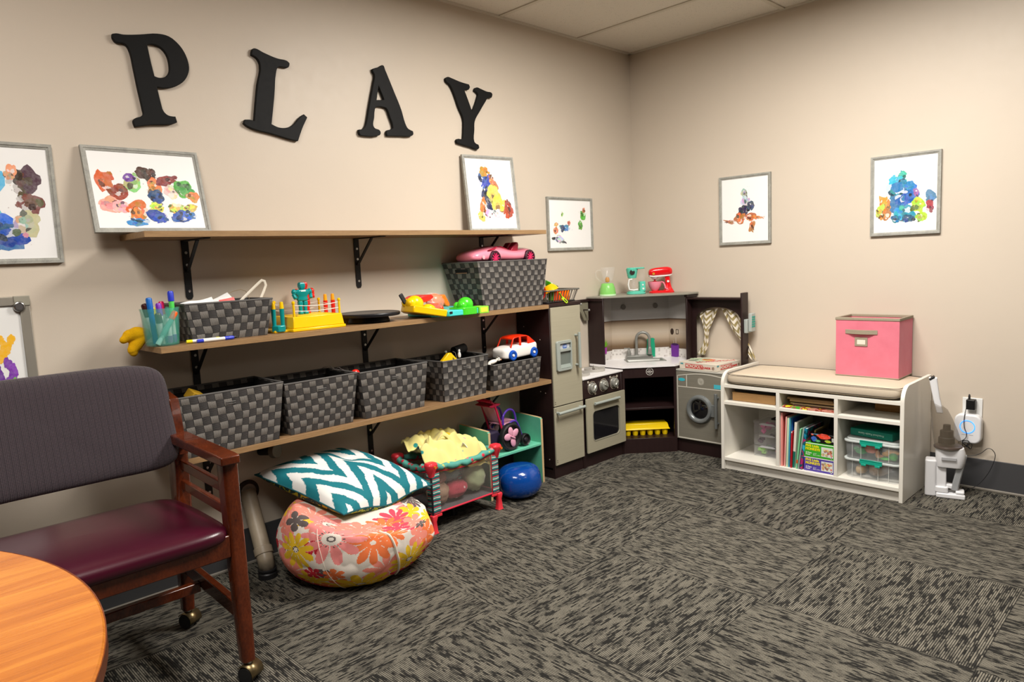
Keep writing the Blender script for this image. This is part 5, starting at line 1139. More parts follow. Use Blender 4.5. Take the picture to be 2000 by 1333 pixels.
COV = mat('cover_green_yellow', (.4, .5, .1), .35, fn=f_book(3, ['a8c828', 'e0d830', '8c3424', 'b87868', '44a028', '9a4438']))
z = .3668
flat('flat colourful picture board at the bottom of the stack', -.385, -.14, -1.402, -1.146, z, z+.010, COV)
flat('thin brown board with pale edge second in the stack', -.355, -.14, -1.400, -1.185, z+.0105, z+.017, P_('board_mauve', '8a7468', .6), rz=.02)
flat('thin blue and cream board in the middle of the stack', -.36, -.15, -1.395, -1.18, z+.0175, z+.0225, P_('board_cream', 'c8b890', .6), rz=-.02)
flat('dark edged board above the cream one in the stack', -.35, -.15, -1.398, -1.19, z+.023, z+.030, P_('board_dark', '4a3c30', .6), rz=.01)
flat('tan wooden board second from the top of the stack', -.365, -.15, -1.390, -1.175, z+.0305, z+.042, wood('tan_board', srgb(186, 156, 108), srgb(150, 122, 80), (20, 3, 20)), rz=.03)
flat('darker tan wooden board on top of the stack', -.370, -.15, -1.385, -1.165, z+.0425, z+.050, wood('tan_board_dark', srgb(150, 122, 82), srgb(120, 94, 60), (20, 3, 20)), rz=.02)
t = thing('wooden_crate', 'dark pine crate pushed back in the top right cubby', 'crate', (-.12, -1.60, .366))
q = MB(); q.box(-.22, -.03, -1.688, -1.525, .3665, .418); q.build('crate', DW_, t, bevel=.002)
q = MB(); q.cyl((-.2215, -1.532, .413), (-.219, -1.532, .413), .002, n=8); q.build('nail', BLACK, t)
t = thing('black_flat_part', 'black flat slab lying on the light wooden box in the bench', 'tray', (-.24, -.98, .412))
q = MB(); q.box(-.345, -.12, -1.102, -.872, .4115, .434); q.build('tray', P_('black_card', '0a0a0b', .6), t, bevel=.002)  # plain black slab resting on the box lid
t = thing('black_shape', 'black rounded shape at the back of the lower middle cubby behind the puzzles', 'bag', (-.12, -1.33, .067))
q = MB(); q.grid(lambda u, v: (lambda th, ph: (-.10+.075*math.sin(ph)*math.cos(th), -1.335+.068*math.sin(ph)*math.sin(th)*(1+.1*mnoise.noise(Vector((th, ph*2, 3)))), .200+.133*math.cos(ph)))(u*2*PI, .01+v*(PI-.02)), 24, 14, closeu=True, uv=False); q.build('bag', P_('matte_black', '08080a', .8), t, smooth=180)  # plain black rounded lump filling the back of the cubby
# craft drawers
CLR = mat('clear_plastic', (.8, .8, .82), .08, alpha=.10, spec=.9)
t = thing('craft_drawers', 'clear stacked plastic craft box with pink and green pieces in the lower left cubby', 'box', (-.2, -1.03, .066))
dx0, dx1, dy0, dy1 = -.29, -.12, -1.115, -.950
q = MB()
for k in range(3):
    z0 = .067+.060*k; q.ring([(dx0, dy0), (dx1, dy0), (dx1, dy1), (dx0, dy1)], [(dx0+.002, dy0+.002), (dx1-.002, dy0+.002), (dx1-.002, dy1-.002), (dx0+.002, dy1-.002)], z0, z0+.056); q.box(dx0, dx1, dy0, dy1, z0, z0+.002)
    q.box(dx0+.002, dx1-.002, -1.019, -1.017, z0, z0+.055)
q.build('trays', CLR, t)
q = MB(); q.box(dx0-.004, dx1+.004, dy0-.004, dy1+.004, .244, .256); q.build('lid', CLR, t, bevel=.003)
q = MB(); q.ring(rrect(.07, .03, .01, 4, -.20, -1.03), rrect(.055, .016, .008, 4, -.20, -1.03), .256, .262); q.build('lid_handle', BLACK, t, label='black oval lid handle')
for k in range(3):
    q = MB(); zc = .122+.060*k; q.prism([(-1.07, zc-.002), (-1.055, zc+.005), (-.995, zc+.005), (-.98, zc-.002), (-.99, zc-.006), (-1.06, zc-.006)], dx0-.006, dx0-.001, ax='x'); q.build('latch', P_('frosted_latch', 'c8c8cc', .3, alpha=.7), t, bevel=.001)
for nm, col, k, s, n_ in (('pink_pieces', 'e060a0', 2, 1, 9), ('blue_pieces', '283878', 2, 0, 9), ('purple_pieces', '5a3850', 1, 1, 4), ('silver_pieces', 'a0a0a4', 1, 0, 10), ('green_pieces', '88c848', 0, 1, 12), ('red_pieces', 'c0303c', 0, 0, 12)):
    q = MB(); rnd = random.Random(k*7+s); yy0 = -1.013 if s else -1.11
    for i in range(n_):
        a, b, c = rnd.uniform(dx0+.015, dx1-.05), rnd.uniform(yy0+.012, yy0+.048), .0715+.06*k+rnd.uniform(.006, .030)
        q.box(-.011, .011, -.011, .011, -.007, .007, Matrix.Translation((a, b, c)) @ Euler((rnd.random(), rnd.random(), rnd.random())).to_matrix().to_4x4())
    o = q.build(nm, P_(nm+'_col', col, .5), t, bevel=.001, smooth=0); o['kind'] = 'stuff'
# books
def book(label, y, w, h, d, col, lean=0, page=None, x=-.385, spine=None, z=.0665):
    """y: centre of spine foot; lean: angle the top goes towards -y"""
    t = thing('picture_book', label, 'book', (x+d/2, y, z), group='picture books in the lower middle cubby')
    M = Matrix.Translation((x, y, z)) @ Matrix.Rotation(lean, 4, 'X'); mc = col if not isinstance(col, str) else P_('book_'+col, col, .35)
    q = MB(); q.box(0, d, -w/2, -w/2+.0012, 0, h, M); q.box(0, d, w/2-.0012, w/2, 0, h, M); q.box(-.001, .0008, -w/2, w/2, 0, h, M); q.build('cover', mc, t, bevel=.0004, seg=1)
    q = MB(); q.box(.0008, d-.003, -w/2+.0012, w/2-.0012, .003, h-.003, M); q.build('pages', PAPER, t, smooth=0)
    if spine: q = MB(); a, b, c = spine; q.box(-.0014, -.0009, -w/2+.0005, w/2-.0005, a, b, M); q.build('spine_band', P_('band_'+c, c, .4), t, label='coloured band on the spine', smooth=0)
    return t
book('tall pink book standing first at the left', -1.147, .008, .272, .19, 'e8948c', -.0, x=-.388)
book('dark red thin book beside the first pink one', -1.1535, .004, .255, .19, '8c2420', .0, x=-.375)
book('second pink book with a pale spine', -1.1615, .007, .255, .19, 'eaa8a0', .035, x=-.388)
book('pale cream green spined book', -1.173, .009, .25, .19, 'c8dcb8', .03, x=-.388)
book('light blue thin book beside the pale one', -1.182, .006, .25, .19, '4aa0c0', .02, x=-.386)
book('deep blue book half hidden by the red one', -1.190, .006, .245, .17, '1c50a0', .0, x=-.366)
book('thin red book shorter than its neighbours', -1.1945, .006, .185, .17, 'b81c28', .03, x=-.392, spine=(.178, .185, 'e8e0d8'))
book('white book with a green lower spine', -1.206, .012, .232, .19, 'ded8cc', .05, x=-.386, spine=(.002, .085, '0c6858'))
book('light green book leaning right', -1.222, .007, .205, .17, '7ccc98', .10, x=-.390, spine=(.028, .046, 'e85820'))
book('grey spined teal book leaning right', -1.2315, .006, .215, .18, '98a8a4', .13, x=-.392)
book('teal book with pink flowers leaning on the puzzles', -1.243, .012, .210, .20, mat('teal_floral_cover', (.05, .3, .35), .3, fn=f_book(8, ['0c5060', '1880a0', '0c5060', 'b0286c', '0c6068', '38b0c8'])), .12, x=-.388)
book('beige book lying behind the teal floral one', -1.262, .006, .20, .16, 'b09858', .17, x=-.345)
# puzzle boxes
def pbox(label, z0, col, y0=-1.256, y1=-1.400, h=.069):
    t = thing('puzzle_box', label, 'box', (-.31, (y0+y1)/2, z0), group='monkey puzzle boxes')
    q = MB(); q.box(-.385, -.23, y1, y0, z0, z0+h); b = q.build('box', P_('box_'+col, col, .35), t, bevel=.001)
    q = MB(); q.box(-.3858, -.384, y1, y0, z0+h-.003, z0+h+.0002); q.build('white_edge', PAPER, b, smooth=0)
    Y = P_('print_yellow', 'f0e018', .4)
    text('title', 'FIVE Little', .0165, RW(y0-.0085, z0+h*.80, -.3853), Y, b, align='LEFT', bold=.0006, sx=.95); text('title', 'MONKEYS', .0165, RW(y0-.0085, z0+h*.57, -.3853), Y, b, align='LEFT', bold=.0007, sx=.92)
    text('small_print', '24 Piece\nPuzzle', .0085, RW(y0-.010, z0+h*.24, -.3853), PAPER, b, align='LEFT', bold=.0002); text('small_print', '12"x9"\n30cm x 22cm', .0065, RW(y0-.045, z0+h*.22, -.3853), PAPER, b, align='LEFT')
    q = MB(); q.box(-.3856, -.3848, y1+.004, y0-.085, z0+.010, z0+h-.012); pc = q.build('picture_patch', P_('patch_pale', 'd8dcd4', .4), b, smooth=0, label='pale picture patch')
    q = MB(); rnd = random.Random(int(z0*100)); M = RW(0, 0, -.3857)
    for k in range(26): splat(q, -(y0-.09)+rnd.uniform(0, .043), z0+rnd.uniform(.016, h-.018), .005, .0045, srgb(rnd.choice(['a05838', 'c88c60', 'd87060', 'e0c868', 'b0a888', '906048'])), rnd, 0, M, k*5e-6)
    q.build('picture_blots', INK, pc, smooth=0)
    q = MB(); q.prism(ngon(.0055, 16, -(y1+.011), z0+.011), 0, .0008, M); q.build('round_mark', PAPER, b); q = MB(); q.prism(ngon(.003, 12, -(y1+.011), z0+.011), .0008, .0012, M); q.build('mark_dot', BLACK, b)
pbox('purple puzzle box with yellow title lettering at the bottom', .0665, '5040a0'); pbox('green puzzle box with yellow title lettering on the purple one', .137, '3ca82c')
t = thing('puzzle_box', 'small glossy black and red puzzle box on top of the green one', 'box', (-.32, -1.34, .2085))
q = MB(); q.box(-.372, -.24, -1.398, -1.284, .2085, .252); b = q.build('box', P_('box_black', '14100f', .25), t, bevel=.001)
q = MB(); M = RW(0, 0, -.3722)
for cx, cz, rx, rz_, c in ((1.345, .243, .03, .013, 'e83c18'), (1.30, .226, .013, .013, '1c58b8'), (1.318, .218, .012, .006, '38a060'), (1.366, .221, .014, .007, 'a8b828'), (1.33, .250, .04, .002, '58a8d0'), (1.292, .247, .006, .004, 'e0503c')): splat(q, cx, cz, rx, rz_, srgb(c), random.Random(3), 0, M, cx*1e-5)
q.build('picture_blots', INK, b, smooth=0)
M = frameM((-.345, -1.3985, .230), (1, 0, 0), (0, 0, 1)); text('piece_count', '300 PC', .016, frameM((-.352, -1.3983, .230), (0, 0, 1), (-1, 0, 0)), PAPER, b, bold=.0003); text('piece_count', '300', .013, RW(-1.390, .23, -.3725) @ Matrix.Rotation(PI/2, 4, 'Z'), PAPER, b, bold=.0003)
# right cubby
t = thing('puzzle_box', 'teal puzzle game box lying on the clear snap bin', 'box', (-.22, -1.56, .2565))
TB = P_('teal_card', '0c7c68', .4); M = Matrix.Translation((-.225, -1.565, .2590)) @ Matrix.Rotation(-.16, 4, 'Z')
q = MB(); q.box(-.11, .11, -.098, .098, 0, .033, M); b = q.build('box', TB, t, bevel=.001)
text('title', 'Preschool Puzzle Game', .0125, M @ frameM((-.1104, .0, .0165), (0, 1, 0), (0, 0, -1)), P_('pale_print', 'b8d8cc', .4), b, bold=.0002)
t = thing('snap_bin', 'clear two tier snap bin with teal latches and toys in the lower right cubby', 'bin', (-.2, -1.565, .066))
sy, w_, h_ = -1.562, .245, .31; FRO = mat('frosted_clear_plastic', (.75, .78, .78), .12, alpha=.11, spec=.9); TLA = P_('teal_latch', '18a088', .3)
def tier(z0, z1, k0, k1, nm):
    q = MB(); o = []
    for z, k in ((z0, k0), (z0+.004, k0+.004), (z1, k1)): o.append([(-.222+a*1.0, sy+b, z) for a, b in rrect(.30*k, w_*k, .03, 5)])
    q.loft([[Vector(p) for p in r] for r in o], cap=False); q._add([Vector(p) for p in o[0]], [tuple(range(len(o[0])))]); b = q.build(nm, FRO, t, smooth=40); s = b.modifiers.new('solid', 'SOLIDIFY'); s.thickness = .002
    for yy in (-.075, -.03, .045, .083):
        q = MB(); q.box(-.222-.15*k0-.0022, -.222-.15*k0-.0004, sy+yy, sy+yy+.0022, z0+.004, z1); q.build('rib', P_('rib_white', 'dadcd8', .3, alpha=.6), b, smooth=0)
    return b
tier(.0675, .150, .955, .985, 'lower_tier'); tier(.160, .237, .965, 1.0, 'upper_tier')
RIMW = P_('rim_white', 'd4dad8', .3, alpha=.75)
for zz in (.150, .237):
    q = MB(); q.ring([(-.222+a, sy+b) for a, b in rrect(.310, w_+.010, .034, 6)], [(-.222+a, sy+b) for a, b in rrect(.285, w_-.014, .026, 6)], zz, zz+.009); q.build('rim', RIMW, t, bevel=.002)
q = MB(); q.prism([(-.222+a, sy+b) for a, b in rrect(.29, w_-.01, .03, 6)], .246, .2555); q.build('lid', RIMW, t, bevel=.002)
for zz in (.150, .240):
    q = MB(); q.box(-.384, -.378, sy-.050, sy+.047, zz-.006, zz+.013); q.box(-.384, -.376, sy-.050, sy+.047, zz+.009, zz+.014); q.box(-.3865, -.381, sy-.042, sy-.020, zz-.014, zz-.005); q.box(-.3865, -.381, sy+.018, sy+.040, zz-.014, zz-.005); q.build('latch', TLA, t, bevel=.001)
for nm, c, b in (('green_toy_frog', '28a858', [((-.31, -1.50, .186), (.03, .028, .016)), ((-.32, -1.48, .196), (.014, .014, .012))]), ('coral_toy_block', 'e07050', [((-.31, -1.545, .20), (.024, .032, .018))]), ('black_toy_block', '18181c', [((-.30, -1.60, .198), (.03, .03, .022)), ((-.30, -1.565, .18), (.03, .018, .012))]),
                 ('orange_toy', 'e8a018', [((-.32, -1.635, .20), (.014, .035, .013)), ((-.33, -1.615, .192), (.014, .02, .012))]), ('green_toy_ball', '30a028', [((-.335, -1.645, .184), (.018, .020, .018))]), ('green_toy_leaf', '48b040', [((-.335, -1.61, .172), (.02, .028, .008))]), ('peach_toy', 'e8a070', [((-.34, -1.58, .188), (.01, .010, .018)), ((-.335, -1.59, .178), (.015, .016, .008))])):
    q = MB()
    for c_, r_ in b: q.ell(c_, *r_, 18, 9, p=.6 if 'block' in nm else 1)
    tag(q.build(nm, P_(nm+'_p', c, .35)), {'green_toy_frog': 'green toy at the left inside the upper tier of the snap bin', 'coral_toy_block': 'coral toy block inside the upper tier of the snap bin', 'black_toy_block': 'black toy pieces inside the upper tier of the snap bin', 'orange_toy': 'yellow orange toy slanting at the right in the snap bin', 'green_toy_ball': 'round green toy at the right in the snap bin', 'green_toy_leaf': 'flat green toy on the floor of the upper tier', 'peach_toy': 'small peach toy in the middle of the upper tier'}[nm], 'toy', 'toys in the snap bin')
t = thing('toy_block', 'brown rounded toy block in the lower tier of the snap bin', 'toy', (-.25, -1.55, .071), group='brown blocks in the snap bin')
q = MB(); q.ell((-.25, -1.565, .100), .09, .045, .028, 18, 10, p=.6); q.build('body', P_('dull_brown', '7a6450', .6), t)
t = thing('toy_block', 'tan toy block at the left in the lower tier of the snap bin', 'toy', (-.28, -1.49, .071), group='brown blocks in the snap bin')
q = MB(); q.ell((-.28, -1.492, .09), .05, .024, .018, 18, 10, p=.6); q.build('body', P_('dull_tan', 'b89868', .6), t)

# ------------------------------------------------------------------ board game box
t = thing('board_game_box', 'white board game box with red lettering on the toy washing machine', 'box', (-.13, -.58, .488))
F1, F2, F3, F4 = Vector((-.226, -.463)), Vector((-.252, -.712)), Vector((-.018, -.734)), Vector((-.018, -.463))
z0, z1 = .4885, .528
BXW = P_('box_card_white', 'dcd2c2', .45); RD = P_('print_red', 'c41c20', .4); TLP = P_('print_teal', '4a98a0', .4)
q = MB(); q.prism([F1, F2, F3, F4], z0, z1); b = q.build('box', BXW, t, bevel=.0012)
def sideM(A, B, s, z): d = (B-A).normalized(); p = A+d*s; n = Vector((d.y, -d.x)); n = n if n.dot(Vector((-1, -1))) > 0 else -n; return frameM((p.x+n.x*.0005, p.y+n.y*.0005, z), (d.x, d.y, 0), (0, 0, 1)), (B-A).length
for A, B in ((F1, F2), (F2, F3)):
    M, L = sideM(A, B, 0, (z0+z1)/2)
    def patch(nm, u0, u1, v0, v1, m, dz=0, lab=None): q = MB(); q.box(L*u0, L*u1, v0, v1, 0, .0005+dz, M); return q.build(nm, m, b, smooth=0, label=lab)
    patch('red_banner', .165, .645, -.013, .011, RD, lab='red banner'); patch('teal_patch', .03, .11, .006, .014, TLP); 
    text('title', 'MONOPOLY', .026, M @ Matrix.Translation((L*.405, -.0015, .0007)), BXW, b, bold=.0006, sx=.78)
    text('subtitle', 'JUNIOR', .0155, M @ Matrix.Translation((L*.755, -.004, .0004)), RD, b, bold=.0005, sx=.9)
    q = MB(); q.ring(ngon(.0085, 16, L*.92, -.002), ngon(.007, 16, L*.92, -.002), 0, .0006, M); q.prism(ngon(.004, 10, L*.92, -.002), 0, .0006, M); q.build('round_emblem', P_('emblem_brown', '8a6048', .5), b)
M = frameM((-.13, -.58, z1), (0, -1, 0), (1, 0, 0)); rnd = random.Random(9); q = MB()
for k, (cx, cy, rx, ry, c) in enumerate(((-.05, .03, .07, .05, 'b8c8a8'), (-.02, -.03, .05, .03, 'c0d0b4'), (-.07, -.03, .025, .018, '7c8c74'), (.0, .03, .04, .028, 'e85828'), (-.02, .04, .02, .015, 'a83418'), (.0, .015, .03, .01, 'd8c838'), (-.06, .0, .012, .01, '2c3028'), (.03, -.01, .03, .012, 'd8a890'))): splat(q, cx, cy, rx, ry, srgb(c), rnd, 0, M, k*1e-5)
q.build('lid_blots', INK, b, smooth=0, label='green and orange lid artwork')
text('lid_title', 'MONOPOLY', .052, frameM((-.115, -.65, z1+.0006), (.78, -.62, 0), (.62, .78, 0)) @ Matrix.Translation((-.015, .0, 0)), P_('print_red_soft', 'd04848', .4), b, bold=.0006, sx=.8)
# ------------------------------------------------------------------ egg carton
t = thing('egg_carton', 'yellow plastic egg carton on the low shelf of the toy sink cabinet', 'egg carton', (-.33, -.29, .086))
EY = P_('egg_carton_yellow', 'f2cc08', .3)
E1, E2 = (-.428, -.210), (-.232, -.398)
def eg(u, o): return dg(u, o, E1, E2)
q = MB(); 
rings = []
for z, u0, u1, o0, o1 in ((.121, -.004, .268, .004, -.096), (.126, -.004, .268, .004, -.096), (.128, .0, .264, .0, -.092), (.156, .008, .256, -.008, -.084), (.160, .014, .250, -.014, -.078)): rings.append([Vector((*eg(u0, o0), z)), Vector((*eg(u1, o0), z)), Vector((*eg(u1, o1), z)), Vector((*eg(u0, o1), z))])
q.loft(rings); q.build('lid', EY, t, bevel=.003)
for j in range(2):
    for i in range(6):
        c = eg(.022+.044*i, -.022-.046*j); q = MB(); q.lathe([(.0001, 0), (.014, .0), (.016, .006), (.0205, .036)], (*c, .0865), 18, cap=False); q.build('egg_cup', EY, t)
# ------------------------------------------------------------------ dish rack and dishes
t = thing('dish_rack', 'grey toy dish drying rack on top of the toy refrigerator', 'dish rack', (-.945, -.13, .922))
RK = P_('rack_grey', '6a6862', .35, metal=.2)
q = MB(); q.ring([(-.945+a, -.128+b) for a, b in rrect(.268, .205, .02, 5)], [(-.945+a, -.128+b) for a, b in rrect(.244, .181, .014, 5)], .982, .990); q.build('rim', RK, t, bevel=.002)
q = MB(); q.prism([(-.945+a, -.128+b) for a, b in rrect(.225, .165, .012, 4)], .9225, .928); q.build('tray', BLACK, t, bevel=.001)
for i in range(12):
    f = i/11
    for yy, yb in ((-.222, -.206), (-.034, -.050)):
        q = MB(); q.bar((-1.045+.2*f, yb, .927), (-1.062+.234*f, yy, .984), .0032, .0032); q.build('wire', RK, t, smooth=0)
for i in range(6):
    f = i/5
    for xx, xb in ((-1.070, -1.052), (-.820, -.838)):
        q = MB(); q.bar((xb, -.195+.13*f, .927), (xx, -.208+.16*f, .984), .0032, .0032); q.build('wire', RK, t, smooth=0)
def dish(nm, label, c, r, h, m, tilt, cat='toy dish', prof=None):
    t = thing(nm, label, cat, c, group='toy dishes in the rack'); q = MB()
    q.lathe(prof or [(.0001, 0), (r*.5, 0), (r*.8, h*.4), (r, h), (r*.96, h), (r*.76, h*.45), (r*.48, .003), (.0001, .003)], c, 32, M=Euler(tilt).to_matrix(), cap=False); q.build('body', m, t); return t
dish('toy_plate', 'red toy plate upright at the left of the rack', (-1.035, -.13, .968), .048, .010, REDP, (.2, -1.15, 0))
dish('toy_plate', 'dark purple toy plate upright beside the red one', (-1.05, -.135, .965), .045, .008, P_('dark_purple_plate', '301830', .3), (.2, -1.2, 0))
dish('toy_bowl', 'yellow toy bowl upside down in the rack', (-.968, -.135, 1.012), .046, .038, P_('sun_yellow', 'f8b80c', .25), (PI-.35, -.25, 0))
dish('toy_bowl', 'green toy bowl tipped at the back of the rack', (-.905, -.085, .990), .040, .034, P_('fresh_green', '4cc81c', .25), (.35, .35, 0))
dish('toy_cup', 'olive green toy cup lying in the middle of the rack', (-.935, -.125, .93), .020, .045, P_('olive_green', '5c9018', .3), (0, 0, 0), prof=[(.0001, 0), (.016, 0), (.022, .05), (.020, .05), (.014, .003), (.0001, .003)])
for k, lab in enumerate(('orange toy cup at the right end of the rack', 'orange toy cup second from the right end', 'red orange toy cup third from the right end')):
    dish('toy_cup', lab, (-.845-.036*k, -.155+.012*k, .9285), .02, .05, P_('cup_orange%d' % k, ('f87808', 'f06010', 'd84818')[k], .28), (0, 0, 0), prof=[(.0001, 0), (.017, 0), (.019, .053), (.017, .053), (.015, .003), (.0001, .003)])
t = thing('toy_spoon', 'orange toy spoon handle sticking up out of the rack', 'toy utensil', (-.955, -.09, .95), group='toy dishes in the rack')
q = MB(); q.bar((-.965, -.09, .93), (-.945, -.085, 1.034), .008, .003); q.build('handle', P_('spoon_orange', 'f89828', .3), t, bevel=.001); q = MB(); q.ell((-.966, -.09, .940), .014, .004, .010, 14, 8); q.build('bowl', P_('spoon_orange2', 'f89828', .3), t)
t = thing('toy_utensil', 'lime green toy utensil poking out of the front of the rack', 'toy utensil', (-.98, -.25, .925), group='toy dishes in the rack')
LM = P_('lime', 'b8e02c', .3)
M = frameM((-.985, -.252, .945), (.75, -.1, -.62), (.6, -.1, .75)); q = MB(); q.ring(rrect(.050, .016, .0078, 5, .015, 0), rrect(.026, .006, .0028, 5, .022, 0), -.002, .002, M); q.bar(M @ Vector((-.008, 0, 0)), M @ Vector((-.05, .0, .02)), .008, .004); q.build('handle', LM, t, bevel=.001)
# ------------------------------------------------------------------ toy appliances on the roof board (local: x to the right, y away)
RZ = -.7727
CL2 = mat('clear_blender', (.9, .9, .9), .05, alpha=.06, spec=1.)
t = thing('toy_blender', 'green toy blender with clear jug on the grey roof board', 'toy appliance', (-.362, -.062, .918), rotz=RZ, world=False)
LGN = P_('light_green', '84cc68', .3)
q = MB(); q.lathe([(.0001, .004), (.049, .004), (.048, .016), (.044, .045), (.036, .068), (.030, .073), (.0001, .073)], (0, 0, 0), 36, cap=False); q.build('base', LGN, t)
q = MB(); q.lathe([(.0001, 0), (.050, 0), (.0505, .006), (.049, .008)], (0, 0, 0), 36, cap=False); q.build('foot', P_('pale_foot', 'c8ecc0', .35), t)
q = MB(); q.lathe([(.026, .073), (.028, .085), (.044, .165), (.046, .168), (.044, .166), (.030, .090), (.0001, .080)], (.004, 0, 0), 36, cap=False); q.build('jug', CL2, t)
q = MB(); q.tube([(-.036, 0, .150), (-.060, 0, .152), (-.070, 0, .135), (-.066, 0, .110), (-.045, 0, .088), (-.030, 0, .082)], .0045, 10); q.build('jug_handle', CL2, t)
q = MB(); q.lathe([(.0001, 0), (.012, .003), (.014, .018), (.009, .030), (.0001, .032)], (.0, 0, .078), 14, cap=False); q.build('fruit_pieces', P_('amber_bits', 'c88820', .4), t, label='amber pieces inside the jug')
t = thing('toy_coffee_maker', 'mint toy coffee maker with white jug handle on the grey roof board', 'toy appliance', (-.222, -.168, .918), rotz=RZ, world=False)
MNT = P_('mint_plastic', '60c8b0', .28)
q = MB(); q.prism([(a, b) for a, b in rrect(.112, .085, .035, 6)], 0, .012); q.prism([(a*1, b) for a, b in rrect(.104, .078, .034, 6)], .012, .018); q.build('base', MNT, t, bevel=.003)
q = MB(); q.prism(rrect(.036, .06, .01, 4, .036, .0), .016, .075); q.build('tower', MNT, t, bevel=.004)
q = MB(); q.lathe([(.0001, .096), (.024, .096), (.027, .103), (.034, .140), (.036, .152), (.0001, .154)], (-.022, 0, 0), 28, cap=False); q.build('filter_basket', MNT, t)
q = MB(); q.prism(rrect(.106, .062, .026, 5, .0, 0), .150, .159); q.build('top_plate', MNT, t, bevel=.003)
q = MB(); q.prism(rrect(.034, .05, .008, 4, .036, 0), .075, .150); q.build('water_tank', CL2, t, label='clear water tank')
q = MB(); q.lathe([(.0001, .022), (.026, .022), (.032, .045), (.028, .070), (.022, .088), (.020, .088), (.0001, .030)], (-.014, 0, 0), 28, cap=False); q.build('jug', CL2, t)
q = MB(); q.tube([(-.028, -.03, .090), (-.046, -.034, .088), (-.052, -.034, .06), (-.046, -.034, .030), (-.020, -.034, .025), (.006, -.03, .028)], .0048, 10); q.build('jug_handle', WHITE, t, label='white jug handle')
q = MB(); q.prism(ngon(.0155, 24, -.026, .132), -.0335, -.031, ax='y'); q.build('round_sticker', P_('dark_sticker', '282420', .4), t, label='dark round sticker')
q = MB(); q.prism(ngon(.005, 16, .036, .055), -.0325, -.030, ax='y'); q.prism(ngon(.006, 16, .038, .032), -.0325, -.030, ax='y'); q.build('buttons', WHITE, t)
t = thing('toy_mixer', 'red toy stand mixer with pink bowl on the grey roof board', 'toy appliance', (-.092, -.262, .918), rotz=RZ, world=False)
RM = P_('mixer_red', 'e0141c', .22, coat=.4)
q = MB(); q.loft([[Vector((x, y, z)) for x, y in rrect(w, d, .028, 5)] for w, d, z in ((.150, .070, 0), (.152, .072, .006), (.140, .062, .013), (.05, .03, .016))]); q.build('base', RM, t)
q = MB(); q.loft([[Vector((x+cx, y, z)) for x, y in rrect(w, d, .012, 4)] for w, d, cx, z in ((.062, .054, .040, .010), (.040, .044, .040, .030), (.030, .038, .038, .060), (.030, .038, .034, .098))]); st = q.build('stand', RM, t)
q = MB(); secs = [(-.078, .016, .112, .128), (-.073, .024, .104, .142), (-.055, .029, .100, .150), (-.02, .031, .101, .154), (.02, .031, .104, .157), (.045, .028, .106, .156), (.060, .022, .108, .148), (.066, .012, .114, .138)]
q.loft([ringpts(w, a, b, x, 2.8) for x, w, a, b in secs]); hd = q.build('head', RM, t, smooth=60, subsurf=1)
q = MB(); q.loft([ringpts(w, a, b, x, 3.) for x, w, a, b in ((-.074, .018, .098, .108), (-.05, .028, .093, .106), (.0, .030, .095, .107), (.045, .026, .098, .109), (.062, .014, .103, .112))]); q.lathe([(.024, .100), (.022, .090), (.012, .082), (.0001, .080)], (-.040, 0, 0), 20, cap=False); q.build('head_underside', WHITE, t, smooth=60, label='white underside')
q = MB(); q.lathe([(.004, .085), (.004, .075), (.016, .070), (.017, .060), (.0001, .058)], (-.040, 0, 0), 16, cap=False); q.build('whisk', P_('whisk_red', 'a81820', .3), t)
q = MB(); q.lathe([(.0001, .014), (.018, .014), (.022, .018), (.036, .038), (.041, .060), (.042, .069), (.039, .069), (.033, .040), (.0001, .020)], (-.040, 0, 0), 32, cap=False); q.build('bowl', PINKP, t, label='pink mixing bowl')
q = MB(); q.tube([(-.001, 0, .066), (.010, -.01, .062), (.016, -.022, .045), (.018, -.025, .028), (.032, -.027, .022)], .0045, 10); q.build('bowl_handle', PINKP, t)
q = MB(); q.prism(ngon(.007, 18, .036, .068), -.023, -.018, ax='y'); q.build('button', WHITE, st, label='white round button')
q = MB(); q.prism(ngon(.0075, 18, -.052, .117), -.0305, -.027, ax='y'); q.build('round_badge', P_('badge_gold', 'c89028', .4), hd, label='small gold badge')

# ------------------------------------------------------------------ handheld vacuum, plug, air unit, cord
RV = math.atan2(-.97, .243)
t = thing('handheld_vacuum', 'white handheld vacuum cleaner upright in its charging dock by the bench', 'vacuum cleaner', (-.195, -1.815, 0), rotz=RV, world=False)
VW = P_('vacuum_white', 'e4e4e6', .25)
q = MB(); q.prism(rrect(.046, .07, .012, 4, -.052, .01), 0, .168); dk = q.build('dock', VW, t, bevel=.006, seg=3)
q = MB(); q.prism([(-.03, -.035), (.082, -.035), (.082, -.02), (.07, .04), (-.03, .04)], 0, .022); q.prism(rrect(.05, .06, .01, 4, -.008, 0), .022, .050); q.prism(rrect(.034, .055, .008, 4, .062, -.004), .022, .036); q.build('dock_foot', VW, t, bevel=.005, seg=3)
def vl(rows): return [[Vector((x+cx, y, z)) for x, y in rrect(w, d, r, 4)] for w, d, r, cx, z in rows]
q = MB(); q.loft(vl([(.100, .060, .02, .020, .140), (.112, .070, .025, .022, .165), (.118, .078, .03, .022, .205), (.110, .080, .035, .018, .232)])); bd = q.build('motor_body', VW, t, bevel=.003)
q = MB(); q.bar((-.012, 0, .160), (-.010, 0, .045), .040, .036); q.build('grip', VW, t, bevel=.005, seg=3)
q = MB(); q.bar((.064, 0, .165), (.040, 0, .035), .036, .026); q.bar((.081, 0, .20), (.052, 0, .045), .028, .010); q.build('guard', P_('vacuum_grey', '9a9c9e', .3), t, bevel=.004, seg=3)
q = MB(); q.bar((-.015, 0, .055), (.04, 0, .048), .03, .018); q.build('grip_foot', VW, t, bevel=.004)
q = MB(); q.box(-.012, .045, -.042, -.036, .178, .190); q.build('vent', P_('vent_grey', 'a8a8aa', .4), bd)
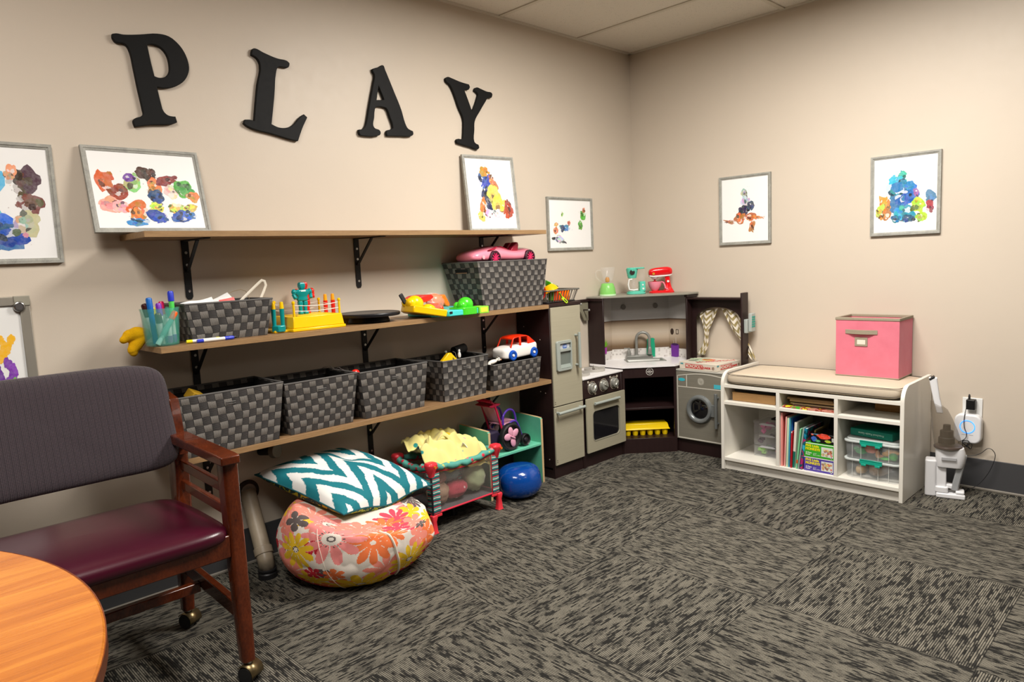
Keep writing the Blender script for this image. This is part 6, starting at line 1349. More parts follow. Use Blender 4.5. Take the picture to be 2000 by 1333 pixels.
q = MB(); q.lathe([(.056, 0), (.0565, .006), (.0545, .010)], (.012, 0, .228), 32); q.build('seal_ring', P_('dark_ring', '50453e', .3), t)
SMK = mat('smoky_clear', srgb(118, 106, 90), .06, alpha=.40, spec=.9)
cc = [(.054, .012, .240), (.054, .008, .265), (.050, -.002, .31), (.042, -.014, .36), (.034, -.026, .40), (.026, -.034, .425)]
q = MB(); q.loft([[Vector((cx+r*math.cos(a), r*.8*math.sin(a), z+(-.012*math.cos(a) if i == len(cc)-1 else 0))) for a in [k*2*PI/28 for k in range(28)]] for i, (r, cx, z) in enumerate(cc)], cap=False); q.build('dust_cup', SMK, t, label='smoky clear dust cup')
q = MB(); q.lathe([(.0001, .085), (.014, .085), (.016, .062), (.026, .058), (.027, .030), (.032, .026), (.033, 0), (.0001, 0)], (.006, 0, .247), 22, cap=False); q.build('filter', P_('filter_dark', '28241f', .5), t, label='dark filter inside the cup')
q = MB(); q.loft([[Vector((cx+x, y, z)) for x, y in rrect(w, .03, .006, 3)] for w, cx, z in ((.026, -.022, .385), (.028, -.034, .44), (.028, -.037, .452), (.028, -.037, .456), (.032, -.050, .53), (.034, -.052, .545))]); nz = q.build('nozzle', VW, t, bevel=.003)
q = MB(); q.bar((-.066, 0, .535), (-.046, 0, .549), .034, .010); q.build('bristles', BLACK, nz, bevel=.003, label='black bristles')
t = thing('wall_outlet', 'white double wall outlet on the right wall', 'outlet', (-.001, -1.872, .36))
q = MB(); q.box(-.006, -.0005, -1.915, -1.836, .325, .428); q.build('plate', WHITE, t, bevel=.002)
q = MB(); q.prism([(a, b) for a, b in rrect(.034, .09, .004, 3, -1.875, .375)], -.0085, -.006, ax='x'); q.build('socket_face', P_('socket_white', 'd8d6d0', .4), t, bevel=.001)
t = thing('plug_in_unit', 'white plug-in wall unit with a glowing blue ring below the outlet', 'air purifier', (-.025, -1.868, .235))
q = MB(); q.prism([(a, b) for a, b in rrect(.108, .135, .030, 7, -1.868, .290)], -.052, -.009, ax='x'); ub = q.build('body', VW, t, bevel=.008, seg=4)
M = RW(-1.868, .300, -.052); q = MB(); q.ring(ngon(.031, 40), ngon(.027, 40), -.001, .0012, M); q.build('light_ring', mat('blue_led', srgb(70, 150, 255), .3, emit=srgb(60, 140, 255), es=1.6), t, label='glowing blue ring')
q = MB(); q.box(-.0526, -.0518, -1.864, -1.846, .262, .2635); q.box(-.0526, -.0518, -1.892, -1.874, .262, .2635); q.build('grey_marks', P_('grey_print', '8a8a8a', .5), ub, smooth=0)
t = thing('power_plug', 'black plug adapter in the wall outlet', 'plug', (-.03, -1.875, .375))
q = MB(); q.box(-.042, -.0095, -1.893, -1.857, .378, .425); pg = q.build('body', P_('plug_black', '141414', .4), t, bevel=.004, seg=3)
q = MB(); q.tube([(-.035, -1.868, .424), (-.036, -1.868, .440), (-.030, -1.868, .446), (-.024, -1.868, .440), (-.024, -1.868, .424)], .0035, 8); q.build('strain_relief', BLACK, pg)
t = thing('charging_cable', 'thin black cord tangled below the white wall unit and looping to the floor', 'cord', (-.05, -1.86, .0))
cp_ = [x_ for x_ in [(-.045, -1.860, .385), (-.058, -1.856, .34), (-.062, -1.858, .30), (-.062, -1.868, .27), (-.062, -1.862, .245), (-.06, -1.835, .225)]]
def sm(pts, k=6):
    P = [Vector(p) for p in pts]; out = []
    for i in range(len(P)-1):
        p0, p1, p2, p3 = P[max(i-1, 0)], P[i], P[i+1], P[min(i+2, len(P)-1)]
        for j in range(k):
            f = j/k; out.append(.5*((2*p1)+(p2-p0)*f+(2*p0-5*p1+4*p2-p3)*f*f+(-p0+3*p1-3*p2+p3)*f*f*f))
    return out+[P[-1]]
q = MB(); q.tube(sm(cp_), .0016, 6)
rnd = random.Random(2)
tg = [(-.06, -1.835, .225)] + [(-.062+rnd.uniform(-.006, .004), -1.872+rnd.uniform(-.024, .024), .222+rnd.uniform(-.022, .03)) for _ in range(12)] + [(-.06, -1.845, .19)]
q.tube(sm(tg), .0016, 6)
q.tube(sm([(-.06, -1.845, .19), (-.05, -1.86, .165), (-.04, -1.89, .165), (-.035, -1.92, .18), (-.03, -1.945, .205), (-.03, -1.965, .20), (-.03, -1.975, .17), (-.035, -1.955, .10), (-.05, -1.92, .04), (-.08, -1.88, .008), (-.115, -1.865, .003)]), .0016, 6)
q.build('cord', BLACK, t)
# ------------------------------------------------------------------ mint shelf, stroller, blue disc
MINT = mat('mint_painted_wood', (.2, .6, .45), .5, fn=lambda n, b: n.put(b.inputs['Base Color'], n.mix(n.noise(n.coord(), 14, 4, .6), srgb(84, 176, 144), srgb(118, 206, 174))))
RAWW = wood('raw_wood_edge', srgb(216, 190, 146), srgb(190, 160, 116), (20, 20, 4), .6, 2.)
t = thing('mint_shelf', 'low mint green wooden shelf with raw wood edges beside the toy refrigerator', 'shelf', (-1.345, -.13, 0))
def mprof(): return [(-.232, 0), (-.232, .335), (-.226, .342), (-.02, .352), (-.02, 0)]
for x0_, x1_ in ((-1.536, -1.522), (-1.170, -1.156)):
    q = MB(); q.prism(mprof(), x0_, x1_, ax='x'); sp = q.build('side_panel', MINT, t, bevel=.001)
    q = MB(); q.box(x0_+.0005, x1_-.0005, -.2335, -.2315, .001, .336); q.bar(((x0_+x1_)/2, -.229, .3425), ((x0_+x1_)/2, -.021, .3525), .013, .0015); q.build('raw_edge', RAWW, sp, label='raw wood edge')
q = MB(); q.box(-1.522, -1.170, -.232, -.022, .198, .213); q.build('shelf_board', MINT, t, bevel=.003)
t = thing('balance_cushion', 'glossy blue inflated rubber cushion on the carpet before the mint shelf', 'balance cushion', (-1.392, -.29, 0))
def f_blue(n, b):
    v = n.vor(n.coord(), 90.); n.put(b.inputs['Normal'], n.bump(n.ramp(v, [(.2, 1), (.5, 0)]), .12, .002)); n.put(b.inputs['Base Color'], srgb(8, 66, 146) + (1,))
q = MB()
def bc(u, v):
    th, ph = u*2*PI, -PI/2+v*PI; c, s = math.cos(ph), math.sin(ph)
    r = .118*abs(c)**.55; z = .082+.078*math.copysign(abs(s)**.9, s)
    dnt = .020*math.exp(-(((th-5.55)/.22)**2))*max(0, math.cos((ph-.55)*2)) + .005*math.exp(-(((th-1.2)/.6)**2))
    return (-1.392+(r-dnt)*math.cos(th), -.285+(r-dnt)*.92*math.sin(th), z)
q.grid(bc, 72, 30, closeu=True, uv=False); q.build('body', mat('blue_rubber', srgb(8, 66, 146), .18, fn=f_blue, coat=.5), t, smooth=180)
q = MB(); q.lathe([(.0001, .006), (.006, .006), (.007, .0)], (-1.42, -.33, .150), 14); q.build('valve', P_('valve_grey', '90a0b0', .3), t)
# doll stroller on the mint shelf
t = thing('doll_stroller', 'pink and purple doll stroller with butterfly wheels on the mint shelf', 'doll stroller', (-1.41, -.15, .213))
PUR_ = P_('purple_tube', '4c2c9c', .3); LPK = P_('soft_pink', 'e0a0b8', .5); HPK = P_('hot_pink_bar', 'c41c48', .35)
def wheel_b(x, y, z, r, dec, label=None):
    M = frameM((x, y, z), (1, 0, 0), (0, 0, 1)); M3 = M.to_3x3()
    q = MB(); q.lathe([(.0001, .004), (r*.72, .004), (r*.76, .010), (r*.88, .014), (r*.97, .010), (r, .0), (r*.97, -.010), (r*.8, -.012), (.0001, -.010)], M.translation, 36, M=M3, cap=False); w_ = q.build('wheel', BLACK, t)
    if dec:
        q = MB()
        for a, l, wd in ((PI/2+.25, .62, .24), (-PI/2+.25, .62, .24), (.62, .62, .26), (PI-.15, .52, .26)):
            cx, cy = r*.40*math.cos(a), r*.40*math.sin(a)
            Mw = M @ Matrix.Translation((cx, cy, .012)) @ Matrix.Rotation(a, 4, 'Z'); q.ell((0, 0, 0), r*.36, r*wd, .005, 20, 6); k = len(q.v)-7*20
            q.v[k:] = [tuple(Mw @ Vector(p)) for p in q.v[k:]]
        q.tube([M @ Vector((-r*.22, r*.12, .017)), M @ Vector((0, 0, .018)), M @ Vector((r*.22, -r*.12, .017))], .004, 8); q.build('butterfly_hub', LPK, w_, label='pink butterfly hub')
    else:
        q = MB(); q.lathe([(.0001, .016), (r*.3, .014), (r*.4, .008)], M.translation, 16, M=M3, cap=False); q.build('hub', P_('hub_dark', '28222a', .3), w_)
wheel_b(-1.372, -.215, .284, .070, True); wheel_b(-1.372, -.075, .284, .070, True); wheel_b(-1.262, -.205, .246, .032, False); wheel_b(-1.262, -.085, .246, .032, False)
def tub(nm, pts, r, m, lab=None): q = MB(); q.tube(sm(pts), r, 10); return q.build(nm, m, t, label=lab)
for sy_ in (-.195, -.095):
    tub('frame_tube', [(-1.268, sy_, .250), (-1.285, sy_, .30), (-1.308, sy_, .345), (-1.345, sy_, .350), (-1.385, sy_, .315)], .0055, PUR_, 'purple frame tube')
    tub('armrest', [(-1.400, sy_, .345), (-1.395, sy_, .39), (-1.362, sy_, .415), (-1.328, sy_, .405), (-1.313, sy_, .370), (-1.312, sy_, .345)], .0055, PUR_, 'purple arched armrest')
    tub('back_tube', [(-1.40, sy_, .30), (-1.425, sy_, .38), (-1.450, sy_, .450), (-1.475, sy_, .475)], .0055, HPK, 'hot pink back tube')
tub('handle_bar', [(-1.475, -.195, .475), (-1.480, -.145, .478), (-1.475, -.095, .475)], .008, HPK, 'hot pink handle bar')
tub('axle', [(-1.372, -.205, .284), (-1.372, -.085, .284)], .004, PUR_)
q = MB(); q.grid(lambda u, v: (-1.452+.045*(1-v)+.003*math.sin(u*9), -.19+.09*u, .355+.10*v+.004*math.sin(u*PI)), 10, 10, uv=False); o = q.build('seat_back', LPK, t, label='pink cloth seat back'); s_ = o.modifiers.new('solid', 'SOLIDIFY'); s_.thickness = .006
q = MB(); q.grid(lambda u, v: (-1.405+.105*v, -.19+.09*u, .352-.012*math.sin(v*PI)), 10, 10, uv=False); o = q.build('seat', LPK, t, label='pink cloth seat'); s_ = o.modifiers.new('solid', 'SOLIDIFY'); s_.thickness = .007
q = MB(); q.box(-1.50, -1.415, -.185, -.10, .250, .320); q.build('basket', P_('dark_purple_cloth', '241834', .7), t, bevel=.01, label='dark purple basket')
q = MB(); q.prism([(-1.490, .452), (-1.44, .462), (-1.41, .455), (-1.432, .447), (-1.47, .443)], -.20, -.09, ax='y'); q.build('canopy_band', HPK, t, bevel=.003, label='hot pink band at the top')

# ------------------------------------------------------------------ doll playpen
t = thing('doll_playpen', 'red framed doll playpen with mesh sides and teal printed fabric', 'doll playpen', (-1.775, -.2, 0))
RPL = P_('coral_red_plastic', 'dc3440', .3); DKT = P_('dark_tube', '24242a', .4)
def f_print(n, b):
    c = n.coord(); v = n.n.new('ShaderNodeTexVoronoi'); v.inputs['Scale'].default_value = 34; n.put(v.inputs['Vector'], c)
    k = n.ramp(v.outputs['Distance'], [(.24, 1), (.30, 0)]); col = n.ramp(n.sep(v.outputs['Color'])[0], [(0, srgb(208, 40, 64)), (.4, srgb(228, 110, 120)), (.6, srgb(220, 200, 80)), (.8, srgb(200, 36, 60)), (1, srgb(236, 190, 190))], 'CONSTANT')
    n.put(b.inputs['Base Color'], n.mix(k, srgb(84, 160, 146), col))
PRF = mat('teal_heart_print', srgb(84, 160, 146), .7, fn=f_print)
def f_str(n, b):
    z = n.sep(n.coord())[2]; z = n.m('ADD', z, n.m('MULTIPLY', n.noise(n.coord(), 20, 2), .012)); f = n.m('FRACT', n.m('MULTIPLY', z, 40.))
    n.put(b.inputs['Base Color'], n.ramp(f, [(0, srgb(40, 110, 110)), (.3, srgb(225, 215, 205)), (.45, srgb(70, 160, 150)), (.7, srgb(200, 40, 70)), (.85, srgb(30, 60, 70))], 'CONSTANT'))
STR = mat('striped_corner_fabric', (.3, .5, .5), .7, fn=f_str)
def f_net(n, b):
    uv = n.coord('UV'); x, y, _ = n.sep(uv); m1 = n.m('MINIMUM', n.m('PINGPONG', n.m('MULTIPLY', x, 90.), .5), n.m('PINGPONG', n.m('MULTIPLY', y, 46.), .5)); k = n.ramp(m1, [(.10, .55), (.18, .10)])
    n.put(b.inputs['Alpha'], k)
NET = mat('grey_mesh_net', srgb(112, 106, 100), .8, fn=f_net)
PX0, PX1, PY0, PY1 = -1.965, -1.580, -.335, -.085
cn_ = [(PX0, PY0), (PX1, PY0), (PX1, PY1), (PX0, PY1)]
ZT, ZB = .285, .085
for i, (x, y) in enumerate(cn_):
    q = MB(); q.cyl((x, y, .02), (x, y, ZT), .0055, n=10); q.build('post', DKT, t)
    sx, sy_ = (-1 if x < -1.7 else 1), (-1 if y < -.2 else 1)
    q = MB(); q.loft([[Vector((x+a, y+b, z)) for a, b in rrect(w, w, .006, 3)] for w, z in ((.034, 0), (.028, .006), (.022, .05), (.030, .072), (.026, .080))]); q.bar((x, y, .074), (x-sx*.045, y, .074), .012, .012); q.build('foot', RPL, t, bevel=.002, label='red foot')
    q = MB(); q.loft([[Vector((x+a-sx*.004, y+b-sy_*.004, z)) for a, b in rrect(w, w*.9, w*.3, 4)] for w, z in ((.022, ZT-.040), (.034, ZT-.016), (.050, ZT+.004), (.054, ZT+.016), (.044, ZT+.025), (.02, ZT+.028))]); cr = q.build('corner_cap', RPL, t, bevel=.002, label='red moulded corner')
    q = MB(); q.cyl((x, y-.036 if sy_ < 0 else y, ZT+.012), (x, y-.028 if sy_ < 0 else y+.03, ZT+.012), .006, n=14); q.build('button', P_('orange_dot', 'd86820', .4), cr)
for a, b in ((0, 1), (1, 2), (2, 3), (3, 0)):
    A, B = Vector((*cn_[a], 0)), Vector((*cn_[b], 0)); d = (B-A); L = d.length; sag = .022
    pts = [A.lerp(B, k/14)+Vector((0, 0, ZT+.008-sag*math.sin(PI*k/14)+.004*math.sin(k*2.4))) for k in range(15)]
    q = MB(); q.tube(pts, .015, 12, rs=[.014+.003*math.sin(k*1.9) for k in range(15)]); q.build('padded_rail', PRF, t, label='teal printed padded rail')
    q = MB(); q.tube([A.lerp(B, k/14)+Vector((0, 0, ZT-.010-sag*math.sin(PI*k/14))) for k in range(15)], .0035, 8); q.tube([A+Vector((0, 0, ZB)), B+Vector((0, 0, ZB))], .0045, 8)
    for f0 in (.10, .90): P = A.lerp(B, f0); q.tube([P+Vector((0, 0, ZB)), P+Vector((0, 0, ZT-.02))], .0025, 6)
    q.build('red_binding', P_('binding_red', 'd02c44', .5), t, label='red binding')
    q = MB(); n_ = Vector((d.y, -d.x, 0)).normalized()*.004
    q.grid(lambda u, v: tuple(A.lerp(B, .10+.80*u)+n_*math.sin(u*PI)*math.sin(v*PI)*3+Vector((0, 0, ZB+(ZT-.012-sag*math.sin(PI*(.1+.8*u))-ZB)*v))), 14, 8); q.build('mesh_panel', NET, t, label='see-through grey mesh')
    for f0, f1 in ((0, .10), (.90, 1)):
        q = MB(); q.grid(lambda u, v: tuple(A.lerp(B, f0+(f1-f0)*u)+n_*1.6+Vector((0, 0, ZB+(ZT-.02-ZB)*v))), 2, 6, uv=False); q.build('corner_fabric', STR, t, label='striped corner fabric')
q = MB(); q.box(PX0, PX1, PY0, PY1, ZB-.004, ZB+.004); q.build('floor_panel', P_('grey_panel', '6a6668', .7), t)
q = MB(); q.tube([(PX0, PY0, .080), ((PX0+PX1)/2, (PY0+PY1)/2, .055), (PX1, PY1, .080)], .005, 8); q.tube([(PX0, PY1, .080), ((PX0+PX1)/2, (PY0+PY1)/2, .055), (PX1, PY0, .080)], .005, 8); q.cyl(((PX0+PX1)/2, (PY0+PY1)/2-.02, .0), ((PX0+PX1)/2, (PY0+PY1)/2-.02, .06), .008, n=12); q.build('cross_brace', DKT, t)
# blanket and clothes in the pen
def clothmat(nm, base, spots, sc=24):
    def f(n, b):
        c = n.coord(); v = n.n.new('ShaderNodeTexVoronoi'); v.inputs['Scale'].default_value = sc; n.put(v.inputs['Vector'], c)
        k = n.m('MULTIPLY', n.ramp(v.outputs['Distance'], [(.22, 1), (.28, 0)]), n.ramp(n.sep(v.outputs['Color'])[1], [(.68, 0), (.72, 1)]))
        n.put(b.inputs['Base Color'], n.mix(k, srgb(base), n.ramp(n.sep(v.outputs['Color'])[0], [(i/len(spots), srgb(s)) for i, s in enumerate(spots)], 'CONSTANT')))
    return mat(nm, srgb(base), .85, fn=f, sheen=.2)
BLK = clothmat('pale_yellow_blanket', 'e8dc8c', ['5898a0', 'd8a0a0', '208c88', 'e0b890'])
def drape(nm, label, cat, fn, m, nu=40, nv=30, th=.004, grp='things in the doll playpen'):
    q = MB(); q.grid(fn, nu, nv, uv=False); v = np.array(q.v); t = thing(nm, label, cat, (v[:, 0].mean(), v[:, 1].mean(), v[:, 2].min()), group=grp)
    o = q.build('cloth', m, t, smooth=180); s_ = o.modifiers.new('solid', 'SOLIDIFY'); s_.thickness = th; ss = o.modifiers.new('sub', 'SUBSURF'); ss.levels = ss.render_levels = 1; return t
def nz(x, y, z): return mnoise.noise(Vector((x, y, z)))
def fb(u, v):
    x = -1.955+.36*u+.02*nz(u*3, v*3, 2); y = -.322+.215*v+.02*nz(u*4, v*3, 7)
    ridge = .036*abs(math.sin(u*10+v*4+2.2*nz(u*3, v*3, 1)))+.03*nz(u*6, v*6, 3)+.012*abs(math.sin(u*23-v*9+3*nz(u*4, v*4, 8)))
    env = math.sin(PI*min(1, max(0, u*.92+.06)))**.6
    k = min(1, v/.28); k = k*k*(3-2*k)
    return (x, y, .205+.045*k+(.095*env*(.6+.4*v)+ridge)*(.35+.65*k)+(.040*(1-u)**3))
drape('blanket', 'pale yellow spotted blanket heaped in the doll playpen', 'blanket', fb, BLK, 56, 36)
def fs(u, v):
    a = v*1.0; x = -1.80+.065*(u-.5)*(1-.2*a)+.085*a+.012*nz(u*3, v*4, 5); y = -.235-.06*a; z = .375-.13*a**1.5+.014*math.sin(u*7+v)+.03*math.sin(min(1, a*2)*PI)*.6
    return (x, y, z)
drape('blanket_fold', 'long pale yellow blanket strip hanging forward in the playpen', 'blanket', fs, BLK, 16, 30)
def fy(u, v):
    x = -1.765+.05*v+.02*math.sin(u*6); y = -.17-.04*u; z = .30+.075*math.sin(PI*v)*(.7+.3*math.cos(u*5)); return (x, y, z)
drape('bib', 'bright yellow cloth standing up behind the blanket in the playpen', 'cloth', fy, clothmat('bright_yellow_cloth', 'e8c01c', ['f0e8a0', '808020']), 20, 16)
drape('doll_shirt', 'white doll shirt with yellow print at the right in the playpen', 'doll clothes', lambda u, v: (-1.735+.085*u+.01*nz(u*5, v*5, 1), -.24-.04*v+.01*nz(u*4, v*4, 6), .325-.09*u+.02*math.sin(v*8+u*4)), clothmat('white_print_cloth', 'ece6dc', ['e0b850', 'e89070', 'e8c060'], 40), 20, 20)
drape('doll_shirt', 'mint striped doll cloth at the front right in the playpen', 'doll clothes', lambda u, v: (-1.755+.085*u, -.30+.03*v, .262+.012*math.sin(u*9+v*3)-.02*v), clothmat('mint_cloth', 'a0d8c4', ['d8ece4', '40a898'], 30), 18, 10)
drape('doll_shirt', 'peach doll cloth in the middle of the playpen', 'doll clothes', lambda u, v: (-1.865+.07*u, -.305+.04*v, .268+.018*math.sin(u*8+v*3)), clothmat('peach_cloth', 'f0b890', ['f4d8c0', 'e89058'], 30), 16, 10)
for (lab, c, r_, m_) in (('round tan doll item seen through the left of the mesh', (-1.885, -.27, .145), (.055, .045, .050), P_('tan_doll', 'b89880', .7)), ('red and white doll clothes bundle seen through the mesh', (-1.79, -.275, .14), (.065, .04, .040), clothmat('red_bundle', 'c04858', ['e8c8c8', '902838'], 40)),
                         ('pale green doll clothes bundle at the right behind the mesh', (-1.665, -.265, .165), (.06, .045, .065), clothmat('pale_green_bundle', 'c0ccA0'.lower(), ['e0e0c8', 'a8b888'], 30)), ('light blue doll cloth behind the mesh', (-1.80, -.24, .205), (.055, .05, .03), P_('pale_blue_cloth', 'a0c0cc', .8)), ('pink doll cloth at the upper left behind the mesh', (-1.88, -.25, .21), (.05, .05, .03), P_('pale_pink_cloth', 'd8a8a0', .8))):
    q = MB(); k0 = len(lab)
    q.grid(lambda u, v: (lambda th, ph: tuple(c[i]+r_[i]*(1+.16*nz(math.cos(th)*2, math.sin(th)*2+k0, ph*3))*w for i, w in enumerate((math.sin(ph)*math.cos(th), math.sin(ph)*math.sin(th), math.cos(ph)))))(u*2*PI, .02+v*(PI-.04)), 28, 16, closeu=True, uv=False)
    tag(q.build('doll_clothes', m_, smooth=180), lab, 'doll clothes', 'things in the doll playpen')

# ------------------------------------------------------------------ bean bag
Lc, Rc, Bc, Fc = Vector((-2.615, -.075, .372)), Vector((-2.000, -.385, .236)), Vector((-2.20, -.035, .375)), Vector((-2.49, -.505, .275))
FLOW = [('yellow', -2.945, 0.091, 0.085), ('grey', -3.079, 0.636, 0.06), ('pink', -2.393, 0.362, 0.115), ('yellow', -2.053, -0.706, 0.1), ('coral', -1.865, 0.174, 0.09), ('coral', -1.643, 0.302, 0.08), ('yellow', -1.315, -0.35, 0.085), ('hot', -1.394, 0.647, 0.06), ('red', -2.636, 0.196, 0.045), ('red', -2.685, -0.271, 0.04), ('red', -3.083, -0.66, 0.04), ('red', -2.815, -0.83, 0.045), ('coral', -2.391, -0.287, 0.04), ('coral', -2.612, -0.764, 0.05), ('salmon', 2.944, 0.458, 0.05), ('salmon', 3.009, -0.173, 0.04), ('grey', -1.446, -0.868, 0.05), ('grey', -1.033, 0.257, 0.04), ('salmon', -1.16, 0.023, 0.05), ('red', -1.313, -0.784, 0.04), ('yellow', -2.904, 0.671, 0.035), ('red', -0.895, -0.419, 0.04), ('grey', -2.528, -0.253, 0.03), ('salmon', -2.824, -0.813, 0.05), ('coral', -3.068, -0.659, 0.04), ('salmon', -2.06, 0.528, 0.05), ('red', -2.399, -0.952, 0.03), ('salmon', -2.699, 0.603, 0.04), ('salmon', -1.70, -.35, .085), ('coral', -1.02, .0, .07), ('yellow', -.75, .25, .06), ('red', -1.55, -.72, .06), ('salmon', -1.05, .55, .07), ('coral', -2.30, -.62, .06), ('red', -1.0, -.62, .07), ('yellow', -2.75, -.5, .07), ('red', -2.2, -.9, .06), ('salmon', -1.1, -.3, .06), ('coral', -.6, -.3, .08), ('hot', -1.2, .35, .05), ('salmon', -2.0, .78, .09), ('coral', -1.55, .85, .08), ('pink', -2.5, .85, .08), ('hot', -1.15, .95, .08), ('salmon', -2.9, .95, .08), ('yellow', -.7, .75, .07)]
def beanbag():
    c = Vector((-2.372, -.366, .0)); pn = (Rc-Fc).cross(Lc-Fc).normalized(); pal = dict(yellow=srgb(232, 190, 40), grey=srgb(96, 86, 84), pink=srgb(236, 140, 136), coral=srgb(236, 120, 66), red=srgb(192, 36, 52), salmon=srgb(238, 142, 124), hot=srgb(222, 72, 92))
    base = srgb(226, 216, 204)
    fl = [(n, Vector((math.cos(a)*math.cos(e), math.sin(a)*math.cos(e), math.sin(e))), r, random.Random(i)) for i, (n, a, e, r) in enumerate(FLOW)]
    rnd = random.Random(77)
    for i in range(26):   # the back of the bag
        a = rnd.uniform(-.4, 3.4); e = rnd.uniform(-.9, .9); fl.append((rnd.choice(['yellow', 'pink', 'coral', 'red', 'salmon', 'grey']), Vector((math.cos(a)*math.cos(e), math.sin(a)*math.cos(e), math.sin(e))), rnd.uniform(.05, .10), random.Random(i+50)))
    info = []
    for i, (n, d, r, rr) in enumerate(fl):
        t1 = Vector((0, 0, 1)).cross(d).normalized(); t2 = d.cross(t1); big = r > .07
        info.append((n, d, r/.27, t1, t2, (10 if big else 5) + rr.randint(0, 2), rr.uniform(0, 6), big))
    def shape(th, ph):
        ce, se = math.cos(ph), math.sin(ph)
        r = abs(ce)**.72; x, y = .278*r*math.cos(th), .272*r*math.sin(th); z = .150+.172*math.copysign(abs(se)**.85, se)
        f = nz(math.cos(th)*2.2, math.sin(th)*2.2, z*9)*.018+abs(nz(math.cos(th)*5, math.sin(th)*5, z*16+3))*.012
        bulge = math.exp(-(((th+.62+2*PI) % (2*PI)-0)**2)/.18) if False else math.exp(-((((th+PI) % (2*PI))-PI+.75)**2)/.20)
        k = 1+.09*bulge*max(0, 1-abs(z-.12)/.16)
        wr = .0075*math.sin(9*th+22*z)*bulge + .004*math.sin(30*th+3*math.sin(z*40))*max(0, 1-z/.06)
        x, y = x*(k+f*2+wr*2), y*(k+f*2+wr*2)
        pz = Fc.z-(pn.x*(c.x+x-Fc.x)+pn.y*(c.y+y-Fc.y))/pn.z-.036; s_ = .012   # the pillow presses the top flat
        z = min(z, pz) if abs(z-pz) > s_ else (z+pz)/2-s_/4-(z-pz)**2/(4*s_)
        return (c.x+x, c.y+y, max(.0015, z))
    rnd2 = random.Random(5)
    D_ = np.array([list(i_[1]) for i_ in info]); 
    def col(u, v):
        th, ph = u*2*PI-PI, -PI/2+v*PI; d = Vector((math.cos(th)*math.cos(ph), math.sin(th)*math.cos(ph), math.sin(ph)))
        cc = base
        near = np.nonzero(D_ @ np.array(d) > .86)[0]
        for ii in near[::-1]:
            n, dd, r, t1, t2, pt, a0, big = info[ii]
            x, y = d.dot(t1), d.dot(t2); rad = math.hypot(x, y)/r
            if rad > 1.02: continue
            a = math.atan2(y, x)*pt/2+a0; pet = abs(math.cos(a)); lim = .30+.72*pet**.55
            if rad < lim:
                if pet < .16 and rad > .28: cc = base; continue
                cc = pal[n]
                if big:
                    if n in ('yellow',):
                        if rad < .10: cc = base
                        elif rad < .17: cc = srgb(90, 76, 60) if math.cos(a*2.0*2) > -.3 else base
                    if n == 'pink':
                        if rad < .30: cc = base if (rad > .14 or rad < .08) else pal['grey']
                        elif .33 < rad < .40 and math.cos(a*4) > .2: cc = pal['grey']
                    if n == 'coral' and rad < .12: cc = base
        return tuple(v_*(1+.05*nz(u*30, v*30, 0)) for v_ in cc)
    q = MB(); q.grid(lambda u, v: shape(u*2*PI-PI, -PI/2+v*PI), 520, 230, closeu=True, uv=False, colfn=col)
    t = thing('bean_bag', 'floral print bean bag with yellow pink and orange flowers on the carpet', 'bean bag', (c.x, c.y, 0))
    q.build('cover', attrmat('floral_cotton', .85, .25, 500), t, smooth=180)
    for a0, e0, a1, e1, w, nm, lab in ((-1.72, .62, -1.40, -.80, .0045, 'zip_strip', 'cream zip strip'), (-2.62, .55, -2.32, -.95, .0012, 'seam', 'thin seam')):
        q = MB(); pts = []
        for k in range(25):
            f = k/24; p = Vector(shape(a0+(a1-a0)*f, e0+(e1-e0)*f)); p2 = p+(p-Vector((c.x, c.y, .15))).normalized()*(.0012); pts.append(p2)
        q.tube(pts, w, 8); q.build(nm, P_('cream_'+nm, 'e6dccc', .6), t, label=lab)
beanbag()
# ------------------------------------------------------------------ pillow on the bean bag
def f_ikat(n, b):
    uv = n.coord('UV'); w = n.noise(uv, 60, 3, .8); w2 = n.noise(uv, 9, 2); x, y, _ = n.sep(uv)
    x = n.m('ADD', x, n.m('MULTIPLY', n.m('SUBTRACT', w2, .5), .05)); tri = n.m('PINGPONG', n.m('ADD', n.m('MULTIPLY', x, 2.3), .35), .5)
    z = n.m('ADD', n.m('MULTIPLY', y, 3.0), n.m('MULTIPLY', tri, -2.7)); z = n.m('ADD', z, n.m('MULTIPLY', n.m('SUBTRACT', w, .5), .22))
    k = n.ramp(n.m('FRACT', n.m('ADD', z, .15)), [(.48, 0), (.52, 1)]); n.put(b.inputs['Base Color'], n.mix(k, srgb(8, 112, 124), srgb(226, 226, 222)))
IKAT = mat('teal_ikat_print', srgb(8, 112, 124), .8, fn=f_ikat)
def f_back(n, b):
    v = n.noise(n.coord(), 30, 2, .5, 2.); n.put(b.inputs['Base Color'], n.ramp(v, [(0, srgb(12, 60, 62)), (.5, srgb(12, 60, 62)), (.52, srgb(176, 184, 44)), (.66, srgb(176, 184, 44)), (.67, srgb(20, 40, 40))], 'CONSTANT'))
IKB = mat('lime_and_teal_back_print', srgb(12, 60, 62), .8, fn=f_back)
t = thing('pillow', 'teal and white zigzag square pillow lying on the bean bag', 'pillow', (-2.33, -.26, .22))
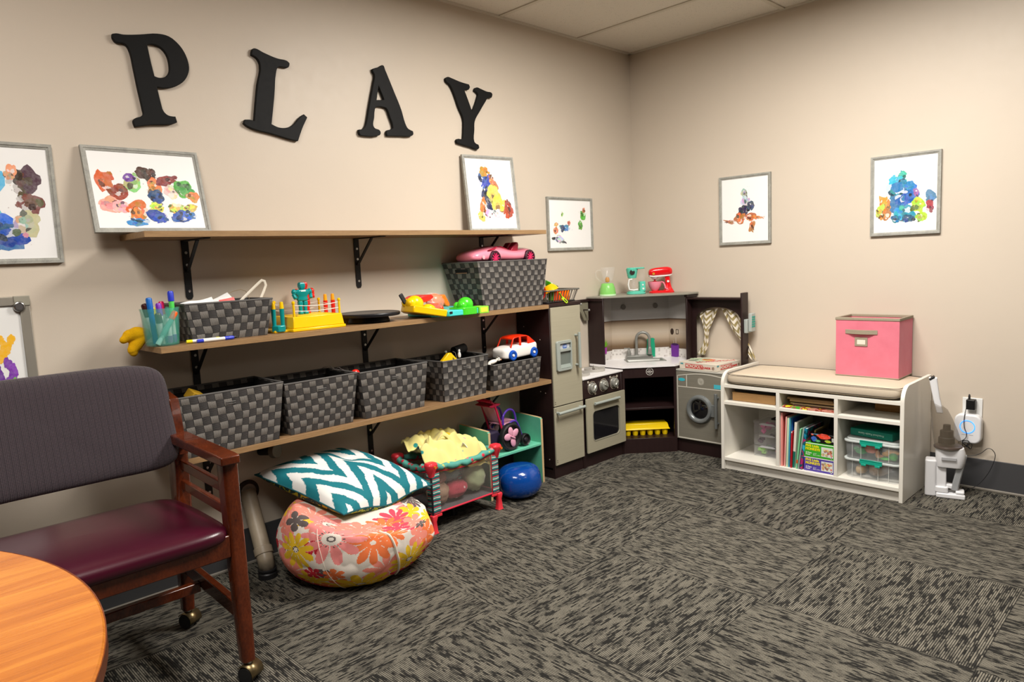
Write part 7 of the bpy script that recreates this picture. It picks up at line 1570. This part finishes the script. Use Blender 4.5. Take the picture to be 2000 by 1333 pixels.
def pil(side):
    def f(u, v):     # u: F->R, v: F->L
        p = Fc*(1-u)*(1-v)+Rc*u*(1-v)+Lc*(1-u)*v+Bc*u*v
        n = (Rc-Fc).cross(Lc-Fc).normalized(); n = n if n.z > 0 else -n
        ed = (max(0, 4*u*(1-u))*max(0, 4*v*(1-v)))**.42; pin = .035*(math.sin(PI*u)**1 if True else 0)
        ctr = (Fc+Rc+Lc+Bc)/4; s = 1-.055*(math.sin(PI*u)*(abs(2*v-1)**4)+math.sin(PI*v)*(abs(2*u-1)**4))
        p = ctr+(p-ctr)*s
        h = (.078 if side > 0 else .058)*ed*(1+.10*nz(u*3, v*3, 2)); 
        dim = .022*math.exp(-((u-.62)**2+(v-.62)**2)/.012) if side > 0 else 0
        return tuple(p+n*side*(h-dim)+n*.004*nz(u*9, v*9, 5)*ed+Vector((0, 0, -.028*(math.exp(-((u-.5)**2+(v-.0)**2)/.05)))))
    return f
q = MB(); q.grid(pil(1), 48, 48); q.build('front_cover', IKAT, t, smooth=180)
q = MB(); q.grid(pil(-1), 48, 48); q.build('back_cover', IKB, t, smooth=180, label='lime and dark teal underside')
q = MB(); f1 = pil(1); ed = [f1(k/30, 0) for k in range(30)]+[f1(1, k/30) for k in range(30)]+[f1(1-k/30, 1) for k in range(30)]+[f1(0, 1-k/30) for k in range(30)]
q.tube(ed, .003, 6, closed=True); q.build('seam', P_('dark_teal_seam', '0c5058', .8), t)
# ------------------------------------------------------------------ pipes on the wall
t = thing('drain_pipe', 'cream plastic drain pipe coming out of the wall with a blackened elbow', 'pipe', (-2.63, -.09, 0))
PVC = mat('old_pvc', srgb(150, 138, 118), .45, fn=lambda n, b: n.put(b.inputs['Base Color'], n.mix(n.noise(n.coord(), 20, 4), srgb(140, 126, 106), srgb(168, 156, 136))))
q = MB(); q.cyl((-2.618, -.004, .290), (-2.640, -.150, .090), .030, n=28); q.build('pipe', PVC, t)
q = MB(); q.cyl((-2.638, -.140, .104), (-2.6405, -.157, .080), .0345, n=28); q.build('coupling', PVC, t, bevel=.002)
q = MB(); q.tube(sm([(-2.640, -.152, .088), (-2.643, -.170, .062), (-2.643, -.176, .030), (-2.643, -.177, .012)], 4), .030, 24); q.build('elbow', mat('soot_stained_pvc', (.1, .1, .1), .4, fn=lambda n, b: n.put(b.inputs['Base Color'], n.ramp(n.m('ADD', n.sep(n.coord())[2], n.m('MULTIPLY', n.noise(n.coord(), 40, 3), .03)), [(.045, srgb(14, 13, 13)), (.095, srgb(150, 138, 118))]))), t)
q = MB(); q.lathe([(.030, .0), (.0345, .0), (.0345, .018), (.031, .022), (.031, .026), (.0345, .028), (.0345, .034), (.030, .036)], (-2.643, -.177, .0), 28, cap=False); q.build('black_fitting', BLACK, t)
q = MB(); q.lathe([(.046, 0), (.044, .006), (.031, .010)], (-2.617, -.0008, .292), 28, M=frameM((0, 0, 0), (1, 0, 0), (0, 0, 1)).to_3x3(), cap=False); q.build('wall_collar', P_('dark_sealant', '3a3028', .9), t, label='dark crumbled sealant round the pipe')
t = thing('pipe_stub', 'short capped pipe under the lowest shelf', 'pipe', (-2.53, -.06, .42))
M = frameM((-2.545, -.002, .435), (1, 0, 0), (0, 0, 1))
q = MB(); q.cyl((-2.552, -.002, .440), (-2.532, -.075, .448), .017, n=20); q.build('pipe', P_('black_pipe', '0e0c0a', .5), t)
q = MB(); q.cyl((-2.533, -.070, .447), (-2.524, -.092, .449), .027, n=28); q.build('cap', P_('grey_cap', '7e7668', .5), t, bevel=.002, label='grey round cap')
# ------------------------------------------------------------------ armchair on casters
CHW = wood('cherry_wood', srgb(104, 44, 18), srgb(54, 19, 8), (6, 6, 3), .22, 3., coat=.3, bump=.02)
def f_fab(n, b):
    x, y, z = n.sep(n.coord()); f1 = n.m('PINGPONG', n.m('MULTIPLY', x, 62.), .5); f2 = n.m('PINGPONG', n.m('MULTIPLY', z, 260.), .5); fine = n.m('PINGPONG', n.m('MULTIPLY', x, 250.), .5)
    g = n.ramp(f1, [(.02, .3), (.10, 1)]); h = n.m('MULTIPLY', n.m('ADD', f2, fine), g)
    c = n.mix(n.m('MULTIPLY', h, 1.1), srgb(32, 25, 29), srgb(70, 57, 63)); n.put(b.inputs['Base Color'], n.mix(n.m('MULTIPLY', n.noise(n.coord(), 300, 2), .4), c, srgb(40, 32, 42)))
    n.put(b.inputs['Normal'], n.bump(h, .6, .003))
FAB = mat('plum_woven_upholstery', srgb(60, 46, 54), .85, fn=f_fab, sheen=.15)
VIN = mat('burgundy_vinyl', srgb(84, 10, 36), .3, fn=lambda n, b: (n.put(b.inputs['Base Color'], n.mix(n.noise(n.coord(), 5, 3), srgb(54, 6, 24), srgb(68, 10, 32))), n.put(b.inputs['Normal'], n.bump(n.noise(n.coord(), 350, 2), .08, .001))), spec=.6)
XR, XL = -2.99, -3.63; CX = (XR+XL)/2
t = thing('armchair', 'wide wooden armchair with plum back and burgundy vinyl seat on casters', 'chair', (CX, -.55, 0))
for sx, X in ((1, XR), (-1, XL)):
    def lf(rows): return [[Vector((X+a, y+b, z)) for a, b in rrect(w, d, .010, 3)] for w, d, y, z in rows]
    q = MB(); q.loft(lf([(.036, .042, -.785, .062), (.038, .046, -.783, .12), (.042, .052, -.775, .35), (.042, .056, -.768, .55), (.042, .056, -.768, .632)])); fl_ = q.build('front_leg', CHW, t, bevel=.001)
    q = MB(); q.loft(lf([(.036, .040, -.335, .062), (.042, .050, -.345, .20), (.044, .060, -.375, .38), (.044, .075, -.385, .55), (.042, .080, -.375, .65)])); q.build('rear_leg', CHW, t, bevel=.001)
    q = MB(); q.prism([(-.440, .60), (-.420, .68), (-.405, .758), (-.398, .772), (-.330, .785), (-.335, .70), (-.345, .60)], X-.014, X+.014, ax='x'); q.build('back_post', CHW, t, bevel=.002)
    q = MB(); q.loft([[Vector((X-.006*sx+a*w, y, z)) for a, z in ((-1, z0), (1, z0), (1, z1), (-1, z1))] for y, w, z0, z1 in ((-.812, .026, .634, .658), (-.78, .027, .634, .660), (-.60, .027, .636, .664), (-.42, .027, .638, .668))]); q.build('armrest', CHW, t, bevel=.004, seg=3)
    for z in (.555, .490): q = MB(); q.bar((X, -.40, z+.01), (X, -.765, z), .016, .030); q.build('side_slat', CHW, t, bevel=.003)
    q = MB(); q.bar((X, -.345, .22), (X, -.775, .20), .022, .045); q.build('side_stretcher', CHW, t, bevel=.003)
    q = MB(); q.bar((X, -.36, .395), (X, -.78, .395), .024, .060); q.build('side_rail', CHW, t, bevel=.003)
    for y in (-.790, -.335):
        q = MB(); M = Matrix.Translation((X+.002, y, 0)) @ Matrix.Rotation(.5*sx, 4, 'Z')
        q.loft([[M @ Vector((x_, yy, z_)) for x_, z_ in [(-.021, 0)]] for yy in (0,)], cap=False) if False else None
        q.lathe([(.0001, -.024), (.022, -.024), (.0245, -.021), (.0245, -.004), (.0001, -.004)], M @ Vector((0, 0, .0255)), 26, M=(M.to_3x3() @ Matrix.Rotation(PI/2, 3, 'Y')), cap=False); w_ = q.build('caster', BLACK, t, label='black caster wheel')
        q = MB(); q.lathe([(.0001, .024), (.022, .024), (.0245, .021), (.0245, .004), (.0001, .004)], M @ Vector((0, 0, .0255)), 26, M=(M.to_3x3() @ Matrix.Rotation(PI/2, 3, 'Y')), cap=False); q.build('wheel', BLACK, w_)
        q = MB(); pts = [(-.0275*math.cos(a), .0275*math.sin(a)) for a in [k*PI/14 for k in range(-1, 12)]]
        n_ = len(pts); vs = [M @ Vector((xx, a, .0265+b)) for xx in (-.0255, .0255) for a, b in pts]; q._add(vs, [(i, i+1, n_+i+1, n_+i) for i in range(n_-1)]); hd = q.build('caster_hood', mat('tarnished_brass', srgb(120, 104, 74), .32, .85), w_, label='tarnished brass caster hood'); s_ = hd.modifiers.new('solid', 'SOLIDIFY'); s_.thickness = .002
        q = MB(); q.cyl((X, y, .045), (X, y, .066), .009, n=14); q.build('stem', SCREW, w_)
q = MB(); q.box(XL+.02, XR-.02, -.795, -.770, .372, .436); q.build('front_apron', CHW, t, bevel=.004)
q = MB(); q.box(XL+.02, XR-.02, -.375, -.355, .372, .436); q.build('rear_apron', CHW, t, bevel=.003)
q = MB(); q.box(XL+.01, XR-.01, -.505, -.480, .178, .208); q.build('cross_stretcher', CHW, t, bevel=.003)
def seatf(u, v):
    a, b = u*2*PI, (v-.5)*PI; c, s = math.cos(a), math.sin(a); k = abs(math.cos(b))**.35
    x = CX+.312*math.copysign(abs(c)**.22, c)*k; y = -.568+.247*math.copysign(abs(s)**.26, s)*k
    z = .438+.034*math.copysign(abs(math.sin(b))**.7, b)-(.010*max(0, (y+.568)/.24) if b > 0 else 0)
    return (x, y, z)
q = MB(); q.grid(seatf, 90, 22, closeu=True, uv=False); q.build('seat', VIN, t, smooth=180, label='burgundy vinyl seat cushion')
def backf(u, v):
    a, b = u*2*PI, (v-.5)*PI; c, s = math.cos(a), math.sin(a); k = abs(math.cos(b))**.35
    x = CX+.312*math.copysign(abs(c)**.26, c)*k; zl = .158*math.copysign(abs(s)**.30, s)*k
    bow = .035*((x-CX)/.31)**2
    y = -.355-.045*math.copysign(abs(math.sin(b))**.6, b)+.10*(zl/.32)-bow
    return (x, y, .725+zl)
q = MB(); q.grid(backf, 90, 22, closeu=True, uv=False); q.build('backrest', FAB, t, smooth=180, label='plum woven backrest')
for z in (.62, .76):
    q = MB(); q.box(XR-.017, XR-.0135, -.372, -.368, z, z+.004); q.build('bolt', SCREW, t)
# ------------------------------------------------------------------ round table
def f_table(n, b):
    c = n.mapp(n.coord(), rot=(0, 0, .22), sc=(1.2, 16, 1)); a = n.noise(c, 1.6, 5, .6, .5); g = n.noise(n.mapp(n.coord(), rot=(0, 0, .22), sc=(6, 160, 1)), 2, 3, .6)
    h = n.mixf(.3, a, g); n.put(b.inputs['Base Color'], n.ramp(h, [(.3, srgb(144, 78, 20)), (.48, srgb(170, 98, 28)), (.64, srgb(188, 120, 42))])); n.put(b.inputs['Roughness'], n.mixf(g, .24, .32))
TAB = mat('honey_cherry_laminate', srgb(206, 120, 44), .3, fn=f_table, spec=.5)
t = thing('round_table', 'round honey coloured wooden table cut off by the lower left corner', 'table', (-4.135, -1.62, 0))
TC = (-4.135, -1.62)
q = MB(); q.lathe([(.0001, .708), (.600, .708), (.6085, .7135), (.6085, .7325), (.606, .735), (.0001, .735)], (*TC, 0), 128, cap=False); q.build('tabletop', TAB, t, smooth=30)
q = MB(); q.lathe([(.6085, .7325), (.6100, .7335), (.6100, .7145), (.6085, .713)], (*TC, 0), 128, cap=False); q.build('edge_band', mat('dark_edge_band', srgb(104, 48, 18), .3), t, label='darker edge band')
q = MB(); q.lathe([(.0001, .02), (.28, .02), (.28, .035), (.06, .06), (.045, .09), (.045, .66), (.20, .70), (.20, .708), (.0001, .708)], (*TC, 0), 40, cap=False); q.build('pedestal', BLACK, t)
q = MB()
for k in range(4): a = k*PI/2+PI/4; q.bar((TC[0]+.05*math.cos(a), TC[1]+.05*math.sin(a), .04), (TC[0]+.36*math.cos(a), TC[1]+.36*math.sin(a), .012), .06, .024)
q.build('foot', BLACK, t, bevel=.004)
